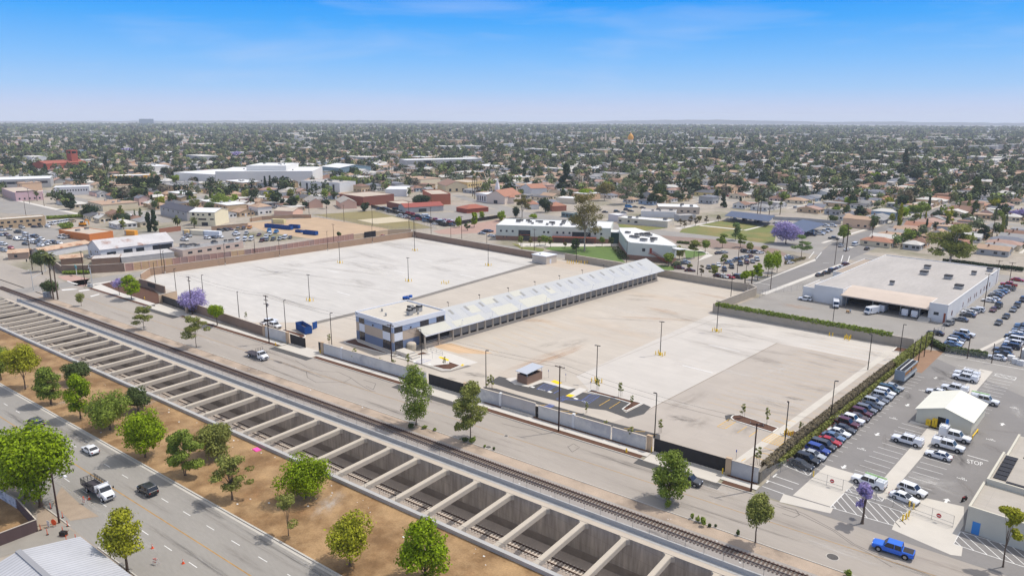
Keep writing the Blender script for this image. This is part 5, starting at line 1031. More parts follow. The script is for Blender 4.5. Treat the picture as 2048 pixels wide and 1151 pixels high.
for i in range(5):mb.box(36,39.5,-3.4+i*.65,-2.75+i*.65,0,.2+.2*i)
mb.box(36,39.5,-.1,6,0,1.1);mb.build('dock_steps',M_apron,po)
bld('depot_annex','low brown roofed annex on the street side of the postal depot','annex',(-104.5,309),(-96.3,309),40,3.2,M_white,mat('annex_roof',S(168,154,138),var=.15,scale=.2))
bld('depot_annex','blank white lean-to at the depot west corner','annex',(-100.5,267),(-96.2,267),16,4.4,M_white,M_roofg)
sheet('postal_yard',[[(-113,263.4),(-112.8,345),(-20,345),(-8,230),(-20,205),(-52,228.9),(-114.5,226)]],.014,M_asph_far)
sheet('yard_strip',[[(-38,240),(-36.8,240),(-21.5,345),(-22.7,345)]],.022,M_apron)
fence('chain_link_fence','chain link fence between postal yard and the depot parking',[(-52.2,228.6),(-50.2,256),(-52,266)],2.4,0,3)
fence('chain_link_fence','tall chain link fence at the end of the side street',[Z('G',1990,600),(-113.5,266),(-108,275),(-105,284)],2.4,0,3)
sheet('utility_yard',[[W(-34.6,120.9),W(30,118),(30,205),(-17,209),(-44,228),(-47,200),(-49.4,190),(-49.4,130)]],.012,M_asph_yard)
sheet('pale_path',[[(-33.3,130.5),(-30.6,130),(-30.6,170.6),(-33.6,170.6)],[(-33.8,186),(-30.8,186),(-30.8,222),(-33.8,222)],[(-37.4,169.4),(-26,170),(-26,171.3),(-37.4,170.9)],ZP('O',(320,335),(570,110),(800,180),(770,260),(720,300),(600,420)),ZP('O',(220,385),(250,325),(620,432),(610,458),(600,470)),ZP('O',(1060,590),(1080,540),(1290,350),(1600,420),(1595,560),(1560,620),(1520,700),(1590,720),(1580,790),(1500,780))],.026,M_apron)
sheet('dirt_patch',[ZP('n',(770,620),(960,390),(1420,430),(950,880),(830,840))],.02,mat('brown_dirt',S(148,118,94),var=.12,scale=.4,var2=.1,scale2=4))
um=MB()
for y_ in np.arange(129.5,170,2.75):um.strip((-38.5,y_),(-33.7,y_-.1),.12,.024)
for y_ in np.arange(131,169,2.75):um.strip((-30.2,y_),(-25.6,y_+.1),.12,.024)
for y_ in np.arange(188,222,2.75):um.strip((-39,y_),(-34.2,y_),.12,.024);um.strip((-30.4,y_),(-25.4,y_),.12,.024)
for y_ in np.arange(133,186,2.75):um.strip((-44,y_),(-42.9,y_),.12,.024)
for y_ in np.arange(190,205,2.75):um.strip((-46.6,y_),(-42.9,y_),.12,.024)
for a,b in((('d',480,310),('d',1000,488)),(('d',330,400),('d',880,592)),(('d',255,530),('d',700,690)),(('N',1415,1005),('N',1615,1062)),(('N',1195,45),('N',1957,185))):um.strip(Z(*a),Z(*b),.18 if a[0]!='N' else .25,.024)
for a,b in(((470,345),(550,272)),((335,460),(385,412))):um.strip(Z('d',*a),Z('d',*b),.3,.026)
def hatchq(zn,q,sp,a=None,b=None):
 q=ZP(zn,*q);
 for i in range(4):um.strip(q[i],q[(i+1)%4],.15,.025)
 p0,p1=Z('O',770,335),Z('O',940,520);d=(p1[0]-p0[0],p1[1]-p0[1]);l=math.hypot(*d);d=(d[0]/l,d[1]/l);n_=(-d[1],d[0]);pr=[p[0]*n_[0]+p[1]*n_[1]for p in q];k=min(pr)+sp*.6
 while k<max(pr):
  hits=[]
  for i in range(4):
   a0,b0=pr[i]-k,pr[(i+1)%4]-k
   if a0*b0<0:f=a0/(a0-b0);u,v=q[i],q[(i+1)%4];hits.append((u[0]+(v[0]-u[0])*f,u[1]+(v[1]-u[1])*f))
  if len(hits)==2:um.strip(*hits,.14,.026)
  k+=sp
hatchq('O',[(600,425),(705,318),(1215,485),(1140,580)],1.35);hatchq('O',[(720,305),(755,262),(1010,345),(985,380)],1.35);hatchq('O',[(1520,698),(1572,606),(2100,760),(2080,880)],1.35);hatchq('d',[(670,90),(750,70),(1260,250),(1200,310)],1.2);hatchq('O',[(1010,350),(1050,360),(1250,440),(1220,470)],1.2);hatchq('N',[(1370,185),(1395,160),(1580,205),(1560,225)],1.2);hatchq('N',[(1675,240),(1690,225),(1885,262),(1865,288)],1.2)
def arrow(zn,x,y_,up):
 p=Z(zn,x,y_);s=1 if up else-1;um.poly([(p[0]-.22,p[1]-.9*s),(p[0]+.22,p[1]-.9*s),(p[0]+.22,p[1]+.1*s),(p[0]-.22,p[1]+.1*s)][::s],.028);um.poly([(p[0]-.6,p[1]+.1*s),(p[0]+.6,p[1]+.1*s),(p[0],p[1]+1.0*s)][::s],.028)
for x,y_,u_ in((550,805,0),(840,525,0),(1110,265,0),(230,1117,0),(1750,710,1)):arrow('N',x,y_,u_)
arrow('O',1470,375,1)
for zn,x,y_ in(('N',705,655),('N',400,950),('N',985,388),('N',1640,860),('N',1865,555),('O',1585,215)):
 p=Z(zn,x,y_)
 for i in range(6):um.box(p[0]-.9+i*.3,p[0]-.72+i*.3,p[1]-.15,p[1]+.2,.027,.029)
 for i in range(2):um.box(p[0]-.2+i*.3,p[0]-.02+i*.3,p[1]+.4,p[1]+.75,.027,.029)
struct('yard_marking',um,M_paint_w)
lettering('road_lettering','STOP',Z('N',1408,1078),Z('N',1560,1110),1.9,M_paint_w,.03)
M_ushed=mat('shed_cream',S(222,216,194),var=.03,scale=.4)
us=bld('gabled_shed','cream gabled shed with open doorway in the utility yard','shed',(-36.6,171.4),(-25.9,171.4),14,3.0,M_ushed,mat('shed_roof',S(230,226,208),rough=.5,var=.03),'gable',1.7,'y',over=.35,doors=[('f',.40,1.5,2.4,M_dark),('f',.55,.55,2.35,mat('blue_door',S(46,120,200)))])
for x,h_,l in((-34.4,1.3,'short yellow cabinet against the cream shed'),(-33.2,1.9,'tall yellow cabinet beside the shed doorway')):
 mb=MB();mb.box(x,x+.95,170.6,171.3,.03,h_);o=tag(mb.build('safety_cabinet',M_yellow),l,'cabinet');mb=MB();mb.box(x+.45,x+.5,170.56,170.6,.5,h_-.3);mb.build('handle',M_black,o)
mb=MB();a,b=Z('N',1460,855),Z('N',1510,790);mb.tube((*a,.8),(*b,.8),.12,.12,6);mb.tube((*a,0),(*a,.9),.12,.12,6);mb.tube((*b,0),(*b,.9),.12,.12,6);tag(mb.build('guard_rail',M_yellow),'yellow guard rail beside the cream shed','guard rail')
tr=thing('chiller_trailer','grey chiller trailer with rows of black fans beside the ivy wall','trailer',(-47.6,193.2,0));
mb=MB();mb.box(0,2.5,.5,12.0,1.1,1.5);mb.box(.05,2.45,.4,.55,1.1,3.7);mb.box(.05,2.45,.55,12,3.4,3.75);mb.box(.05,.2,.55,12,1.5,3.4);mb.build('body',mat('trailer_grey',S(150,158,164),var=.06),tr)
for i in range(9):
 for x in(.35,1.4):mb=MB();mb.tube((x+.38,1.15+i*1.2,3.75),(x+.38,1.15+i*1.2,3.95),.46,.46,12);mb.build('fan',M_black,tr)
mb=MB();mb.box(1.1,1.3,.6,12,3.76,3.98);mb.build('fan_spine',M_white,tr)
for y0,y1 in((.7,5.6),(6.3,11.6)):mb=MB();mb.box(2.4,2.46,y0,y1,2.55,3.35);mb.build('copper_coil',mat('copper_coil',S(168,116,62),var=.1),tr)
mb=MB();mb.box(.4,2.3,1,11.5,1.5,2.3);mb.build('machinery',M_unit,tr)
for y_ in(9,10.2):
 for x in(.1,2.1):mb=MB();mb.tube((x,y_,.5),(x+.3,y_,.5),.5,.5,12);mb.build('wheel',M_tyre,tr)
mb=MB();mb.tube((1.25,.5,.9),(1.25,-1,.6),.08,.08,6);mb.build('tow_bar',M_black,tr)
cb=thing('corner_building','cream flat roofed corner building with black roof panels','building',(-18.0,128.2,0));KEEP.append((-5,145,40,50,0))
M_cb=mat('corner_cream',S(206,200,182),var=.04,scale=.4);M_cbr=mat('corner_roof',S(178,170,158),var=.08,scale=.3,joints=(4,1.1,.9,.05))
for x1,y0,y1,h_,x0 in((34,0,11.2,4.2,0),(34,11.2,25.5,4.9,.4),(34,25.5,38.5,4.3,.9)):
 mb=MB();mb.box(x0,x1,y0,y1,-.1,h_);mb.build('wall',M_cb,cb);mb=MB();mb.box(x0+.3,x1-.3,y0+.3,y1-.3,h_,h_+.05);mb.build('roof',M_cbr,cb)
 mb=MB();mb.box(x0-.04,x0+.3,y0-.03,y1+.02,h_-.1,h_+.4);mb.box(x0+.3,x1,y0-.03,y0+.3,h_-.1,h_+.4);mb.build('parapet',M_cb,cb)
mb=MB();mb.box(.9,2.0,-.05,-.002,0,2.2);mb.build('door',mat('door_blue',S(70,140,206)),cb);mb=MB();mb.box(8,9,-.06,-.002,3.2,3.6);mb.build('wall_lamp',M_black,cb)
for i in range(6):mb=MB();mb.box(1.0,2.9,13.0+i*2.0,14.7+i*2.0,5.0,5.1);mb.build('black_roof_panel',M_black,cb)
for x in(3,6.5,10):mb=MB();mb.box(x,x+3.2,12.2,13.0,5.0,5.1);mb.build('black_roof_panel',M_black,cb)
for x in(3.4,8):mb=MB();mb.box(x,x+4.2,27,27.9,4.4,4.5);mb.build('black_roof_panel',M_black,cb)
hvac(cb,8.5,9.3,4.25,3.4,1.4,1.1);hvac(cb,13,8.6,4.25,1.8,1.8,1.4);hvac(cb,6,20.5,4.95,1.2,1.2,.9)
def sgate(label,zn,p,q,disc,gp):
 t=fence('yard_gate',label,[Z(zn,*p),Z(zn,*q)],2.1,0.05,2.4,cat='gate');a,b=Z(zn,*p),Z(zn,*q);mb=MB()
 for z in(.15,.75):mb.tube((*a,z),(*b,z),.03,.03,5)
 mb.build('gate_rail',M_post,t);f=disc;c=(a[0]+(b[0]-a[0])*f,a[1]+(b[1]-a[1])*f);d=((b[1]-a[1]),-(b[0]-a[0]));l=math.hypot(*d);d=(d[0]/l,d[1]/l)
 mb=MB();mb.tube((c[0]+d[0]*.03,c[1]+d[1]*.03,1.25),(c[0]+d[0]*.06,c[1]+d[1]*.06,1.25),.38,.38,16);o=mb.build('no_entry_sign',M_red,t)
 u=((b[0]-a[0])/math.dist(a,b),(b[1]-a[1])/math.dist(a,b));mb=MB();mb.wallseg((c[0]+d[0]*.075-u[0]*.24,c[1]+d[1]*.075-u[1]*.24),(c[0]+d[0]*.075+u[0]*.24,c[1]+d[1]*.075+u[1]*.24),.02,1.17,1.33);mb.build('sign_bar',M_white,o)
sgate('chain link yard gate with red disc by the ivy end','O',(455,225),(690,300),.66,1);sgate('chain link yard gate with red disc by the corner building','O',(1200,460),(1515,575),.66,1)
fence('chain_link_fence','chain link fence behind the hatched paving and jacaranda',[Z('O',690,300),Z('O',1200,465)],2.2,0,2.6);fence('chain_link_fence','short chain link fence between ivy and the yard gate',[W(-35,125.2),Z('O',300,130),Z('O',440,205)],2.2,0,2.6)
fence('chain_link_fence','chain link fence with dark poles behind the utility yard',[(-50,240),Z('n',1450,450),Z('N',1200,40),Z('N',1957,165)],2.2,0,3.5)
for i,(x,y_)in enumerate(((1140,525),(1165,515),(1185,495),(1190,420),(1220,440))):bollard(Z('O',x,y_),f'{ORD[i]} yellow bollard of the group beside the hatched gate corner')
bollard(Z('d',1295,330),'yellow bollard between the black sedan and yard gate')
for i,(zn,x,y_,zt)in enumerate((('n',775,620,230),('n',885,650,105),('n',1003,540,30),('n',1145,435,-50),('n',1885,585,80),('N',1645,125,-60),('N',1910,130,-30))):
 p=Z(zn,x,y_);h_=max(4.5,min(9,hgt(p,zn,x+60,zt)));mb=MB();mb.tube((*p,0),(*p,h_),.13,.1,6);o=tag(mb.build('timber_pole',mat('dark_timber',S(74,60,52),var=.15,scale=1)),['first dark timber pole in the dirt patch by the trailer','second dark timber pole in the dirt patch','third dark timber pole in the dirt patch','dark timber pole at the shrubby fence corner','dark timber pole beside the white container fence','timber pole before the parked white sedan behind the fence','timber pole among the white tubs at the fence'][i],'pole');mb=MB();mb.tube((*p,h_),(*p,h_+.08),.11,.04,6);mb.build('pole_cap',M_post,o)
for i,(x,y_)in enumerate(((1830,95),(1875,125),(1920,140))):p=Z('N',x,y_);mb=MB();mb.box(p[0]-.8,p[0]+.8,p[1]-.7,p[1]+.7,0,1.3);o=tag(mb.build('water_tub',M_white),f'{ORD[i]} white tub along the depot fence','tub','white tubs');mb=MB();mb.box(p[0]-.85,p[0]+.85,p[1]-.75,p[1]+.75,1.3,1.4);mb.build('tub_lid',M_roofw,o)
p=Z('m',960,940);mb=MB();mb.box(p[0],p[0]+6,p[1],p[1]+2.5,0,2.6);o=tag(mb.build('storage_container',M_white),'white storage container at the packed depot row','container');mb=MB();mb.box(p[0]+.1,p[0]+1.2,p[1]-.05,p[1]-.001,.1,2.4);mb.build('container_door',M_greyc,o)
e_,r_=SN(Z('J',770,812,4.6)),SN(Z('J',165,912,6.4));hw=e_[1]-r_[1];t=thing('metal_workshop','metal workshop with weathered ribbed grey gable roof by the boulevard','workshop',(0,0,0),SROT)
M_rib=mat('weathered_ribbed_metal',S(186,186,188),rough=.5,var=.10,scale=.12,var2=.05,scale2=1.5,joints=(.66,40,.70,.09,(0,0,-SROT)))
s0,s1=min(e_[0],r_[0]),min(e_[0],r_[0])+60;mb=MB()
for o in(0,-.1):mb.quad([(s0,r_[1],6.4+o),(s1,r_[1],6.4+o),(s1,e_[1],4.6+o),(s0,e_[1],4.6+o)][::-1]);mb.quad([(s0,r_[1],6.4+o),(s1,r_[1],6.4+o),(s1,r_[1]-hw,4.6+o),(s0,r_[1]-hw,4.6+o)])
mb.box(s0,s1,e_[1]-.02,e_[1],4.4,4.6);mb.build('roof',M_rib,t);mb=MB();mb.box(s0+.3,s1-.3,r_[1]-hw+.4,e_[1]-.4,-.1,4.5);mb.quad([(s0+.3,r_[1]-hw+.4,4.5),(s0+.3,e_[1]-.4,4.5),(s0+.3,r_[1],6.2)]);mb.build('wall',M_greyc,t);mb=MB();mb.box(s0-.05,s1,r_[1]-.35,r_[1]+.35,6.3,6.5);mb.build('ridge_cap',mat('ridge_grey',S(150,150,152)),t)
sheet('south_walkway',[sq(-420,-128.3,37.0,41.3),sq(-128.3,60,37,41.3)],.02,mat('worn_pavement',S(158,146,132),var=.14,scale=.25,var2=.1,scale2=4))
mb=MB();mb.prism(sq(-420,-122,41.3,41.5),0,.15);mb.prism(sq(-112,60,41.3,41.5),0,.15);struct('south_kerb',mb,M_curb)
sheet('roadside_dirt',[ZP('J',(0,190),(160,330),(340,560),(345,740),(550,660),(400,480),(130,290),(0,200)),ZP('J',(560,330),(720,480),(900,600),(640,640),(480,480))],.025,mat('pale_dirt',S(164,146,126),var=.15,scale=.4,var2=.1,scale2=4))
sheet('fenced_dry_lot',[ZP('J',(-300,420),(0,440),(160,520),(330,640),(345,735),(0,860),(-300,900))],.022,M_dry)
sheet('driveway',[ZP('J',(-300,960),(0,870),(345,740),(560,660),(770,815),(165,915),(-100,1010))],.03,mat('drive_grey',S(150,144,134),var=.1,scale=.3))
wall('white graffiti scrawled wall round the dry lot',ZP('J',(-200,330),(0,430),(155,525)),1.9,mat('graffiti_wall',S(196,198,204),var=.12,scale=.8,tint2=(S(150,154,164),1.4,.5,.58)),.2)
wall('dark brown metal fence at the dry lot corner',ZP('J',(160,530),(345,735),(0,868),(-250,960)),2.1,mat('brown_metal_fence',S(98,80,78),var=.08,scale=.6,joints=(.3,9,.9,.05,(PI/2,0,0))),.08,name='metal_fence',cat='fence')
M_orange=mat('safety_orange',S(236,88,36),rough=.6);
def stripes_board(mb,x0,x1,z0,z1):
 n=6
 for i in range(n):mb.box(x0+(x1-x0)*i/n,x0+(x1-x0)*(i+1)/n,-.02,.02,z0,z1,i%2)
def barricade(zn,x,y_,rz,label,lamp=False):
 p=Z(zn,x,y_);t=thing('road_barricade',label,'barricade',(*p,0.01),rz,'striped roadworks barricades');
 for y0,sl in((-.25,1),(.25,-1)):
  mb=MB();stripes_board(mb,-.4,.4,.75,.98);mb.v=[(a,b+y0*.35,c)for a,b,c in mb.v];mb.build('striped_board',[M_orange,M_white],t)
 for x_ in(-.38,.38):
  for s in(-1,1):mb=MB();mb.tube((x_,s*.3,0),(x_,s*.05,1.05),.03,.03,4);mb.build('leg',M_white,t)
 mb=MB();stripes_board(mb,-.4,.4,.4,.55);mb.v=[(a,b-.17,c)for a,b,c in mb.v];mb.build('striped_board',[M_orange,M_white],t)
 if lamp:mb=MB();mb.tube((-.3,0,1.05),(-.3,0,1.3),.1,.1,8);mb.build('warning_lamp',M_orange,t)
barricade('J',775,485,.3,'striped barricade with amber lamp beside the stake truck',True);barricade('J',1420,1035,.4,'striped barricade standing alone in the kerb lane');barricade('J',20,325,.8,'striped barricade under the big bright green tree')
def cone(zn,x,y_,label):
 p=Z(zn,x,y_);t=thing('traffic_cone',label,'traffic cone',(*p,.01),0,'orange traffic cones');mb=MB();mb.tube((0,0,.05),(0,0,.75),.16,.03,10);mb.build('cone_body',M_orange,t);mb=MB();mb.tube((0,0,.42),(0,0,.56),.10,.075,10);mb.build('white_collar',M_white,t);mb=MB();mb.box(-.2,.2,-.2,.2,0,.05);mb.build('base',M_orange,t)
cone('J',812,445,'orange cone beside the lamp barricade');cone('J',1388,890,'orange cone near the yellow green street tree');cone('J',1668,1028,'orange cone at the lane dash farther along')
for i,(x,y_)in enumerate(((462,530),(570,612),(615,690),(572,745),(605,825),(690,815),(370,725),(432,768))):
 p=Z('J',x,y_);t=thing('delineator_post',f'{ORD[i]} orange delineator tube around the pavement works','delineator',(*p,.02),0,'orange delineator tubes');mb=MB();mb.tube((0,0,.05),(0,0,1.05),.055,.05,8);mb.build('tube',M_orange,t);mb=MB();mb.tube((0,0,0),(0,0,.07),.25,.2,8);mb.build('base',M_black,t)
p=Z('J',495,690);t=thing('roadworks_sign','round orange roadworks sign leaning on the pavement','sign',(*p,.02),.5);mb=MB();mb.tube((0,-.04,.75),(0,.0,.75),.55,.55,14);mb.build('sign_face',M_orange,t);mb=MB();mb.tube((-.3,0,0),(-.1,0,1.0),.03,.03,4);mb.tube((.3,0,0),(.1,0,1),.03,.03,4);mb.build('stand',M_black,t)
p=Z('J',445,700);t=thing('roadworks_sign','blank white sign leaning beside the orange sign','sign',(*p,.02),.3);mb=MB();mb.box(-.35,.35,-.03,.0,.2,1.2);mb.build('sign_face',M_white,t);mb=MB();mb.tube((-.3,.05,0),(-.1,.05,1.0),.03,.03,4);mb.build('stand',M_black,t)
p=Z('J',580,775);mb=MB();mb.box(-.5,.5,-.35,.35,.15,.75);t=thing('machine','small dark roadworks compactor on the pavement','machine',(*p,.02),.6);mb.build('body',M_black,t);mb=MB();mb.tube((.4,0,.6),(1.1,0,1.1),.04,.04,5);mb.build('handle',M_rust,t);mb=MB();mb.box(-.6,.6,-.3,.3,0,.14);mb.build('plate',M_rust,t)
p=Z('K',465,732);mb=MB();mb.box(-.9,.9,-.6,.6,.02,.10);mb.box(-.7,.8,-.5,.5,.101,.16);o=mb.build('foam_sheet',mat('bright_pink',S(244,92,176)));o.location=(*p,0);tag(o,'bright pink foam sheet lying on the dry grass','foam sheet')
lt=MB();rl_=random.Random(9)
for i in range(150):
 s,n=rl_.uniform(-210,0),rl_.choice([rl_.uniform(60.5,77),rl_.uniform(97,105),rl_.uniform(74,77.3)]);p=W(s,n);a=rl_.uniform(.05,.22);lt.box(p[0]-a,p[0]+a,p[1]-a*.7,p[1]+a*.7,.012,.012+a*.25)
tag(lt.build('litter',mat('pale_litter',S(222,220,214))),kind='stuff')
M_panel=mat('pink_panel',S(188,148,132),var=.10,scale=.3,joints=(3.0,30,1.18,.25,(0,0,PI/2)));M_pinkpost=mat('pink_post',S(214,178,160))
a=[Z('E',945,390),Z('E',1995,266)];b=[Z('F',0,262),Z('F',550,168)]
t=thing('panel_fence','long fence of pink and tan panels between posts along the west lane','fence');q=[(-336.0,106.5),(-330.5,170),(-334.5,210),(-336.0,226)]
mats_=[mat('panel_rose',S(178,140,126),var=.08,scale=.4),mat('panel_sand',S(206,172,132),var=.08,scale=.4),mat('panel_dusk',S(166,138,128),var=.1,scale=.4)]
rs=random.Random(2);npn=36;tot=sum(math.dist(x,y_)for x,y_ in zip(q[:-1],q[1:]))
def along(q,d):
 for x,y_ in zip(q[:-1],q[1:]):
  l=math.dist(x,y_)
  if d<=l:return(x[0]+(y_[0]-x[0])*d/l,x[1]+(y_[1]-x[1])*d/l)
  d-=l
 return q[-1]
for i in range(npn):
 c0,c1=along(q,tot*i/npn),along(q,tot*(i+1)/npn);mb=MB();mb.wallseg(c0,c1,.12,0,3.4);mb.build('panel',mats_[1 if 3<=i<=5 or rs.random()<.18 else(2 if rs.random()<.4 else 0)],t);mb=MB();mb.wallseg((c0[0]+.1,c0[1]-.12),(c0[0]+.1,c0[1]+.12),.22,0,3.55);mb.build('post',M_pinkpost,t)
wall('tan rendered wall continuing the panel fence past the dark gate',[(-336,226),(-336.5,250),(-330,262)],2.8,mat('sand_render',S(204,178,146),var=.08));
gate('dark sheeted gate in the tan rendered wall',(-335.7,233),(-335.9,241),3.4,3)
wall('brownish wall round the corner shop yard',[Z('E',480,408),Z('E',700,408),(-336.3,106.3)],3.6,M_brownwall);wall('dark wall behind the palm at the junction',[Z('E',370,330),Z('E',480,408)],3.2,M_brownwall)
def hedge(name,label,p,q,w_,h_,col,seed=0,n=900,z0=0.0,cat='hedge'):return('hedge',name,label,p,q,w_,h_,col,seed,n,z0,cat)
M_rustroof=mat('rusty_sheet_roof',S(196,192,190),var=.12,scale=.15,var2=.06,scale2=1,tint2=(S(150,108,90),.10,.55,.66));M_rusty=mat('rusted_tin',S(196,168,142),var=.14,scale=.25,tint2=(S(160,112,84),.3,.5,.62));M_shedw=mat('shed_whitewash',S(216,214,212),var=.08,scale=.3)
bld('rusty_barn','large white barn with long rust patched metal roof','barn',Z('E',778,300),Z('E',1335,228),17,4.6,M_shedw,M_rustroof,'gable',3.6,'x',wins=[('f',.08,.2,.4,3),('f',.3,.42,.3,3.4),('f',.47,.58,.3,3.4),('f',.7,.98,.6,3.6),('w',.2,.26,2.6,3.4),('w',.35,.41,2.6,3.4),('w',.75,.82,.3,2.6)])
bld('flat_roof_hall','long pinkish hall with burnt debris on its grey flat roof','hall',Z('E',1405,286),Z('E',1870,214),12,3.4,mat('hall_pink',S(206,184,168),var=.06),mat('burnt_roof',S(150,148,146),var=.25,scale=.3),units=9,wins=rowin('f',6,1.3,2.4,.07),par=.2)
bld('tin_shed','low tan tin roofed sheds before the rusty barn','shed',Z('E',705,345),Z('E',925,330),9,2.8,M_brownwall,mat('pale_flat_roof',S(196,190,184),var=.1,scale=.3),'flat',par=.1);bld('tin_shed','long low grey roof beside the panel fence','shed',Z('E',935,330),Z('E',1340,285),12,2.6,M_greyc,mat('pale_flat_roof2',S(190,186,182),var=.14,scale=.3),par=.1)
bld('tin_shed','long cream shed with peeling rusty roof behind the junction tree','shed',Z('E',330,290),Z('E',700,222),8,3.2,M_shedw,M_rusty,'gable',1.2,'x');bld('tin_shed','small tan shed with rusty roof at the roadside','shed',Z('E',65,305),Z('E',225,295),7,3.2,mat('shed_tan',S(172,148,130)),M_rusty,'gable',1.2,'x',wins=[('f',.3,.45,1,2.2)])
bld('tin_shed','corrugated lean-to with pale tip beside the palm','shed',Z('E',470,345),Z('E',640,330),10,2.9,M_brownwall,M_rusty,'gable',.9,'x')
M_orangew=mat('orange_wall',S(212,128,70),var=.06);bld('orange_shop','low orange walled building with flat tan roof','building',Z('A',690,1082),Z('A',872,1056),30,3.6,M_orangew,M_rooft,par=.3,units=2)
bld('motel_block','two storey beige motel block with outside stair','motel',Z('A',-120,1000),Z('A',355,962),9,5.6,mat('motel_beige',S(196,168,132),var=.05),mat('motel_roof',S(206,200,190),var=.08),wins=rowin('f',9,3.2,4.4,.05)+rowin('f',6,.8,2,.06),over=.5)
bld('cream_apartments','three storey cream apartment block with pale gable roof','apartment block',Z('A',1463,962),Z('A',1655,966),17,8.6,mat('cream_render',S(236,224,190),var=.03),M_roofw,'gable',1.6,'x',wins=[('f',.1,.2,6.4,8),('f',.75,.85,6.4,8),('f',.3,.38,6.4,7.4),('f',.5,.58,6.4,7.4),('f',.33,.65,3.6,4.6),('f',.8,.95,3.8,4.6),('f',.45,.7,.1,2.2)])
bld('grey_house','long grey two storey house with charcoal gable roof','house',Z('A',1235,880),Z('A',1440,930),13,6,mat('house_grey',S(176,172,168),var=.03),mat('charcoal_shingle',S(84,84,92),var=.1,scale=.8),'gable',2.4,'x',wins=rowin('f',5,4,5,.05))
bld('white_warehouse','huge blank white warehouse towering over the western houses','warehouse',Z('A',1660,650),Z('B',485,645),70,hgt(Z('B',485,645),'B',485,562)+2,mat('warehouse_white',S(226,222,214),var=.02),M_roofw,units=8,wins=rowin('f',7,3,4.4,.012,.02,.5));bld('white_warehouse','lower white wing at the west end of the huge warehouse','warehouse',Z('A',1340,630),Z('A',1655,650),60,10,mat('warehouse_white',S(226,222,214)),M_roofw)
bld('white_warehouse','taller white block stepping up from the huge warehouse','warehouse',Z('A',1900,640),Z('B',285,640),50,hgt(Z('B',285,640),'B',200,530)+3,mat('warehouse_white',S(226,222,214)),M_roofw,units=4)
bld('white_motel','long white two storey building with small square windows','building',Z('A',420,735),Z('A',690,725),16,7,M_white,M_roofw,wins=rowin('f',12,3.6,5,.035));bld('pink_shop','pink rendered building beside a street palm','building',Z('A',125,775),Z('A',335,765),14,6.5,mat('pink_render',S(228,190,190),var=.04),M_rooft,wins=rowin('f',5,1,2.4,.06));bld('mauve_shop','mauve blank walled building west of the pink one','building',Z('A',20,735),Z('A',120,775),16,6.5,mat('mauve_render',S(188,164,164)),M_rooft)
bld('grey_warehouse','wide grey warehouse with white roof at the west edge','warehouse',Z('A',-160,690),Z('A',395,670),40,8.5,M_greyc,M_roofw,wins=rowin('f',8,4.4,6.6,.11))
ch=bld('brick_church','red brick church with tall square bell tower','church',Z('A',362,545),Z('A',665,525),26,9,mat('church_brick',S(166,88,72),var=.05),mat('church_roof',S(160,92,76)),'gable',3,'x',wins=rowin('f',8,3,6,.03));Lc=math.dist(Z('A',362,545),Z('A',665,525));xa=(Lc*.70+4.5)/Lc;qa,qb=Z('A',362,545),Z('A',665,525);tb=(qa[0]+(qb[0]-qa[0])*xa-8.5*(qb[1]-qa[1])/Lc,qa[1]+(qb[1]-qa[1])*xa+8.5*(qb[0]-qa[0])/Lc);ht=hgt(tb,'A',580,392)
mb=MB();x=Lc*.70;mb.box(x,x+9,4,13,0,ht-3,0);[mb.box(x+dx,x+dx+1.2,4+dy,5.2+dy,ht-3,ht,0)for dx in(0,7.8)for dy in(0,7.8)];mb.box(x-.2,x+9.2,3.8,13.2,ht,ht+1.5,0);o=mb.build('bell_tower',mat('church_brick',S(166,88,72)),ch);mb=MB();mb.box(x+2,x+7,6,11,ht-3,ht-.2);mb.build('belfry_opening',M_dark,o)
bld('yellow_store','yellow fronted store with white roof behind the clipped hedge','store',Z('A',850,620),Z('A',1150,612),20,5,mat('store_yellow',S(230,176,66)),M_roofw);bld('modern_white_block','white modern two storey block with dark window bands','building',Z('B',395,690),Z('B',690,710),22,8.5,M_white,M_roofg,wins=rowin('f',4,1,7,.05),units=5);bld('blue_grey_hall','blue grey hall with sawtooth roof in the middle distance','hall',Z('B',690,580),Z('B',930,565),40,9,mat('blue_grey',S(128,150,158)),M_roofw,'gable',3,'y')
bld('modern_school','modern grey building with blue glass front beyond the palms','building',Z('B',1200,520),Z('B',1780,505),35,10,M_greyc,M_roofw,wins=[('f',.22,.32,1,9)]+rowin('f',6,3,6,.05,.5,.98));bld('cream_hall','cream hall with broad brown gable roof','hall',Z('B',1505,710),Z('B',1668,705),34,6,mat('hall_cream',S(228,208,168)),mat('brown_shingle',S(150,120,104),var=.08),'gable',4,'y',wins=rowin('f',3,1,3.4,.1));bld('yellow_hall','pale yellow two storey hall behind the cream hall','hall',Z('B',1670,690),Z('B',1780,680),26,7,mat('hall_yellow',S(222,196,140)),M_rooft,wins=rowin('f',6,3.6,5,.08))
M_terra=mat('terracotta_roof',S(170,122,100),var=.1,scale=.5);cc=bld('terracotta_church','cream church with terracotta gable roof and white steeple','church',Z('B',1815,790),Z('B',1955,800),26,6,mat('church_cream',S(222,204,186)),M_terra,'gable',4.6,'y',wins=[('f',.4,.6,.2,2.8)]);mb=MB();mb.box(3,6,8,11,6,12);mb.loft([[(3,8,12),(6,8,12),(6,11,12),(3,11,12)],[(4.4,9.4,19),(4.6,9.4,19),(4.6,9.6,19),(4.4,9.6,19)]]);mb.build('steeple',M_white,cc)
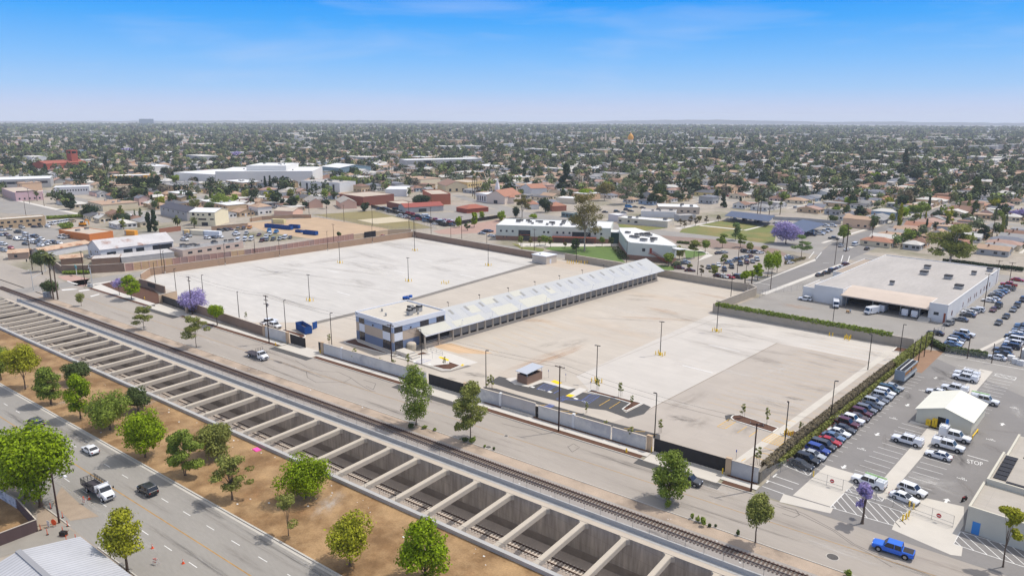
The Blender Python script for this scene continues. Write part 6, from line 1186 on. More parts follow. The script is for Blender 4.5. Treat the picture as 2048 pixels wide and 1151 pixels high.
bld('white_chapel','small white chapel with arched windows beside the terracotta church','church',Z('B',1738,775),Z('B',1815,788),16,6.5,M_white,M_roofw,wins=rowin('f',4,1,5,.1));bld('terracotta_house','long cream building with terracotta roof behind the church','building',Z('C',0,795),Z('C',110,795),20,5,mat('church_cream',S(222,204,186)),M_terra,'gable',2.5,'x');bld('terracotta_house','two storey white building with terracotta roof by the conifer','building',Z('C',240,740),Z('C',358,735),22,7,M_white,M_terra,'gable',3,'x');bld('terracotta_house','small brick house with orange roof beyond the school','house',Z('C',400,855),Z('C',510,850),12,4,mat('house_brick',S(178,116,92)),M_terra,'hip',2.4);bld('terracotta_house','cream house with orange roof at the road bend','house',Z('C',230,840),Z('C',300,838),14,4,M_white,M_terra,'hip',2.2)
bld('flat_house','cream flat roofed house beside the dark conifer','house',Z('C',430,790),Z('C',590,800),14,4.2,mat('house_cream',S(220,206,182)),M_roofw);bld('brick_store','orange brick store with tan flat roof behind the round tree','store',Z('B',1395,805),Z('B',1540,800),36,8,mat('orange_brick',S(186,112,84),var=.05),M_rooft,par=.5);rr=bld('red_roof_garage','grey garage with long red roof before the round tree','garage',Z('B',1190,868),Z('B',1485,850),14,4,M_greyc,mat('red_roof',S(156,86,76),var=.08),'gable',2.2,'x',wins=[('f',.35,.55,.2,2.6)]);bld('brick_garage','low brown brick workshop beside the red roofed garage','garage',Z('B',1050,820),Z('B',1190,850),14,4,mat('dark_brick',S(140,88,74)),M_rooft)
bld('red_brick_store','brown brick warehouse with pale end wall at the ball field','warehouse',Z('B',690,790),Z('B',870,815),30,7,mat('dark_brick',S(140,88,74)),M_rooft,wallname='wall');bld('grey_store','pale grey windowless warehouse beside the brick warehouse','warehouse',Z('B',875,800),Z('B',1025,785),26,6.5,M_greyc,M_roofg);bld('white_store','white long low store behind the grey warehouse','store',Z('B',1040,740),Z('B',1200,740),30,6,M_white,M_roofw);bld('peach_house','peach house with grey roof and green awning by the ball field','house',Z('B',700,835),Z('B',820,830),26,4.4,mat('peach_wall',S(226,184,160)),mat('grey_shingle',S(168,160,150),var=.08),'gable',2.8,'y');bld('peach_house','pink walled house with grey gable west of the blue awning','house',Z('B',455,830),Z('B',560,825),24,4.4,mat('peach_wall',S(226,184,160)),mat('grey_shingle',S(168,160,150)),'gable',2.8,'y');bld('grey_house','grey two storey house with slate hip roof by round trees','house',Z('B',240,755),Z('B',345,750),16,5,mat('pale_grey_wall',S(190,192,190)),mat('grey_shingle',S(168,160,150)),'hip',2.4)
bld('pink_shed','pink gabled shed with pale roof beside the dirt yard','shed',Z('B',185,885),Z('B',330,890),14,3.4,mat('peach_wall',S(226,184,160)),M_rooft,'gable',1.6,'x');bld('red_hut','low red roofed hut at the crossroads','hut',Z('B',1665,870),Z('B',1830,855),14,3.2,mat('hut_red',S(160,84,66)),mat('hut_roof',S(162,98,80)),'hip',2.2)
sheet('dirt_yard',[[(-336.5,229),(-336.5,262),(-362,264),(-432,262),(-440,214),(-395,205),(-345,212)]],.016,mat('sandy_yard',S(184,158,128),var=.12,scale=.1,var2=.08,scale2=1));sheet('ball_field',[[(-446,267),(-434,311),(-338,286),(-345,263)]],.014,mat('ball_field_grass',S(138,126,84),var=.12,scale=.1));sheet('infield',[ZP('B',(820,920),(1090,895),(1250,925),(960,950))],.02,mat('infield_clay',S(196,182,154),var=.06));sheet('tow_lot',[ZP('B',(930,815),(1250,868),(1600,860),(1930,900),(1500,975))],.018,M_asph_far);sheet('auto_lot',[ZP('A',(-300,1000),(360,975),(560,1000),(720,1100),(450,1110),(300,1140),(-300,1160)),ZP('k',(330,480),(900,420),(1870,400),(1870,640),(900,620))],.018,M_asph_far)
sheet('west_street',[ZP('A',(-250,800),(0,745),(110,760),(640,885),(560,895),(330,885),(-250,850))],.016,M_asph_far);sheet('pavement',[ZP('A',(115,755),(130,765),(660,880),(640,895),(600,880),(430,845),(110,770))],.026,M_walk);sheet('church_street',[ZP('B',(1545,730),(1600,725),(1750,770),(2030,830),(2200,890),(1990,860),(1750,800))],.017,M_asph_far)
fence('screen_fence','black screened fence round the crowded tow lot',[Z('B',930,825),Z('B',1500,972),Z('B',1920,905)],2.4,0,4,M_black,M_black,.08,False);fence('chain_link_fence','chain link fence round the ball field',[Z('B',480,895),Z('B',800,945),Z('B',1120,1010),Z('B',1430,985),Z('B',945,850)],2.6,0,4)
wall('tan block wall round the dirt yard',[Z('B',0,935),Z('B',90,920),Z('B',330,905),Z('B',470,905)],2.4,M_tanwall);wall('low tan wall along the back of the salvage yard',[Z('k',640,480),Z('k',950,440)],3,mat('red_wall',S(164,112,88)));wall('tan wall behind parked cars in the salvage yard',[Z('k',1390,440),Z('k',1900,390),Z('o',360,80)],2.6,M_tanwall)
def skip_bin(p,rz,label,L_=6,h_=1.9,w_=2.4,grp='blue steel dumpsters'):
 t=thing('dumpster',label,'dumpster',(*p,.02),rz,grp);mb=MB();M_bin=mat('bin_blue',S(28,74,140),var=.1,scale=.6)
 mb.box(0,L_,0,.08,.2,h_);mb.box(0,L_,w_-.08,w_,.2,h_);mb.box(0,.08,.08,w_-.08,.2,h_);mb.box(L_-.08,L_,.08,w_-.08,.2,h_);mb.box(.08,L_-.08,.08,w_-.08,.2,.35);mb.build('bin_body',M_bin,t);mb=MB()
 for x in np.arange(.5,L_,.9):mb.box(x,x+.1,-.06,-.001,.25,h_);mb.box(x,x+.1,w_+.001,w_+.06,.25,h_)
 mb.build('rib',M_bin,t);mb=MB();[mb.tube((x,y_,.12),(x,y_+.2,.12),.12,.12,8)for x in(.4,L_-.4)for y_ in(.1,w_-.3)];mb.build('roller',M_black,t);mb=MB();mb.box(.1,L_-.1,.1,w_-.1,.36,h_*.45);mb.build('rubbish',M_dirt,t)
skip_bin(Z('b',940,190),-.15,'blue dumpster with open end door beside the mulch bed',7.5,2.5,2.4,None)
t=thing('dumpster_door','blue dumpster door swung open beside a worker','door',(*Z('b',1285,200),.02),1.9);mb=MB();mb.box(0,2.2,-.05,.05,.2,2.4);mb.build('door_panel',mat('bin_blue',S(28,74,140)),t);mb=MB();mb.tube((.2,0,.1),(.2,0,2.4),.07,.07,6);mb.build('hinge',M_black,t)
for i,(x,y_,r_,l,L_)in enumerate(((570,95,.3,'west end of the far bin row',7),(680,105,.3,'second in the far bin row',7),(780,118,.35,'with white rubbish on top in the bin row',7.5),(880,105,.4,'at the east end of the far bin row',7),(960,155,.2,'low and grey blue beside the long one',5),(1060,180,.25,'longest, standing alone on sand',10))):skip_bin(Z('o',x,y_),r_,'blue dumpster in the sandy yard, '+l,L_,2.3 if i!=4 else 1.4)
tp=Z('F',1170,608);t=thing('boom_lift','blue boom lift behind the office roof','lift',(*tp,.03),.2);t.scale=(.7,.7,.7);mb=MB();mb.box(0,3.4,0,2,.5,1.5);mb.build('chassis',mat('lift_blue',S(40,96,180)),t);mb=MB();mb.tube((1,1,1.5),(4.5,1,2.6),.25,.2,6);mb.box(4.2,5.6,.3,1.7,1.6,2.8);mb.build('boom',mat('lift_blue',S(40,96,180)),t);
for x in(.5,2.8):
 for y_ in(0,1.8):mb=MB();mb.tube((x,y_,.45),(x,y_+.3,.45),.45,.45,10);mb.build('wheel',M_tyre,t)
for i,(x,y_,c,l,L_)in enumerate(((140,505,(232,160,60),'orange cargo box in the barn yard',7),(975,500,(216,184,130),'tan container at the salvage yard edge',4),(1075,500,(228,216,188),'long cream container in the salvage yard',9),(1265,510,(226,228,230),'long white box trailer in the salvage yard',11),(420,40,(210,200,150),'pale container by the dirt yard wall',9))):
 p=Z('k' if i<4 else 'o',x if i<4 else 660,y_ if i<4 else 42);mb=MB();mb.box(0,L_,0,2.5,.1,2.8);o=mb.build('cargo_container',mat('box_%d'%c[0]+str(c[1]),S(*c),var=.06));o.location=(*p,0);o.rotation_euler.z=.5;tag(o,l,'container');mb=MB();mb.box(.05,1.1,-.05,-.002,.2,2.7);mb.build('container_door',M_greyc,o)
t=thing('excavator','orange yellow excavator behind the truck row','excavator',(*Z('j',1010,460),0),.4);M_exc=mat('machine_orange',S(238,156,36));mb=MB();mb.box(0,3.5,0,2.4,.9,2.0);mb.build('cab_body',M_exc,t);mb=MB();mb.box(-.2,3.8,-.1,.5,0,.85);mb.build('crawler_track',M_black,t);mb=MB();mb.box(-.2,3.8,1.9,2.5,0,.85);mb.build('crawler_track',M_black,t);mb=MB();mb.path([(3,1.2,1.6),(5,1.2,4.4),(7.2,1.2,3.6),(7.4,1.2,1)],.28,6);mb.build('boom',M_exc,t);mb=MB();mb.box(1,2.4,.2,1.4,2,3);mb.build('cab',M_cglass,t)
tc_=Z('C',1000,350);t=thing('domed_temple','far pale temple with a golden onion dome','temple',(*tc_,0),.7);t.scale=(.45,.45,.62);M_gold=mat('gold_dome',S(226,160,50),rough=.4);M_temple=mat('temple_cream',S(216,200,178));mb=MB();mb.box(-25,70,-20,20,0,14);mb.tube((0,0,14),(0,0,24),15,15,16);[mb.tube((x,y_,0),(x,y_,30),3.5,2.5,8)for x,y_ in((60,-15),(72,-10))];mb.build('wall',M_temple,t)
mb=MB();mb.loft([[(r*math.cos(a),r*math.sin(a),z)for a in np.linspace(0,2*PI,18,endpoint=False)]for r,z in((14,24),(17,30),(16.5,36),(13,42),(7,47),(2,51),(.3,57))]);mb.build('dome',M_gold,t,True);KEEP.append((*tc_,140,100,.7))
t=thing('spired_church','far beige church with clustered spires west of the gold dome','church',(*Z('C',800,345),0),.6);t.scale=(.6,.6,.6);mb=MB();mb.box(-30,30,-15,15,0,16);[mb.loft([[(x-4,-4,0),(x+4,-4,0),(x+4,4,0),(x-4,4,0)],[(x-3.5,-3.5,h_),(x+3.5,-3.5,h_),(x+3.5,3.5,h_),(x-3.5,3.5,h_)],[(x-.3,-.3,h_+14),(x+.3,-.3,h_+14),(x+.3,.3,h_+14),(x-.3,.3,h_+14)]])for x,h_ in((-30,26),(-10,30),(5,44),(28,28))];mb.build('wall',M_temple,t)
bld('office_slab','dark glass office slab on the western horizon','office block',Z('A',1070,190),Z('A',1180,190),40,55,mat('dark_slab',S(70,96,116)),M_roofg)
for zn,x0,x1,y_,l in(('D',2060,1000,300,''),):pass
def leafmat(name,transl=.25):
 return mat(name,(.1,.15,.05),rough=.6,spec=.2,obj_col=True,island=.42,transl=transl,var=.16,scale=.35)
M_leaf=leafmat('leaf');M_bark=mat('bark',S(104,88,74),var=.2,scale=2);M_palebark=mat('pale_bark',S(172,160,148),var=.15,scale=1)
def quads_mesh(name,V,mats,tri=False):
 k=3 if tri else 4;n=len(V)//k;me=bpy.data.meshes.new(name);me.vertices.add(len(V));me.vertices.foreach_set('co',V.astype(np.float32).ravel());me.loops.add(n*k);me.loops.foreach_set('vertex_index',np.arange(n*k,dtype=np.int32));me.polygons.add(n);me.polygons.foreach_set('loop_start',np.arange(0,n*k,k,dtype=np.int32))
 for m in mats:me.materials.append(m)
 me.update(calc_edges=True);return me
def unit(v):return v/np.maximum(np.linalg.norm(v,axis=1,keepdims=True),1e-9)
def leaf_quads(rng,P,Nn,size):
 n=len(P);a=unit(np.cross(Nn,rng.normal(size=(n,3))));b=np.cross(Nn,a);s=(size*rng.uniform(.6,1.35,(n,1)));a=a*s;b=b*s*.72
 return np.stack([P-a,P-b*.9,P+a,P+b*.9],1).reshape(-1,3)
def crown_blobs(rng,form,n):
 """lumps of a unit crown: x,y in -.5...5, z in 0..1"""
 B=[]
 for i in range(n):
  if form=='round':d=unit(rng.normal(size=(1,3)))[0];r=rng.uniform(.15,.25);k=rng.uniform(.55,1.2)if i>3 else .2;r=r if i>3 else .3;c=np.array([d[0]*(.53-r)*k,d[1]*(.53-r)*k,.5+d[2]*(.52-r)*k]);rz=r*1.0
  elif form=='spread':d=unit(rng.normal(size=(1,3)))[0];r=rng.uniform(.13,.22);c=np.array([d[0]*(.5-r)*rng.uniform(.4,1),d[1]*(.5-r)*rng.uniform(.4,1),.55+d[2]*.25]);rz=r*1.1
  elif form=='tall':z=rng.uniform(.08,.93);w=.5*math.sin(PI*min(1,.18+.72*z))**.8 if z<.9 else .2;r=rng.uniform(.13,.2);a=rng.uniform(0,2*PI);k=max(0,w-r)*rng.uniform(.5,1);c=np.array([math.cos(a)*k,math.sin(a)*k,z]);rz=r*.62
  elif form=='cone':z=rng.uniform(.03,.97);w=.5*(1-z)+.05;r=.10+.10*(1-z);a=rng.uniform(0,2*PI);k=max(0,w-r*.7)*rng.uniform(.4,1);c=np.array([math.cos(a)*k,math.sin(a)*k,z]);rz=r*.5
  elif form=='column':z=rng.uniform(.05,.95);w=.5*min(1,(1-z)*3)*min(1,.5+z*2);r=rng.uniform(.2,.28);a=rng.uniform(0,2*PI);k=max(0,w-r)*rng.uniform(.4,1);c=np.array([math.cos(a)*k,math.sin(a)*k,z]);rz=r*.45
  else:
   z=rng.choice([.2,.42,.62,.85])+rng.uniform(-.08,.08);r=rng.uniform(.1,.18);a=rng.uniform(0,2*PI);k=(.5-r)*rng.uniform(.25,1)*(1 if z<.7 else .7);c=np.array([math.cos(a)*k,math.sin(a)*k,min(.95,z)]);rz=r*.6
  B.append((c,r,rz))
 return B
def crown_mesh(name,seed,form,w,h,nblob,nleaf,size,mats=None,z0=0.0):
 if form in('cone','column'):nblob=int(nblob*1.8);nleaf=int(nleaf*1.7)
 rng=np.random.default_rng(seed);B=crown_blobs(rng,form,nblob);P=[];Nn=[]
 vol=np.array([b[1]**2 for b in B]);cnt=np.maximum(6,(nleaf*vol/vol.sum()).astype(int))
 for(c,r,rz),k in zip(B,cnt):
  d=unit(rng.normal(size=(k,3)));rad=rng.uniform(.62,1.04,(k,1))*(1+.18*rng.normal(size=(k,1))*.5);p=d*rad*np.array([r,r,rz])+c;P.append(p*np.array([w,w,h]));Nn.append(unit(d+rng.normal(size=(k,3))*.45+np.array([0,0,.25])))
 P=np.concatenate(P);Nn=np.concatenate(Nn);P[:,2]+=z0;P[:,0]*=rng.uniform(.9,1.1);P[:,1]*=rng.uniform(.9,1.1)
 return quads_mesh(name,leaf_quads(rng,P,Nn,size),mats or[M_leaf]),B
def trunk_mesh(name,seed,w,h,zc,B,r,bark,multi=1,limbs=6):
 rs=random.Random(seed);mb=MB()
 for m in range(multi):
  x=(rs.uniform(-.4,.4)if multi>1 else 0);y=(rs.uniform(-.4,.4)if multi>1 else 0);top=(x*1.6+rs.uniform(-.2,.2),y*1.6,zc+.35*(h-zc));mid=(x*1.2+rs.uniform(-.12,.12),y*1.2,zc*.6)
  mb.tube((x,y,-.05),(x*1.05,y*1.05,.3),r*1.5,r*1.05,7);mb.tube((x*1.05,y*1.05,.3),mid,r*1.05,r*.85,7);mb.tube(mid,top,r*.85,r*.4,6)
  for c,br,rz in rs.sample(B,min(limbs,len(B))):
   s=rs.uniform(.15,.8);p=tuple(mid[i]+(top[i]-mid[i])*s for i in range(3));e=(c[0]*w*.9,c[1]*w*.9,zc+c[2]*(h-zc)*.92);k=tuple(p[i]+(e[i]-p[i])*.5+(0,0,.08*h)[i]for i in range(3));mb.tube(p,k,r*.38,r*.25,5);mb.tube(k,e,r*.25,r*.08,4)
 return mb.mesh(name,[bark])
def leafcol(rgb):return(*S(*rgb),1)
GREEN=dict(bright=(136,158,14),mid=(132,148,58),dark=(88,102,54),yellowgreen=(162,162,40),olive=(138,142,70),grey=(126,134,98),deep=(58,74,46),purple=(168,154,198),rust=(134,124,72),pale=(128,148,86),bronze=(126,114,88))
TREES=[]
def tree(label,p,h,w,zc,form,color,seed,nleaf=3200,size=.27,nblob=26,r=.17,bark=None,multi=1,name='broadleaf_tree',cat='tree',group=None,limbs=8,z=0.0):
 t=thing(name,label,cat,(*p,z),0,group);cm,B=crown_mesh('crown',seed,form,w,h-zc,nblob,nleaf,size,None,zc)
 o=link('crown',cm,t);o.color=leafcol(GREEN[color]);link('trunk',trunk_mesh('trunk',seed,w,h,zc,B,r,bark or M_bark,multi,limbs),t);TREES.append(p);return t
def ptree(label,zn,base,top,wpx,bot,form,color,seed,**k):
 p=Z(zn,*base);h=hgt(p,zn,base[0],top);zc=max(.4,hgt(p,zn,base[0],bot));rr=ray(*pxy(zn,*base));px_m=math.hypot(*p)/math.hypot(rr[0],rr[1])*1.0
 w=wpx/ZN[zn][2]*px_m*(1.0 if form in('round','spread')else 1.12);nleaf_=k.get('nleaf',3200);k['nleaf']=int(nleaf_*2.0);k['size']=k.get('size',.27)*.78;k['nblob']=int(k.get('nblob',26)*(1.4 if form=='tall' else .8));k['nleaf']=int(k['nleaf']*.85)
 return tree(label,p,h,w,zc*.8,form,color,seed,**k)
ptree('mid green tree cut by the frame at the median west end','I',(12,195),-165,260,120,'round','mid',1);ptree('spreading olive green median tree with bare trunk','I',(255,290),-175,430,150,'spread','yellowgreen',2,nleaf=4200);ptree('upright green multi stemmed median tree','I',(510,445),60,290,370,'tall','mid',3,multi=3,r=.1,nleaf=3600)
ptree('dark green tree hugging the trench parapet','I',(790,215),-15,340,190,'round','dark',4);ptree('yellow green median tree between dark and mid green ones','I',(805,582),130,280,480,'tall','bright',5,nleaf=3800);ptree('broad mid green median tree with low skirts','I',(1100,690),285,420,660,'round','mid',6,nleaf=4600,nblob=34);ptree('small dark tree behind the broad mid green one','I',(1380,505),258,300,470,'round','dark',7);ptree('large rounded yellow green median tree','I',(1450,965),480,440,865,'round','bright',8,nleaf=5200,nblob=38);ptree('two lobed dark green median tree with thin stems','I',(1860,1145),680,390,1090,'open','mid',9,multi=2,r=.09,nleaf=3600,nblob=24)
ptree('grey olive bushy tree by the trench parapet','K',(150,775),490,370,760,'round','olive',10,nleaf=4800,nblob=34,multi=3,r=.1);ptree('thin yellowish median tree with branches showing','K',(265,1140),780,350,1060,'open','olive',11,nleaf=1700,nblob=30,limbs=20);ptree('dense bright green round tree over the parapet','K',(865,1125),765,420,1120,'round','bright',12,nleaf=6000,nblob=40,size=.24);ptree('small sparse sapling tree in the dry grass','P',(577,1070),990,60,1048,'open','olive',13,nleaf=900,nblob=16,r=.08,size=.2);ptree('yellow green median tree low in the frame','P',(700,1130),1020,96,1112,'round','yellowgreen',14,nleaf=3200);ptree('bright green median tree nearest the frame bottom','P',(850,1163),1040,120,1158,'tall','bright',15,nleaf=4600,nblob=32)
ptree('very large bright green tree beside the boulevard','P',(82,1012),845,128,990,'round','bright',16,nleaf=9000,nblob=46,size=.33,r=.34);ptree('bright green tree behind the very large one','P',(52,996),842,130,975,'round','bright',17,nleaf=6500,nblob=36,size=.33,r=.3);ptree('bright green tree at the frame edge above the graffiti wall','P',(8,985),846,90,950,'round','mid',18,nleaf=4500,size=.33);ptree('yellow green street tree beside the ribbed metal roof','P',(255,1141),1016,90,1092,'tall','yellowgreen',19,nleaf=3400,nblob=26,r=.2,size=.24)
ptree('small thin street tree by the signal cabinet','E',(625,658),550,105,640,'spread','olive',20,nleaf=900,r=.07,size=.2,nblob=14);ptree('olive green verge tree, second along the rails','E',(1105,835),655,185,790,'open','olive',21,nleaf=1800,nblob=20,r=.1,size=.24);ptree('taller verge tree west of the flatbed truck','E',(1507,975),730,220,905,'open','olive',22,nleaf=2300,nblob=24,r=.11,size=.24)
ptree('tall slender green street tree before the long black gate','K',(1770,530),30,270,450,'tall','mid',23,nleaf=4200,nblob=34,r=.14,size=.25);ptree('tall street tree with gaps, east of the slender one','L',(540,695),250,285,590,'open','olive',24,nleaf=4200,nblob=30,r=.14,size=.26);ptree('full street tree with basal shoots near the last gate','P',(1337,1000),897,88,985,'tall','mid',25,nleaf=4400,nblob=30,r=.14,size=.25);ptree('round light green street tree above the pickup road','O',(40,690),310,225,520,'round','olive',26,nleaf=3400,nblob=30,r=.12,size=.23,limbs=14);ptree('leaning pruned tree with purple flowers over hatched paving','O',(838,545),235,190,430,'open','purple',27,nleaf=1500,nblob=16,r=.22,size=.22,name='jacaranda_tree');ptree('slim street tree before the cream corner building','O',(1890,870),415,185,640,'open','yellowgreen',28,nleaf=1900,nblob=18,r=.12,size=.24)
ptree('purple and green small tree in the planted corner','E',(918,578),440,150,520,'spread','purple',29,nleaf=900,r=.1,name='jacaranda_tree',nblob=14,size=.25);ptree('bright green twin crowned tree in the planted corner','E',(1010,608),418,160,560,'tall','bright',30,nleaf=2600,nblob=22,size=.3);ptree('big purple flowering tree behind the black gate','E',(1500,705),525,250,680,'round','purple',31,nleaf=4200,nblob=32,size=.3,name='jacaranda_tree');ptree('round bright green tree below the purple one','E',(1668,808),628,140,730,'round','bright',32,nleaf=2400,nblob=24,size=.27)
ptree('dark fig tree over the grey cabinet at the junction','E',(395,600),450,150,555,'round','dark',33,nleaf=2200,size=.3);ptree('dark leafy tree behind the palm at the junction','j',(535,1045),735,200,985,'round','dark',34,nleaf=2200,size=.4)
def palm(label,p,h,w,seed,col=(98,104,58),skirt=True,r=.28,group=None,nf=26):
 rng=random.Random(seed);t=thing('palm_tree',label,'palm',(*p,0),0,group);mb=MB();mb.tube((0,0,0),(.15,0,h*.5),r,r*.8,7);mb.tube((.15,0,h*.5),(.2,.1,h-w*.25),r*.8,r*.7,7);mb.build('trunk',M_bark,t);V=[]
 for i in range(nf):
  a=rng.uniform(0,2*PI);el=rng.uniform(-.9,1.2)if skirt else rng.uniform(-.3,1.2);L_=w/2*rng.uniform(.85,1.1);prev=np.array([.2,.1,h-w*.25]);pw=.1;d=np.array([math.cos(a)*math.cos(el),math.sin(a)*math.cos(el),math.sin(el)]);side=np.array([-math.sin(a),math.cos(a),0])
  for k in range(5):
   d=unit((d+np.array([0,0,-.32]))[None])[0];nx=prev+d*L_/5;nw=[.28,.4,.36,.22,.04][k]*w/4;dr=np.array([0,0,-.25*nw])
   V+=[prev+side*pw+dr,prev,nx,nx+side*nw+dr,prev-side*pw+dr,nx-side*nw+dr,nx,prev];prev=nx;pw=nw
 o=link('crown',quads_mesh('crown',np.array(V),[M_leaf]),t);o.color=leafcol(col);return t
def ppalm(label,zn,base,top,wpx,seed,**k):
 p=Z(zn,*base);h=hgt(p,zn,base[0],top);rr=ray(*pxy(zn,*base));return palm(label,p,h,wpx/ZN[zn][2]*math.hypot(*p)/math.hypot(rr[0],rr[1]),seed,**k)
ppalm('fan palm with dead skirt beside the signal mast','E',(412,606),240,130,1,nf=60);ppalm('second palm stem with small crown at the signal cabinet','E',(445,610),300,70,2)
for i,(zn,b,tp,w_,l)in enumerate((('k',(900,385),220,180,'feather palm before the grey two storey house'),('k',(1140,400),235,170,'feather palm against the cream apartment block'),('A',(285,775),690,60,'street palm before the pink building'),('A',(375,740),700,70,'bushy palm between pink and white buildings'),('B',(1090,600),460,36,'tall thin fan palm west of the flag'),('B',(1127,600),470,30,'tall thin fan palm east of the flag'),('B',(1268,590),470,40,'tall fan palm before the glass fronted building'),('B',(1708,740),530,60,'tall palm at the terracotta church corner'),('B',(1722,760),570,55,'shorter palm at the terracotta church corner'),('B',(1740,735),545,60,'leaning palm behind the white chapel'),('B',(1220,740),665,80,'broad palm beside the white store'),('h',(1100,140),-60,80,'tall palm behind the long solar canopy'),('h',(1127,140),-40,60,'slim palm behind the long solar canopy'),('h',(1220,150),-10,90,'bushy palm at the solar canopy end'),('h',(1330,150),0,80,'palm between the canopies'),('r',(245,250),50,70,'very tall palm among the eastern houses'),('r',(810,500),385,90,'palm beside the dark gable house'),('r',(620,430),340,70,'small palm amid white houses'),('r',(970,165),110,70,'palm on the far eastern street'),('r',(1230,160),90,80,'palm before the long white roof'),('r',(1330,180),110,80,'pale palm in front of the long white roof'))):ppalm(l,zn,b,tp,w_,30+i,nf=24 if i>3 else 40)
NT=[('f',(417,470),360,62,430,'round','olive','slim tree at the school path west end'),('f',(515,470),375,48,430,'open','rust','thin brownish tree before the tall school window'),('f',(668,462),352,95,425,'round','mid','round green tree before the school canopy'),('f',(612,470),365,60,430,'open','olive','small tree by the school utility pole'),('f',(722,478),372,58,440,'open','olive','thin olive tree at the canopy corner'),('f',(870,490),428,40,465,'open','rust','tiny reddish tree on the school path'),('f',(975,530),388,98,500,'tall','dark','dark tree on the lawn before the school doors'),('f',(1250,472),368,65,430,'round','mid','small green tree west of the glass stair'),('f',(1340,472),375,75,440,'round','dark','dark green tree against the glass stair'),('f',(1565,590),485,105,575,'round','grey','grey green bush tree at the wing corner'),('f',(1930,665),533,105,620,'round','mid','round tree below the red outside stair'),('f',(220,218),105,92,205,'round','bright','bright green tree at the school west end'),('f',(365,195),40,95,185,'round','deep','dark tall bush tree behind the school roof'),('f',(550,192),138,92,188,'round','bright','low bright bush behind the school roof'),('f',(20,205),100,70,195,'round','bright','bright round tree at the tow lot corner'),('h',(740,492),333,145,440,'open','mid','vase shaped green tree on the school road verge'),('h',(872,412),228,125,370,'tall','pale','tall pale green tree at the lawn edge'),('h',(925,482),340,125,440,'open','mid','green tree right beside the pale lawn tree'),('h',(1015,540),430,95,510,'round','olive','compact olive tree in the car park island'),('h',(565,530),390,105,480,'round','mid','green tree on the curved school lawn'),('h',(450,595),408,145,500,'tall','olive','taller tree west of the curved school lawn'),('h',(300,605),458,135,580,'round','olive','round olive tree at the wing end'),('h',(188,675),533,110,620,'round','mid','tree at the foot of the red stair'),('h',(1165,522),453,75,510,'round','olive','small tree before the dense green pair'),('h',(1205,780),513,155,690,'round','bright','dense green car park tree, western of the pair'),('h',(1300,742),508,140,690,'round','bright','dense green car park tree, eastern of the pair'),('h',(1100,815),638,125,760,'tall','bright','yellow green tree below the dense pair'),('h',(965,915),712,115,800,'round','bright','bright tree against the court wall'),('h',(1038,850),703,90,770,'round','bright','small bright tree beside the court wall one'),('h',(655,795),668,110,740,'open','olive','bare stemmed tree at the front of the car park'),('h',(755,650),555,85,640,'open','olive','thin tree in the middle of the car park'),('h',(405,715),650,60,690,'open','olive','tiny car park tree beside the maroon sedan'),('h',(525,775),665,60,740,'open','bronze','nearly bare leaning tree by the court wall'),('h',(270,690),620,90,680,'round','grey','grey bush beside the dark parked cars'),('h',(1550,580),350,230,500,'open','pale','large airy pale tree at the crossing'),('h',(1970,455),260,140,380,'spread','mid','tree leaning over the side street pavement'),('h',(700,215),150,45,195,'open','bronze','leafless tree at the lawn corner'),('h',(575,235),160,55,215,'open','bronze','second leafless tree along the annex path'),('h',(505,225),155,60,205,'round','rust','rusty leaved tree along the annex path'),('h',(465,260),180,50,235,'open','bronze','leafless tree before the grey annex'),('h',(415,240),160,60,220,'open','bronze','leafless tree beside the annex corner'),('h',(310,265),190,60,245,'open','bronze','leafless tree at the white annex wall'),('h',(355,280),205,55,255,'open','bronze','small leafless tree before the white annex')]
for i,(zn,b,tp,w_,bt,fm,c,l)in enumerate(NT):ptree(l,zn,b,tp,w_,bt,fm,c,100+i,nleaf=1500 if w_>80 else 800,nblob=20,size=.36 if w_>80 else .3,r=.14)
ptree('huge round purple flowering tree on the lawn corner','h',(1390,447),208,315,405,'round','purple',160,nleaf=5200,nblob=44,size=.5,r=.3,name='jacaranda_tree',bark=M_bark);ptree('tall eucalyptus with bare pale trunk before the school','f',(1070,518),-90,400,340,'open','rust',161,nleaf=4200,nblob=44,size=.42,r=.42,bark=M_palebark,limbs=22,name='eucalyptus_tree');ptree('eucalyptus by the road west of the school roof','f',(430,185),-70,175,90,'open','rust',162,nleaf=1800,nblob=26,size=.5,r=.3,bark=M_palebark,limbs=14,name='eucalyptus_tree');ptree('huge brown green eucalyptus behind the postal depot','H',(1490,345),28,340,262,'open','olive',163,nleaf=5200,nblob=40,size=.55,r=.6,bark=M_palebark,limbs=16,name='eucalyptus_tree')
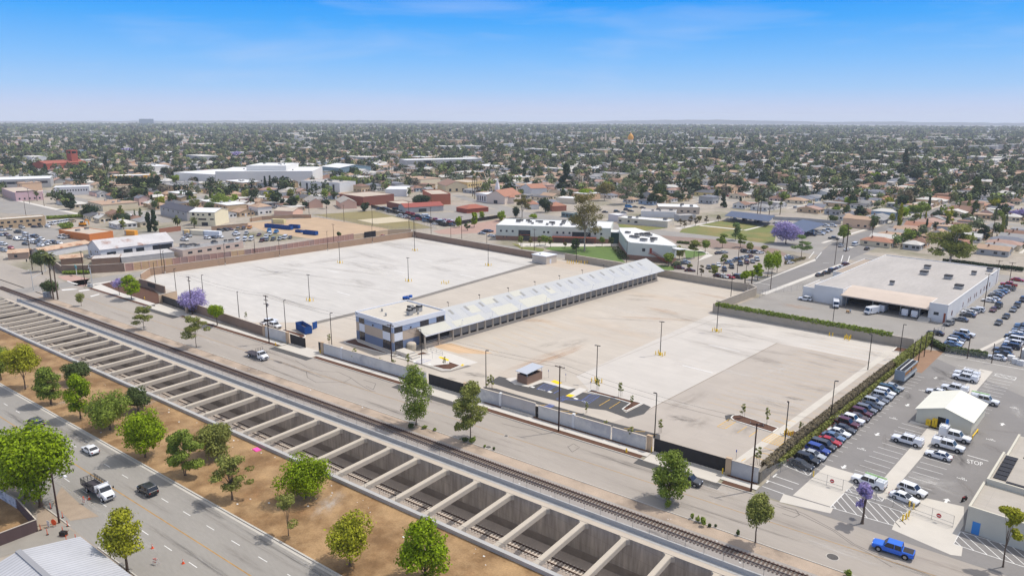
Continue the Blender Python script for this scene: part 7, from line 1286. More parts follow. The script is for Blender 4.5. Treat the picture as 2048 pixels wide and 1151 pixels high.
BT=[('B',(1310,812),708,165,806,'round','deep','big round dark tree over the red roofed garage',3000),('B',(880,852),785,85,848,'round','deep','round dark tree at the ball field edge',1500),('B',(588,832),755,65,800,'round','deep','lollipop tree before the blue awning',800),('B',(425,830),772,60,825,'round','deep','dark tree beside the pink walled house',800),('B',(308,820),757,60,815,'round','dark','clipped tree at the grey hip roofed house',800),('B',(190,790),690,90,780,'round','dark','tall leafy tree west of the grey house',1200),('B',(250,810),752,40,790,'round','deep','small lollipop tree by the parking court',600),('B',(118,690),585,38,685,'cone','deep','pointed conifer before the white warehouse, west',700),('B',(158,690),580,38,685,'cone','deep','pointed conifer before the white warehouse, east',700),('B',(1605,975),890,60,965,'round','bright','bright tree at the tow lot fence, west',900),('B',(1720,975),858,62,950,'tall','bright','tall bright tree at the tow lot fence',900),('B',(1930,925),848,70,915,'round','bright','bright tree near the crossroads hut',900),('B',(1668,1000),930,55,985,'open','dark','thin darker tree between the bright ones',700),('B',(1025,655),575,22,650,'column','deep','narrow cypress by the cream motel',500),('C',(505,725),480,150,705,'cone','deep','very tall dark conifer beyond the school',3200),('C',(345,860),735,115,855,'round','deep','dark bushy tree beside the brick house',1500),('C',(650,755),665,155,745,'round','bright','light green round tree before the eucalyptus',1500),('C',(800,770),615,150,735,'round','rust','brown green tree beside the light round one',1700),('C',(970,800),600,190,750,'tall','grey','large grey green tree behind the annex lot',2200),('C',(1225,800),640,115,780,'tall','dark','dark green tree east of the grey green one',1500),('C',(1160,805),710,80,795,'round','deep','dark low tree at the annex lot fence',1000),('C',(1345,775),705,125,768,'round','deep','broad dark tree among the grey roofs',1400),('C',(185,615),512,34,608,'column','deep','slim cypress left of the tall conifer',500),('C',(860,535),455,18,530,'column','deep','very slim cypress in the middle houses',300),('C',(1640,470),355,22,460,'column','deep','tall dark cypress on the far avenue',400),('C',(1095,450),375,50,440,'cone','deep','dark spire conifer before the far temple',500),('r',(845,195),-10,110,180,'cone','deep','tall tiered pine in the eastern suburb',1600),('r',(1770,580),480,170,570,'spread','yellowgreen','broad yellow green tree at the side street',1500),('r',(1990,700),590,190,670,'spread','purple','purple flowering tree among eastern houses',1400),('r',(555,300),215,120,295,'round','bright','light green tree amid the eastern houses',1200),('r',(145,365),262,125,355,'round','deep','round dark tree in the eastern houses',1200),('r',(320,375),285,110,370,'round','deep','dark tree beside the pinkish row houses',1100),('r',(955,310),180,155,300,'round','deep','massive dark tree before terracotta roofs',1600),('r',(1165,430),270,130,380,'spread','dark','tiered dark tree before orange houses',1400),('r',(1550,490),270,160,440,'tall','dark','tall dark pair along the side street',1600),('r',(960,690),540,160,640,'round','mid','street trees of fresh green, western',1500),('r',(1040,660),510,150,610,'round','mid','street trees of fresh green, eastern',1500),('r',(800,700),560,150,670,'open','grey','grey green tree by the side street turn',1300),('r',(1170,715),600,150,700,'round','deep','dark street tree opposite the white fence',1400),('r',(1320,700),600,130,680,'round','dark','dark street tree beside the previous one',1200),('r',(1470,735),620,130,720,'round','dark','dark tree behind the big eucalyptus',1200),('r',(1640,900),740,110,890,'tall','deep','dark tall tree against the big eucalyptus',1400),('r',(235,930),745,140,850,'open','mid','small street tree by the solar car park exit',1200),('r',(400,745),640,110,735,'round','dark','dark tree beside the brown gable house',1200),('r',(135,725),650,110,715,'round','dark','dark bushy tree behind the white canopy tent',1100),('r',(150,640),560,110,630,'round','mid','green tree among tan hip roofs',900),('A',(540,840),705,110,830,'tall','deep','tall dark tree at the west street bend',1500),('A',(690,905),805,155,895,'round','deep','broad dark tree beside the tan house',1800),('A',(925,950),850,190,945,'round','deep','big dark tree behind the orange building',2000),('A',(510,990),935,130,985,'round','mid','low green mound tree at the orange roof',1300),('A',(970,815),745,130,810,'round','deep','dark tree before the long cypress hedge',1300),('A',(820,705),625,140,700,'round','deep','dark tree west of the cypress hedge',1300),('A',(1217,690),580,55,685,'column','deep','tall dense cypress east of the hedge',900),('A',(1148,1010),855,42,1000,'column','deep','western of the twin cypresses by the barn',1100),('A',(1190,1010),848,55,1000,'column','deep','eastern of the twin cypresses by the barn',1300),('A',(1355,690),572,90,612,'spread','mid','flat crowned tree before the white warehouse',900),('A',(1515,640),580,75,638,'round','deep','dark tree beside the warehouse wing',900),('A',(1700,830),700,200,820,'round','mid','broad green tree west of the yellow house',2000),('A',(1780,740),660,130,735,'round','mid','bushy green tree below the white warehouse',1200),('A',(355,580),490,60,575,'cone','deep','dark conifer before the brick church',900),('A',(820,540),420,40,530,'column','deep','dark cypress east of the bell tower',600),('A',(785,600),532,85,595,'round','deep','dark round tree before the brick church houses',900),('A',(985,420),368,110,415,'round','purple','purple flowering tree far behind the church',700),('A',(1820,440),385,80,435,'round','purple','purple flowering tree beyond the warehouse',600),('o',(1525,212),150,80,205,'round','dark','small dark bush tree in the sandy yard',700)]
for i,(zn,b,tp,w_,bt,fm,c,l,nl)in enumerate(BT):ptree(l,zn,b,tp,w_,bt,fm,c,200+i,nleaf=nl,nblob=24 if fm=='cone' else 18,size=max(.35,.0011*math.hypot(*Z(zn,*b))),r=.2,name='jacaranda_tree' if c=='purple' else 'conifer_tree' if fm in('cone','column')else 'broadleaf_tree')
SP=[('b',1625,500,'inside the open gateway'),('e',215,975,'before the wall below the office'),('e',595,1060,'at the white pillar below the office'),('i',60,600,'at the wall foot by the tall street pole'),('i',265,540,'inside the wall below the accessible pad'),('i',795,530,'in the mulch island before the office'),('i',1435,870,'at the end of the long black gate'),('i',1490,870,'beside the lamp at the long black gate'),('L',1408,600,'before the pale wall by the street pole'),('L',1575,650,'before the pale wall, second along'),('L',1765,720,'before the stepped wall by the hydrant'),('L',1430,485,'inside the wall above the street pole'),('L',1515,310,'at the mulch island west tip'),('L',1690,360,'midway along the mulch island strip'),('L',1778,430,'in the mulch island corner'),('M',710,520,'in the oval mulch island, western'),('M',895,570,'in the oval mulch island, eastern'),('M',1155,640,'in the small mulch island by the ivy'),('M',78,640,'inside the wall before the last gate'),('M',825,880,'inside the ivy corner'),('E',1888,765,'behind the brown street wall')]
sm,sB=crown_mesh('crown',901,'open',1.5,2.4,12,210,.15,None,1.1);smb=MB();smb.tube((0,0,0),(0,0,2.9),.035,.02,5);[smb.tube((0,0,z),(x,y_,z+.5),.015,.008,4)for z,x,y_ in((1.3,.4,.1),(1.7,-.4,.2),(2.1,.2,-.4))];stm=smb.mesh('trunk',[M_bark]);skm=MB();[skm.tube((s*.4,0,0),(s*.4,0,1.7),.03,.03,5)for s in(-1,1)];skm=skm.mesh('stake',[M_bark])
for i,(zn,x,y_,l)in enumerate(SP):
 t=thing('sapling_tree','staked young sapling '+l,'sapling',(*Z(zn,x,y_),.1),i*1.3,'staked saplings in the beds');o=link('crown',sm,t);o.color=leafcol(GREEN['olive']);link('trunk',stm,t);link('stake',skm,t);s=1.0+.2*math.sin(i*2.1);t.scale=(s,s,s)
def bush(label,p,w_,h_,color,seed,n=500,size=.16,name='shrub',z=0.0):
 cm,_=crown_mesh('foliage',seed,'round',w_,h_,12,n,size);o=link(name,cm);o.location=(*p,z);o.color=leafcol(GREEN[color]);return tag(o,label,'shrub')
for i,(zn,x,y_,w_,h_,c,l)in enumerate((('L',85,600,1.8,1.4,'dark','green weed clump at the slender street tree'),('L',190,600,1.4,.8,'mid','low weeds just past the slender street tree'),('L',265,615,1.0,.6,'mid','tiny weed tuft at the kerb by the slender tree'),('L',495,700,2.2,1.1,'dark','spreading weeds beside the gappy street tree'),('L',555,710,1.8,1.5,'mid','basal shoots of the gappy street tree'),('L',720,765,.6,.8,'dark','thin weed by the ringed manhole'),('L',650,745,.6,.7,'mid','small weed at the verge edge'),('P',1335,1016,1.6,1.9,'mid','dense shoots at the base of the full street tree'),('c',800,60,.8,1.1,'mid','first weed in the kerb line near the rails'),('c',905,125,.9,1.2,'mid','second weed in the kerb line near the rails'),('c',990,140,.7,1.2,'mid','third weed in the kerb line near the rails'),('c',1020,205,1.1,1.5,'mid','tallest weed in the kerb line near the rails'),('c',1135,215,.6,.7,'dark','dark short weed after the tallest'),('c',1245,220,.5,.6,'dark','last short weed of the kerb line'),('c',1675,380,.6,1.1,'dark','lone spiky weed at the kerb'),('O',735,945,1.3,1.2,'mid','weed clump at the bottom of the street'),('e',1470,690,2.6,2.2,'bronze','dry brown shrub at the dock end'))):bush(l,Z(zn,x,y_),w_,h_,c,400+i,420,.13)
def foliage_strip(name,label,pts,w_,z0,z1,color,n,size,seed,cat='ivy',lump=1.6):
 rng=np.random.default_rng(seed);P=[];Nn=[]
 seg=[math.dist(a,b)for a,b in zip(pts[:-1],pts[1:])];tot=sum(seg)
 ph=rng.uniform(0,9,4)
 for(a,b),l in zip(zip(pts[:-1],pts[1:]),seg):
  k=int(n*l/tot);u=rng.uniform(0,1,k);d=np.array([b[0]-a[0],b[1]-a[1]])/l;nn=np.array([-d[1],d[0]]);s=u*l;amp=.78+.22*np.sin(s*2*PI/lump/3.3+ph[0])*np.sin(s*2*PI/lump/1.4+ph[1]);th=rng.uniform(0,2*PI,k);rr=np.sqrt(rng.uniform(.35,1,k));o=np.cos(th)*rr*w_/2*(.6+.4*amp);zz=(z0+z1)/2+np.sin(th)*rr*(z1-z0)/2*amp-(1-amp)*.35*(z1-z0)*0
  P.append(np.stack([a[0]+d[0]*s+nn[0]*o,a[1]+d[1]*s+nn[1]*o,np.maximum(.05,zz)],1));Nn.append(unit(np.stack([nn[0]*np.cos(th),nn[1]*np.cos(th),np.sin(th)+.3],1)+rng.normal(size=(k,3))*.5))
 o=link(name,quads_mesh(name,leaf_quads(rng,np.concatenate(P),np.concatenate(Nn),size),[M_leaf]));o.color=leafcol(GREEN[color]);return tag(o,label,cat)
foliage_strip('ivy','green ivy draped over the beige wall below the postal yard',[(-114,224.6),(-84,226.6),(-58,228.3)],1.5,2.2,4.3,'mid',5200,.3,51)
wall('ivy covered wall between the yard and the parked cars',[W(-35.2,124.6),(-50.6,140),(-50.6,240)],2.3,mat('ivy_wall_core',S(120,112,98),var=.1),.5,mat('ivy_wall_core',S(120,112,98)))
foliage_strip('ivy','grey dry ivy over the top of the east yard wall',[(-50.3,123),(-50.9,140),(-50.9,205)],1.9,1.0,3.15,'bronze',12500,.22,52);foliage_strip('ivy','green ivy along the parked cars side of the wall',[(-49.6,128),(-49.7,141),(-49.7,240)],1.0,0.0,2.0,'olive',6000,.24,53);foliage_strip('ivy','green ivy crowning the remote end of the east wall',[(-50.6,203),(-50.6,241)],2.0,1.2,3.2,'olive',3200,.26,54)
foliage_strip('hedge','scruffy dark hedge along the depot fence',[(-50,238),Z('n',1450,450),Z('N',1210,15),Z('N',1600,75)],2.2,0,2.2,'dark',3600,.32,55,'hedge');foliage_strip('hedge','long clipped hedge on the road behind the depot',[Z('H',1440,320),Z('H',2040,385)],1.8,0,2.4,'deep',3600,.35,56,'hedge',20);foliage_strip('hedge','row of pointed cypress forming a tall dark hedge',[Z('A',905,705),Z('A',1190,705)],7,0,15,'deep',3200,.8,57,'hedge',3);foliage_strip('hedge','clipped green hedge behind the western truck row',[Z('A',360,915),Z('A',655,900)],3,0,2.6,'mid',2200,.4,58,'hedge',30);foliage_strip('hedge','low dark shrubs at the corner shop wall',[Z('E',485,415),Z('E',690,412)],2.4,0,1.8,'mid',1300,.35,59,'hedge',12);foliage_strip('hedge','clipped rounded tree row behind the modern white block',[Z('B',640,660),Z('B',840,670)],12,2,11,'mid',2600,.7,60,'hedge',12);foliage_strip('hedge','dark shrubs on the school road verge',[Z('h',275,440),Z('h',400,450)],2.6,0,1.5,'dark',600,.35,61,'hedge');foliage_strip('hedge','bushes in the shade of the school wing wall',[Z('f',1380,500),Z('f',1480,610)],5,0,2,'dark',900,.35,62,'hedge');foliage_strip('red_fence_shrub','reddish orange mesh fence along the car park street side',[Z('h',1380,660),Z('h',1590,610)],.4,.2,1.8,'rust',900,.3,63,'fence')
M_timber=mat('pole_timber',S(70,50,42),var=.15,scale=1)
POLES={}
def upole(zn,b,top,label,key=None,arms=1,rz=SROT+PI/2,hmin=11,r=.17,trans=False):
 p=Z(zn,*b);h=max(hmin,hgt(p,*top));t=thing('utility_pole',label,'utility pole',(*p,0),rz);mb=MB();mb.tube((0,0,0),(0,0,h),r,r*.7,7);mb.build('pole',M_timber,t);POLES[key or label]=(p,h)
 for i in range(arms):
  z=h-.25-1.25*i;mb=MB();L_=1.25 if i%2==0 else 1.0;mb.box(-.06,.06,-L_,L_,z-.07,z+.07);o=mb.build('crossarm',M_timber,t)
  for y_ in(-L_+.1,-.35,L_-.1):mb=MB();mb.tube((0,y_,z+.07),(0,y_,z+.32),.05,.04,5);mb.build('insulator',M_greyc,o)
 if trans:mb=MB();mb.tube((.35,0,h-3.6),(.35,0,h-2.5),.25,.25,8);mb.build('transformer',M_unit,t)
 return t
upole('b',(395,480),('F',130,575),'timber pole with stacked crossarms by the open gate','p2',3,trans=True);upole('F',(1090,1150),('F',1090,800),'dark timber pole rising in front of the office corner','p3',1);upole('L',(1217,625),('L',1253,120),'tall leaning timber pole with one crossarm','p4',1);upole('M',(775,1080),('M',822,560),'dark timber pole at the ivy corner of the wall','p5',1);upole('E',(1475,722),('E',1465,430),'timber pole with crossarms in the purple tree','p1',2);upole('E',(655,505),('E',632,235),'timber pole at the planted corner by the signals','p0',1);upole('E',(250,382),('E',215,130),'timber pole before the small rusty shed','q0',2);upole('J',(540,660),('J',480,245),'brown street light pole beside the roadworks','p9',0,hmin=9)
p=POLES['p9'][0];h=POLES['p9'][1];t=[o for o in bpy.data.objects if o.get('label')=='brown street light pole beside the roadworks'][0];mb=MB();mb.path([(0,0,h-1.0),(.6,-1.0,h-.2),(1.0,-2.3,h-.05)],.05,5);mb.build('lamp_arm',M_post,t);mb=MB();mb.box(.85,1.2,-2.9,-2.2,h-.15,h+.05);mb.build('lamp_head',M_white,t)
for i,(zn,b,tp,l)in enumerate((('E',(1245,372),('E',1233,185),'timber pole before the rusty barn'),('F',(645,185),('F',640,30),'timber pole before the sandy yard'),('F',(40,270),('F',38,110),'timber pole behind the tan wall by the vans'),('B',(940,960),('B',938,830),'timber pole between sandy yard and ball field'),('B',(1258,1020),('B',1255,890),'timber pole at the remote lot corner'),('B',(1222,1010),('B',1205,780),'pole at the ball field diamond'),('B',(1390,1030),('B',1390,820),'pole at the tow lot corner'),('B',(722,935),('B',714,805),'pole at the ball field west fence'),('B',(455,895),('B',452,770),'pole before the pink walled house'),('B',(590,905),('B',585,815),'pole at the sandy yard wall'),('B',(1625,1065),('B',1625,890),'pole beside the school west car bays'),('f',(555,515),('f',562,295),'utility pole before the school block'),('f',(1500,640),('f',1508,420),'utility pole at the school wing corner'),('f',(985,610),('f',985,500),'pole behind the bollard row'),('h',(1232,915),('h',1245,700),'timber pole on the side street below the green pair'),('h',(1890,660),('h',1905,380),'timber pole at the crossing corner'),('h',(1037,935),('h',1045,720),'timber pole at the court wall corner'),('h',(2005,530),('h',2040,270),'timber pole on the residential street'),('m',(612,455),('m',658,130),'timber pole in the depot parking'),('m',(725,235),('m',755,0),'timber pole behind the depot roof corner'),('m',(855,225),('m',885,20),'timber pole with lamp behind the depot'),('h',(485,765),('h',495,520),'car park lamp pole by the dark cars'),('h',(890,780),('h',900,480),'tall lamp pole in the school car park'),('h',(745,800),('h',755,600),'lamp pole before the navy cars'),('r',(515,920),('r',530,690),'timber pole on the residential street bend'),('r',(265,1015),('r',295,750),'timber pole by the white sedan on the side street'),('r',(1720,930),('r',1790,570),'timber pole beyond the big eucalyptus'),('r',(75,730),('r',85,560),'timber pole behind the solar lot'),('A',(1220,840),('A',1218,710),'timber pole in the western houses'),('A',(1930,935),('A',1925,830),'timber pole by the salvage yard houses'),('A',(200,890),('A',197,775),'timber pole behind the motel'),('A',(228,795),('A',215,680),'timber pole before the pink building'),('A',(340,815),('A',330,720),'timber pole on the west street pavement'))):upole(zn,b,tp,l,None,1 if i<21 or i>23 else 0,hmin=7,r=.15)
def wire(label,a,b,sag=.9,off=0.0,dz=-.2):
 (p,h),(q,k)=POLES[a],POLES[b];d=math.dist(p,q);nx,ny=-(q[1]-p[1])/d*off,(q[0]-p[0])/d*off;mb=MB();P_=[]
 for i in range(9):f=i/8;P_.append((p[0]+(q[0]-p[0])*f+nx,p[1]+(q[1]-p[1])*f+ny,h+dz+.3+(k-h)*f-sag*4*f*(1-f)))
 mb.path(P_,.02,4);return mb
for i,(a,b)in enumerate((('p0','p1'),('p1','p2'),('p2','p3'),('p3','p4'),('p4','p5'))):
 mb=MB()
 for off in(-1.1,1.1):
  m=wire('',a,b,.9,off);k=len(mb.v);mb.v+=m.v;mb.f+=[tuple(k+j for j in f)for f in m.f];mb.m+=m.m
 tag(mb.build('power_line',M_black),f'thin power lines spanning the {nth(i)} gap between street poles','power line')
M_sigp=mat('signal_grey',S(186,188,186),rough=.5)
def signal(label,zn,b,h,ax,ay,zn2):
 p=Z(zn,*b);q=Z(zn2[0],*zn2[1]);t=thing('traffic_signal',label,'traffic signal',(*p,0));d=(q[0]-p[0],q[1]-p[1]);mb=MB();mb.tube((0,0,0),(0,0,h+3),.14,.1,7);mb.build('mast',M_sigp,t);mb=MB();mb.tube((0,0,h-.4),(d[0],d[1],h+.3),.1,.06,6);mb.build('mast_arm',M_sigp,t)
 for f in(.55,.98):mb=MB();mb.box(d[0]*f-.2,d[0]*f+.2,d[1]*f-.2,d[1]*f+.2,h-.9,h+.25);o=mb.build('signal_head',M_black,t)
 mb=MB();mb.path([(0,0,h+2.8),(1.0,-.6,h+3.2),(1.9,-1.1,h+3.2)],.05,5);mb.box(1.7,2.3,-1.3,-.9,h+3.1,h+3.25);mb.build('luminaire',M_sigp,t)
signal('traffic signal mast at the planted corner','E',(712,520),5.4,0,0,('E',(690,440)));signal('traffic signal mast by the dark wall with long arm','E',(350,395),5.6,0,0,('E',(215,400)));signal('traffic signal mast in the middle of the junction','E',(258,540),5.4,0,0,('E',(400,470)))
p=Z('E',365,590);mb=MB();mb.box(-1.1,1.1,-.9,.9,0,1.9);t=thing('signal_cabinet','grey railway signal cabinet under the dark fig tree','cabinet',(*p,0),.4);mb.build('cabinet_body',M_unit,t);mb=MB();mb.box(-1.2,1.2,-1,1,1.9,2.0);mb.build('cabinet_lid',M_sigp,t);mb=MB();mb.box(-.05,.05,-.93,-.9,.2,1.8);mb.build('door_seam',M_black,t)
for i,(x,y_)in enumerate(((680,510),(695,512),(705,518))):p=Z('E',x,y_);mb=MB();mb.box(p[0]-.4,p[0]+.4,p[1]-.3,p[1]+.3,0,1.3);o=tag(mb.build('control_cabinet',M_sigp),f'{ORD[i]} pale control cabinet at the planted corner','cabinet');mb=MB();mb.box(p[0]-.45,p[0]+.45,p[1]-.35,p[1]+.35,1.3,1.37);mb.build('cabinet_lid',M_sigp,o)
p=Z('E',590,425);t=thing('shop_sign','teal double board shop sign before the corner wall','sign',(*p,0),-.1);mb=MB();mb.tube((0,0,0),(0,0,3.2),.12,.12,6);mb.build('post',M_white,t);mb=MB();mb.box(-2,1.8,-.12,.12,3.2,4.4);mb.build('sign_board',mat('teal_sign',S(92,150,150)),t)
def person(label,p,rz,joints,shirt,legs,vest=None,hat=None):
 edges=[(0,1),(1,2),(2,3),(3,4),(2,5),(5,6),(6,7),(2,8),(8,9),(9,10),(0,11),(11,12),(12,13),(13,14),(0,15),(15,16),(16,17),(17,18)]
 rad=[.15,.15,.16,.065,.11,.075,.055,.045,.075,.055,.045,.10,.075,.055,.05,.10,.075,.055,.05]
 me=bpy.data.meshes.new('person');me.from_pydata(joints,edges,[]);o=bpy.data.objects.new('person',me);COL.objects.link(o);md=o.modifiers.new('skin','SKIN')
 for i,v in enumerate(me.skin_vertices[0].data):v.radius=(rad[i],rad[i]);v.use_root=i==0
 o.modifiers.new('sub','SUBSURF').levels=1;dg=bpy.context.evaluated_depsgraph_get();nm=bpy.data.meshes.new_from_object(o.evaluated_get(dg));o.modifiers.clear();o.data=nm
 sk=mat('skin',S(176,128,100));nm.materials.clear();[nm.materials.append(m)for m in(sk,shirt,legs,M_black)]
 for f in nm.polygons:
  c=f.center;f.material_index=0 if c.z>joints[3][2]-.02 else 2 if c.z<joints[0][2]-.02 and c.z>.12 else 3 if c.z<=.12 else 1
 o.location=(*p,.03);o.rotation_euler.z=rz;tag(o,label,'person');hx,hy,hz_=joints[4]
 hm_=MB();hm_.loft([[(hx+r*math.cos(a),hy+r*math.sin(a),hz_+z)for a in np.linspace(0,2*PI,10,endpoint=False)]for r,z in((.115,.02),(.12,.07),(.09,.13),(.02,.15))]);hm_.build('hair' if hat is None else 'hard_hat',hat or M_black,o,True)
 if vest:j=joints;v=MB();v.loft([[(j[1][0]+.21*math.cos(a),j[1][1]+.16*math.sin(a),j[0][2]+.02)for a in np.linspace(0,2*PI,12,endpoint=False)],[(j[2][0]+.22*math.cos(a),j[2][1]+.17*math.sin(a),j[2][2]+.02)for a in np.linspace(0,2*PI,12,endpoint=False)]],caps=False);v.build('safety_vest',vest,o)
 return o
stand=[(0,0,.95),(0,0,1.15),(0,0,1.38),(0,0,1.52),(0,.02,1.64),(.2,0,1.38),(.25,.05,1.1),(.22,.25,.95),(-.2,0,1.38),(-.25,.05,1.1),(-.22,.25,.95),(.1,0,.88),(.11,.02,.5),(.11,0,.1),(.11,.15,.04),(-.1,0,.88),(-.11,.02,.5),(-.11,0,.1),(-.11,.15,.04)]
walk=[(0,0,.95),(0,.02,1.15),(0,.06,1.38),(0,.08,1.52),(0,.12,1.64),(.2,.05,1.38),(.24,.25,1.15),(.2,.48,1.05),(-.2,.05,1.38),(-.24,.25,1.15),(-.2,.48,1.05),(.1,0,.88),(.11,.2,.52),(.11,.28,.1),(.11,.43,.05),(-.1,0,.88),(-.11,-.05,.5),(-.11,-.3,.14),(-.11,-.16,.04)]
bend=[(0,0,.9),(0,.15,1.05),(0,.36,1.2),(0,.48,1.28),(0,.58,1.36),(.2,.36,1.2),(.22,.5,.95),(.18,.62,.75),(-.2,.36,1.2),(-.22,.5,.95),(-.18,.62,.75),(.1,0,.84),(.12,.1,.46),(.12,0,.1),(.12,.15,.04),(-.1,0,.84),(-.12,.1,.46),(-.12,0,.1),(-.12,.15,.04)]
M_denim=mat('dark_trousers',S(44,48,62));person('worker in orange vest and white hat bending beside the dumpster door',Z('b',1160,245),-.8,bend,mat('white_shirt',S(226,222,214)),M_denim,M_orange,M_white);person('person in pale shirt pushing a cart across the depot yard',Z('H',750,697),R,walk,mat('pale_blue_shirt',S(176,190,206)),M_denim)
c=Z('H',732,692);t=thing('hand_cart','small loaded hand cart pushed across the depot yard','cart',(*c,.03),.1);mb=MB();mb.box(-.6,.35,-.3,.3,.3,.85);mb.build('load',M_wood,t);[(lambda m:(m.tube((x,-.3,.15),(x,.3,.15),.14,.14,8),m.build('wheel',M_tyre,t)))(MB())for x in(-.4,.25)];mb=MB();mb.tube((.35,-.25,.3),(.6,-.25,1.05),.025,.025,4);mb.tube((.35,.25,.3),(.6,.25,1.05),.025,.025,4);mb.tube((.6,-.25,1.05),(.6,.25,1.05),.025,.025,4);mb.build('handle',M_post,t)
c=Z('l',460,740);t=thing('motorcycle','dark motorcycle leaning at the corner building wall','motorcycle',(*c,.03),1.3);mb=MB();mb.loft([[(x,-w_,z0),(x,w_,z0),(x,w_*.7,z1),(x,-w_*.7,z1)]for x,w_,z0,z1 in((.6,.08,.6,.85),(.25,.18,.4,.95),(-.2,.16,.4,.8),(-.7,.1,.6,.85))]);mb.build('body',M_black,t)
for x in(.7,-.65):mb=MB();mb.tube((x,-.07,.31),(x,.07,.31),.31,.31,12);mb.build('wheel',M_tyre,t)
mb=MB();mb.tube((.45,-.35,1.05),(.45,.35,1.05),.025,.025,5);mb.tube((.45,0,1.05),(.68,0,.35),.04,.04,5);mb.build('handlebar',M_post,t);mb=MB();mb.box(-.6,.05,-.13,.13,.8,.88);mb.build('seat',mat('seat_red',S(120,40,44)),t)
rs=random.Random(21)
CAMX,CAMY=0,0
def zone(px,d):
 b='west of the white warehouse' if px<430 else 'behind the sandy yard' if px<760 else 'beyond the church road' if px<1120 else 'beyond the school annex' if px<1460 else 'behind the solar canopies' if px<1740 else 'along the residential side street'
 return b
POLYL=[(-400,426),(0,426),(95,428),(100,437),(170,437),(190,458),(290,462),(310,452),(350,450),(440,446),(480,438),(500,428),(560,426),(690,420),(705,388),(930,388),(960,412),(1090,418),(1120,400),(1240,412),(1400,404),(1430,418),(1500,420),(1640,426),(1720,455),(1745,500),(1760,512),(2500,512)]
def blocked(x,y,m=0):
 px,py=project(x,y)
 lim=np.interp(px,[p[0]for p in POLYL],[p[1]for p in POLYL])
 if py>lim-m:return True
 for k in KEEP:
  if len(k)==5:
   dx,dy=x-k[0],y-k[1];c,s=math.cos(-k[4]),math.sin(-k[4]);u,v=dx*c-dy*s,dx*s+dy*c
   if abs(u)<k[2]/2+6 and abs(v)<k[3]/2+6:return True
 return False
WALLC=dict(white=(226,222,214),cream=(224,208,178),tan=(200,172,138),grey=(172,172,170),pink=(222,186,172),peach=(226,190,156),blue=(164,182,198),yellow=(228,204,138))
ROOFC=dict(brown=(136,106,90),tan=(178,150,126),grey=(150,148,146),charcoal=(98,98,102),terracotta=(166,120,98),pale=(202,198,190),slate=(122,124,132),rose=(170,140,126))
HW={k:mat('house_wall_'+k,S(*v),var=.04)for k,v in WALLC.items()};HR={k:mat('house_roof_'+k,S(*v),var=.10,scale=.6,var2=.06,scale2=3)for k,v in ROOFC.items()}
HM=list(HW.values())+list(HR.values())+[M_winc,M_white];wi={k:i for i,k in enumerate(HW)};ri={k:8+i for i,k in enumerate(HR)};GI,WI=16,17
def house_mb(mb,x,y,a,Wd,Dp,h,rh,kind,w_,r_,wins=False):
 l=MB();l.box(0,Wd,0,Dp,0,h,wi[w_],bottom=False)
 if kind=='gable':
  ax='x' if Wd>=Dp else 'y';l.gable(0,Wd,0,Dp,h,h+rh,ax,ri[r_],wi[w_],.4)
 elif kind=='hip':l.hip(0,Wd,0,Dp,h,h+rh,ri[r_],.45)
 else:l.box(-.2,Wd+.2,-.2,Dp+.2,h,h+.35,ri[r_])
 if wins:
  for u in(.15,.62):l.box(Wd*u,Wd*u+1.6,-.05,0,1,2.2,GI);l.box(Wd,Wd+.05,Dp*u,Dp*u+1.5,1,2.2,GI)
 c,s=math.cos(a),math.sin(a);k=len(mb.v);mb.v+=[(x+p[0]*c-p[1]*s,y+p[0]*s+p[1]*c,p[2])for p in l.v];mb.f+=[tuple(k+i for i in f)for f in l.f];mb.m+=l.m
for a,b,w2 in((Z('A',-250,825),Z('A',0,785),26),(Z('A',0,785),Z('A',330,845),30),(Z('A',330,850),Z('A',640,890),24),(Z('B',1545,730),Z('B',2030,840),24)):
 c_=((a[0]+b[0])/2,(a[1]+b[1])/2);KEEP.append((*c_,math.dist(a,b)+6,w2,math.atan2(b[1]-a[1],b[0]-a[0])))
M_com={k:HW[k]for k in HW};ncom=0;comb=[(w_,r_)for w_ in('white','cream','tan','grey','peach')for r_ in('pale','grey','tan','white topped')];usedc=set()
for _ in range(900):
 if ncom>=62:break
 px=rs.uniform(30,1250);py=rs.uniform(292,425);x,y=G(px,py);L_,D_=rs.uniform(16,46),rs.uniform(12,26)
 if blocked(x,y,6)or any(blocked(x+dx,y+dy,4)for dx in(-L_/2,L_/2)for dy in(-D_/2,D_/2)):continue
 w_,r_=rs.choice(comb);zn_=zone(px,0);sz='long' if L_>34 else 'broad' if L_>24 else 'small';hh=rs.choice([4,4.5,5,7]);key=(w_,r_,zn_,sz,hh>6)
 if key in usedc:continue
 usedc.add(key);KEEP.append((x,y,L_,D_,0));ncom+=1
 t=thing('commercial_block',f'{sz} {"two storey" if hh > 6 else "low"} {w_} commercial block with {r_} flat roof {zn_}','building',(x-L_/2,y-D_/2,0),0,'flat roofed commercial blocks');mb=MB();mb.box(0,L_,0,D_,-.1,hh);mb.build('wall',HW[w_],t);mb=MB();mb.box(-.2,L_+.2,-.2,D_+.2,hh,hh+.3);mb.build('roof',M_roofw if 'white' in r_ else HR[r_],t)
 for i in range(int(L_/6)):mb=MB();mb.box(2+i*6,4+i*6,-.06,-.002,hh-2.6,hh-1.2);mb.build('window',M_winc,t)
 for i in range(rs.randint(1,4)):a,b=rs.uniform(.1,.8)*L_,rs.uniform(.2,.7)*D_;mb=MB();mb.box(a,a+1.8,b,b+1.6,hh+.3,hh+1.5);mb.build('rooftop_unit',M_unit,t)
SX,SY=82.0,190.0
X0=-133.5
lots=[];roadp=[];
ylist=[372+SY*i for i in range(-3,9)]
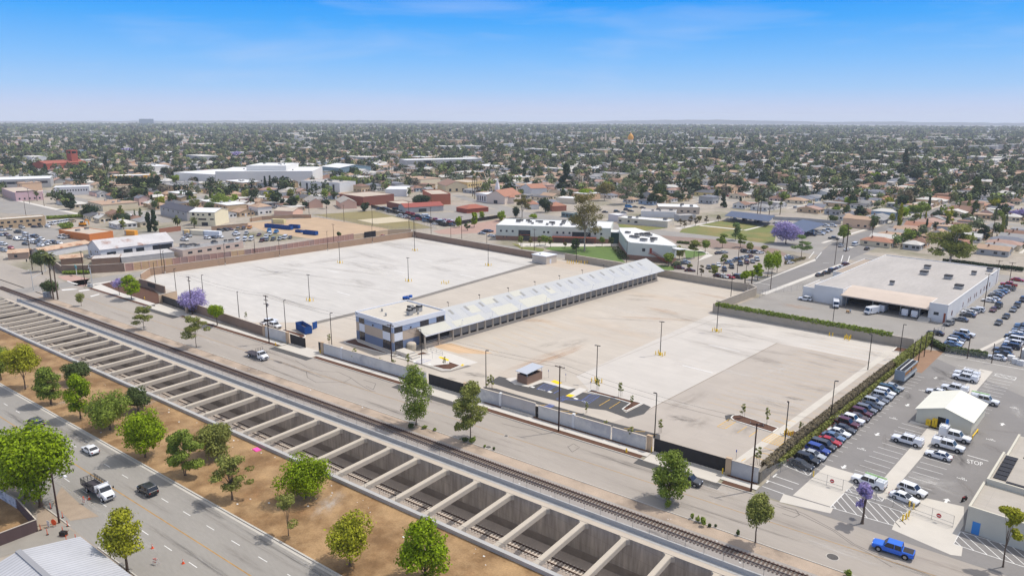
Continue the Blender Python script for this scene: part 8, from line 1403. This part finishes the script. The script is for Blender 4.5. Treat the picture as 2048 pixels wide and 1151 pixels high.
for i in range(-1,26):
 xs=X0-SX*i
 for k in range(9,152):
  y=-250+13.0*k
  if y<60:continue
  if min(abs(y-yy)for yy in ylist)<11:continue
  for side in(-1,1):
   cx,cyy=xs+side*15.5,y
   d=math.hypot(cx,cyy)
   if d>1750:continue
   px,py=project(cx,cyy)
   if px<-60 or px>2110 or py<230:continue
   if blocked(cx,cyy):continue
   lots.append((d,cx,cyy,side,0));cx2=xs+side*32.5
   if rs.random()<.85 and not blocked(cx2,cyy):lots.append((math.hypot(cx2,cyy),cx2,cyy+rs.uniform(-1.5,1.5),side,1))
lots.sort()
rd=MB();wk=MB()
def strip_visible(mb,p,q,w_,z):
 n=max(1,int(math.dist(p,q)/20))
 for i in range(n):
  a=(p[0]+(q[0]-p[0])*i/n,p[1]+(q[1]-p[1])*i/n);b=(p[0]+(q[0]-p[0])*(i+1)/n,p[1]+(q[1]-p[1])*(i+1)/n)
  m=((a[0]+b[0])/2,(a[1]+b[1])/2);px,py=project(*m)
  if-200<px<2250 and math.hypot(*m)<2000 and not blocked(*m,m=4):mb.strip(a,b,w_,z)
for i in range(-1,26):
 xs=X0-SX*i
 if i==0:continue
 strip_visible(rd,(xs,60),(xs,1800),9,.02);[strip_visible(wk,(xs+s*6.3,60),(xs+s*6.3,1800),1.6,.03)for s in(-1,1)]
for yy in ylist:strip_visible(rd,(40,yy),(-2000,yy),10,.024)
struct('suburb_streets',rd,M_asph_far);struct('suburb_pavements',wk,M_walk)
combos=[(w_,r_,k_)for w_ in WALLC for r_ in ROOFC for k_ in('gable','hip','flat')]
used={}
HOUSES=0;far=MB();TR=[]
wts_w=dict(white=6,cream=5,tan=4,grey=4,pink=2,peach=2,blue=1,yellow=1);wts_r=dict(brown=5,tan=5,grey=6,charcoal=3,terracotta=1,pale=6,slate=3,rose=1)
extra_tokens=['','with a side garage','with a low front wing','with a long rear wing']
for n,(d,cx,cyy,side,rear)in enumerate(lots):
 Wd,Dp=(rs.uniform(9,11.4),rs.uniform(12,17))if not rear else(rs.uniform(6.5,9.5),rs.uniform(7,11));h=rs.choice([2.9,3.0,3.1,3.2])if rs.random()<.86 else 5.6;rh=rs.uniform(1.4,2.3)
 w_=rs.choices(list(wts_w),list(wts_w.values()))[0];r_=rs.choices(list(wts_r),list(wts_r.values()))[0];k_=rs.choices(['gable','hip','flat'],[5,5,2])[0]
 x,y=cx-Dp/2,cyy-Wd/2
 if rs.random()<.05 and n>20:TR.append((d,cx,cyy));continue
 if HOUSES<296:
  zn_=zone(project(cx,cyy)[0],d);us=used.setdefault(zn_,set());tries=0
  row_='near' if d<520 else 'mid' if d<640 else 'far'
  while(w_,r_,k_)in us and tries<400:w_=rs.choices(list(wts_w),list(wts_w.values()))[0];r_=rs.choices(list(wts_r),list(wts_r.values()))[0];k_=rs.choices(['gable','hip','flat'],[5,5,3])[0];tries+=1
  us.add((w_,r_,k_))
  t=thing('suburban_house',f'{w_} {"two storey" if h > 5 else "single storey"} house with {r_ if r_ != "pale" else "pale grey"} {k_} roof {zn_}','house',(x,y,0),0,'houses of the suburb')
  wl_=MB();wl_.box(0,Dp,0,Wd,-.05,h,0,bottom=False);rf=MB()
  if k_=='gable':axx='x' if rs.random()<.6 else 'y';rf.gable(0,Dp,0,Wd,h,h+rh,axx,0,1,.45)
  elif k_=='hip':rf.hip(0,Dp,0,Wd,h,h+rh,0,.5)
  else:rf.box(-.3,Dp+.3,-.3,Wd+.3,h,h+.3,0)
  wl_.build('wall',HW[w_],t);rfo=rf.build('roof',[HR[r_],HW[w_]],t)
  fac=-1 if side>0 else 1
  for u in(.14,.55,.8):
   mb=MB();mb.box(Dp+.002,Dp+.06,Wd*u,Wd*u+1.5,1.0,2.2);mb.build('window',M_winc,t);mb=MB();mb.box(Dp*u,Dp*u+1.5,-.06,-.002,1.0,2.2);mb.build('window',M_winc,t)
  mb=MB();mb.box(Dp+.002,Dp+.07,Wd*.36,Wd*.36+1.0,0,2.1);mb.build('door',M_white,t)
  if k_!='flat' and rs.random()<.5:mb=MB();mb.box(Dp*.3,Dp*.3+.7,Wd*.3,Wd*.3+.7,h,h+rh+.5);mb.build('chimney',M_brickb,rfo)
  HOUSES+=1
 else:house_mb(far,x,y,0,Dp,Wd,h,rh,k_,w_,r_)
 for _ in range(rs.choices([0,1,2,3,4],[4,5,4,2,1])[0]):TR.append((d,cx+rs.choice([-side*11,side*9.5,side*9.5,-side*9])+rs.uniform(-3,3),cyy+rs.uniform(-7.5,7.5)))
rng=np.random.default_rng(4)
def fan(n,d0,d1):
 d=np.sqrt(rng.uniform(d0*d0,d1*d1,n));az=rng.uniform(math.radians(-38.5),math.radians(37.5),n)-AZG
 return d,d*np.sin(az),d*np.cos(az)
d,X,Y=fan(5200,1700,4600)
for a,x,y in zip(d,X,Y):
 if blocked(x,y):continue
 s=rs.uniform(.9,1.5);house_mb(far,x,y,0,14*s,12*s,3.2,1.6,rs.choice(['gable','hip','flat','flat']),rs.choices(list(wts_w),list(wts_w.values()))[0],rs.choices(list(wts_r),[5,5,5,2,2,7,3,2])[0])
d,X,Y=fan(900,1100,7600)
for a,x,y in zip(d,X,Y):
 if blocked(x,y):continue
 s=rs.uniform(25,60)*(1 if a<2500 else 1.7);house_mb(far,x,y,0,s,s*rs.uniform(.4,.8),rs.uniform(6,11),1,'flat',rs.choice(['white','white','cream','grey','tan']),rs.choice(['pale','pale','pale','pale','grey']))
for k in range(60):
 px=rs.uniform(20,2030);py=rs.choice([rs.uniform(246,252),rs.uniform(252,262)]);x,y=G(px,py);
 if blocked(x,y):continue
 house_mb(far,x,y,rs.uniform(-.2,.2)+.75,rs.uniform(90,260),rs.uniform(40,80),rs.uniform(9,14),1,'flat','white','pale')
for px,py,L_,H_ in((1480,251,330,12),(1540,252,300,11),(1700,254,380,12),(1800,256,420,12),(1900,256,380,12),(2000,258,300,12),(640,241,500,16),(560,240,300,20),(720,242,300,14),(330,246,160,18),(1090,246,200,12),(1420,243,300,12)):x,y=G(px,py);house_mb(far,x,y,.75,L_,70,H_,1,'flat','white','pale')
tag(far.build('distant_houses',HM),kind='stuff')
TR=[(math.hypot(x,y),x,y)for _,x,y in TR if not blocked(x,y,2)];TR.sort()
VAR=[]
for i in range(10):
 form=['round','round','spread','round','tall','open','round','spread','cone','column'][i];cm,B=crown_mesh('crown',700+i,form,1.0,1.0,16,420,.085);VAR.append((form,cm,trunk_mesh('trunk',700+i,1,1.0,.0,B,.03,M_bark,1,5)))
FN=dict(round='rounded',spread='spreading',tall='upright',open='loose',cone='conical',column='columnar')
CN=dict(mid='mid green',dark='dark green',deep='very dark green',olive='olive',grey='grey green',yellowgreen='yellow green',bronze='bronze',bright='bright green',pale='pale green')
usedt={};NTI=0;restT=[]
SZ=[('small',5,6.5),('medium',6.5,8.5),('tall',8.5,11.5),('very tall',11.5,15)]
for dd,x,y in TR:
 if NTI<185:
  zn_=zone(project(x,y)[0],dd);us=usedt.setdefault(zn_,set())
  for _ in range(60):
   v=rs.randrange(10);c=rs.choices(list(CN),[4,7,7,5,4,1,1,1,1])[0];sz=rs.choices(range(4),[4,5,3,1])[0];key=(FN[VAR[v][0]],c,sz)
   if key not in us:break
  us.add(key);h=rs.uniform(SZ[sz][1],SZ[sz][2]);w_=h*dict(round=.85,spread=1.15,tall=.62,open=.7,cone=.5,column=.25)[VAR[v][0]];zc=h*.18 if VAR[v][0]not in('cone','column')else h*.05
  t=thing('suburb_tree',f'{SZ[sz][0]} {FN[VAR[v][0]]} {CN[c]} tree {zn_}','tree',(x,y,0),rs.uniform(0,6),'trees of the suburb');o=link('crown',VAR[v][1],t);o.location.z=zc;o.scale=(w_,w_,h-zc);o.color=leafcol(GREEN[c]);o=link('trunk',VAR[v][2],t);o.scale=(h*.6,h*.6,h*.62);NTI+=1
 else:restT.append((x,y,rs.uniform(5.5,12.5)))
d,X,Y=fan(6400,1550,4000);restT+=[(x,y,rs.uniform(9,17))for x,y in zip(X,Y)if not blocked(x,y)]
d,X,Y=fan(9500,3600,7800);restT+=[(x,y,rs.uniform(13,24))for x,y in zip(X,Y)]
restT=np.array(restT);V=[];C=[]
tints=np.array([S(*GREEN[k])for k in('dark','deep','mid','olive','grey','deep','dark','bronze')]);tints=tints*.62+tints.mean(1,keepdims=True)*np.array([.20,.22,.23])
def blobs(pts,nq,seed):
 rng=np.random.default_rng(seed);n=len(pts);h=pts[:,2];w=h*rng.uniform(.5,1.05,n);dirs=unit(rng.normal(size=(n*nq,3)));rep=np.repeat(np.arange(n),nq);lump=1+.28*np.sin(dirs[:,0]*4+rng.uniform(0,6,n)[rep])*np.sin(dirs[:,1]*5+dirs[:,2]*3)
 rad=rng.uniform(.72,1.0,n*nq)*lump;P=np.stack([pts[rep,0]+dirs[:,0]*w[rep]/2*rad,pts[rep,1]+dirs[:,1]*w[rep]/2*rad,h[rep]*.56+dirs[:,2]*h[rep]*.44*rad],1);Nn=unit(dirs+rng.normal(size=dirs.shape)*.35+np.array([0,0,.2]));sz=(w*.17*math.sqrt(60/nq))[rep][:,None]
 a=unit(np.cross(Nn,rng.normal(size=(n*nq,3))));b=np.cross(Nn,a);s=sz*rng.uniform(.7,1.3,(n*nq,1));a*=s;b*=s*.8;Q=np.stack([P-a,P-b,P+a,P+b],1).reshape(-1,3);col=tints[rng.integers(0,len(tints),n)][rep]*rng.uniform(.7,1.3,(n*nq,1));return Q,np.repeat(col,4,0)
dist=np.hypot(restT[:,0],restT[:,1]);parts=[blobs(restT[dist<1100],110,1),blobs(restT[(dist>=1100)&(dist<2000)],60,2),blobs(restT[(dist>=2000)&(dist<4000)],28,3),blobs(restT[dist>=4000],14,4)]
Q=np.concatenate([p[0]for p in parts]);Cc=np.concatenate([p[1]for p in parts])
mm=bpy.data.materials.new('distant_leaf');mm.use_nodes=True;bsd=mm.node_tree.nodes['Principled BSDF'];bsd.inputs['Roughness'].default_value=.8;bsd.inputs['Specular IOR Level'].default_value=.1;at=mm.node_tree.nodes.new('ShaderNodeAttribute');at.attribute_name='leaf_tint';mm.node_tree.links.new(at.outputs['Color'],bsd.inputs['Base Color'])
me=quads_mesh('distant_trees',Q,[mm]);ca=me.color_attributes.new('leaf_tint','FLOAT_COLOR','POINT');ca.data.foreach_set('color',np.concatenate([Cc,np.ones((len(Cc),1))],1).astype(np.float32).ravel());tag(link('distant_trees',me),kind='stuff')
hl=MB();rs2=random.Random(8);prof=[]
for i in range(121):
 px=-200+2450*i/120;az=math.atan((px-PW/2)/1461)-AZG;D_=11500;b=(D_*math.sin(az),D_*math.cos(az));e_=np.interp(px,[-200,100,400,600,760,950,1130,1180,1270,1420,1500,1650,1800,2000,2250],[22,20,28,36,40,22,20,32,52,66,58,42,46,36,30]);prof.append((b,e_+rs2.uniform(-5,5)))
for(a,h0),(b,h1)in zip(prof[:-1],prof[1:]):hl.quad([(*a,0),(*b,0),(b[0],b[1],h1),(a[0],a[1],h0)]);hl.quad([(a[0],a[1],h0),(b[0],b[1],h1),(b[0]*1.06,b[1]*1.06,0),(a[0]*1.06,a[1]*1.06,0)])
struct('hills',hl,mat('hill_scrub',S(176,172,172),var=.1,scale=.002))
cars_n=0
for _ in range(400):
 if cars_n>=44:break
 i=rs.randint(1,8);x=X0-SX*i+rs.choice([-3.2,3.2]);y=rs.uniform(300,800);px,py=project(x,y)
 if not 40<px<2010 or blocked(x,y)or min(abs(y-yy)for yy in ylist)<9 or any(math.dist((x,y),c['p'])<6 for c in CARS):continue
 car(rs.choice(['sedan','suv','pickup','hatchback']),rs.choice(['white','silver','grey','black','charcoal','red','steel','navy']),(x,y),R if rs.random()<.5 else-R,place='on a suburb street '+zone(px,0));cars_n+=1
finish_labels(CARS)
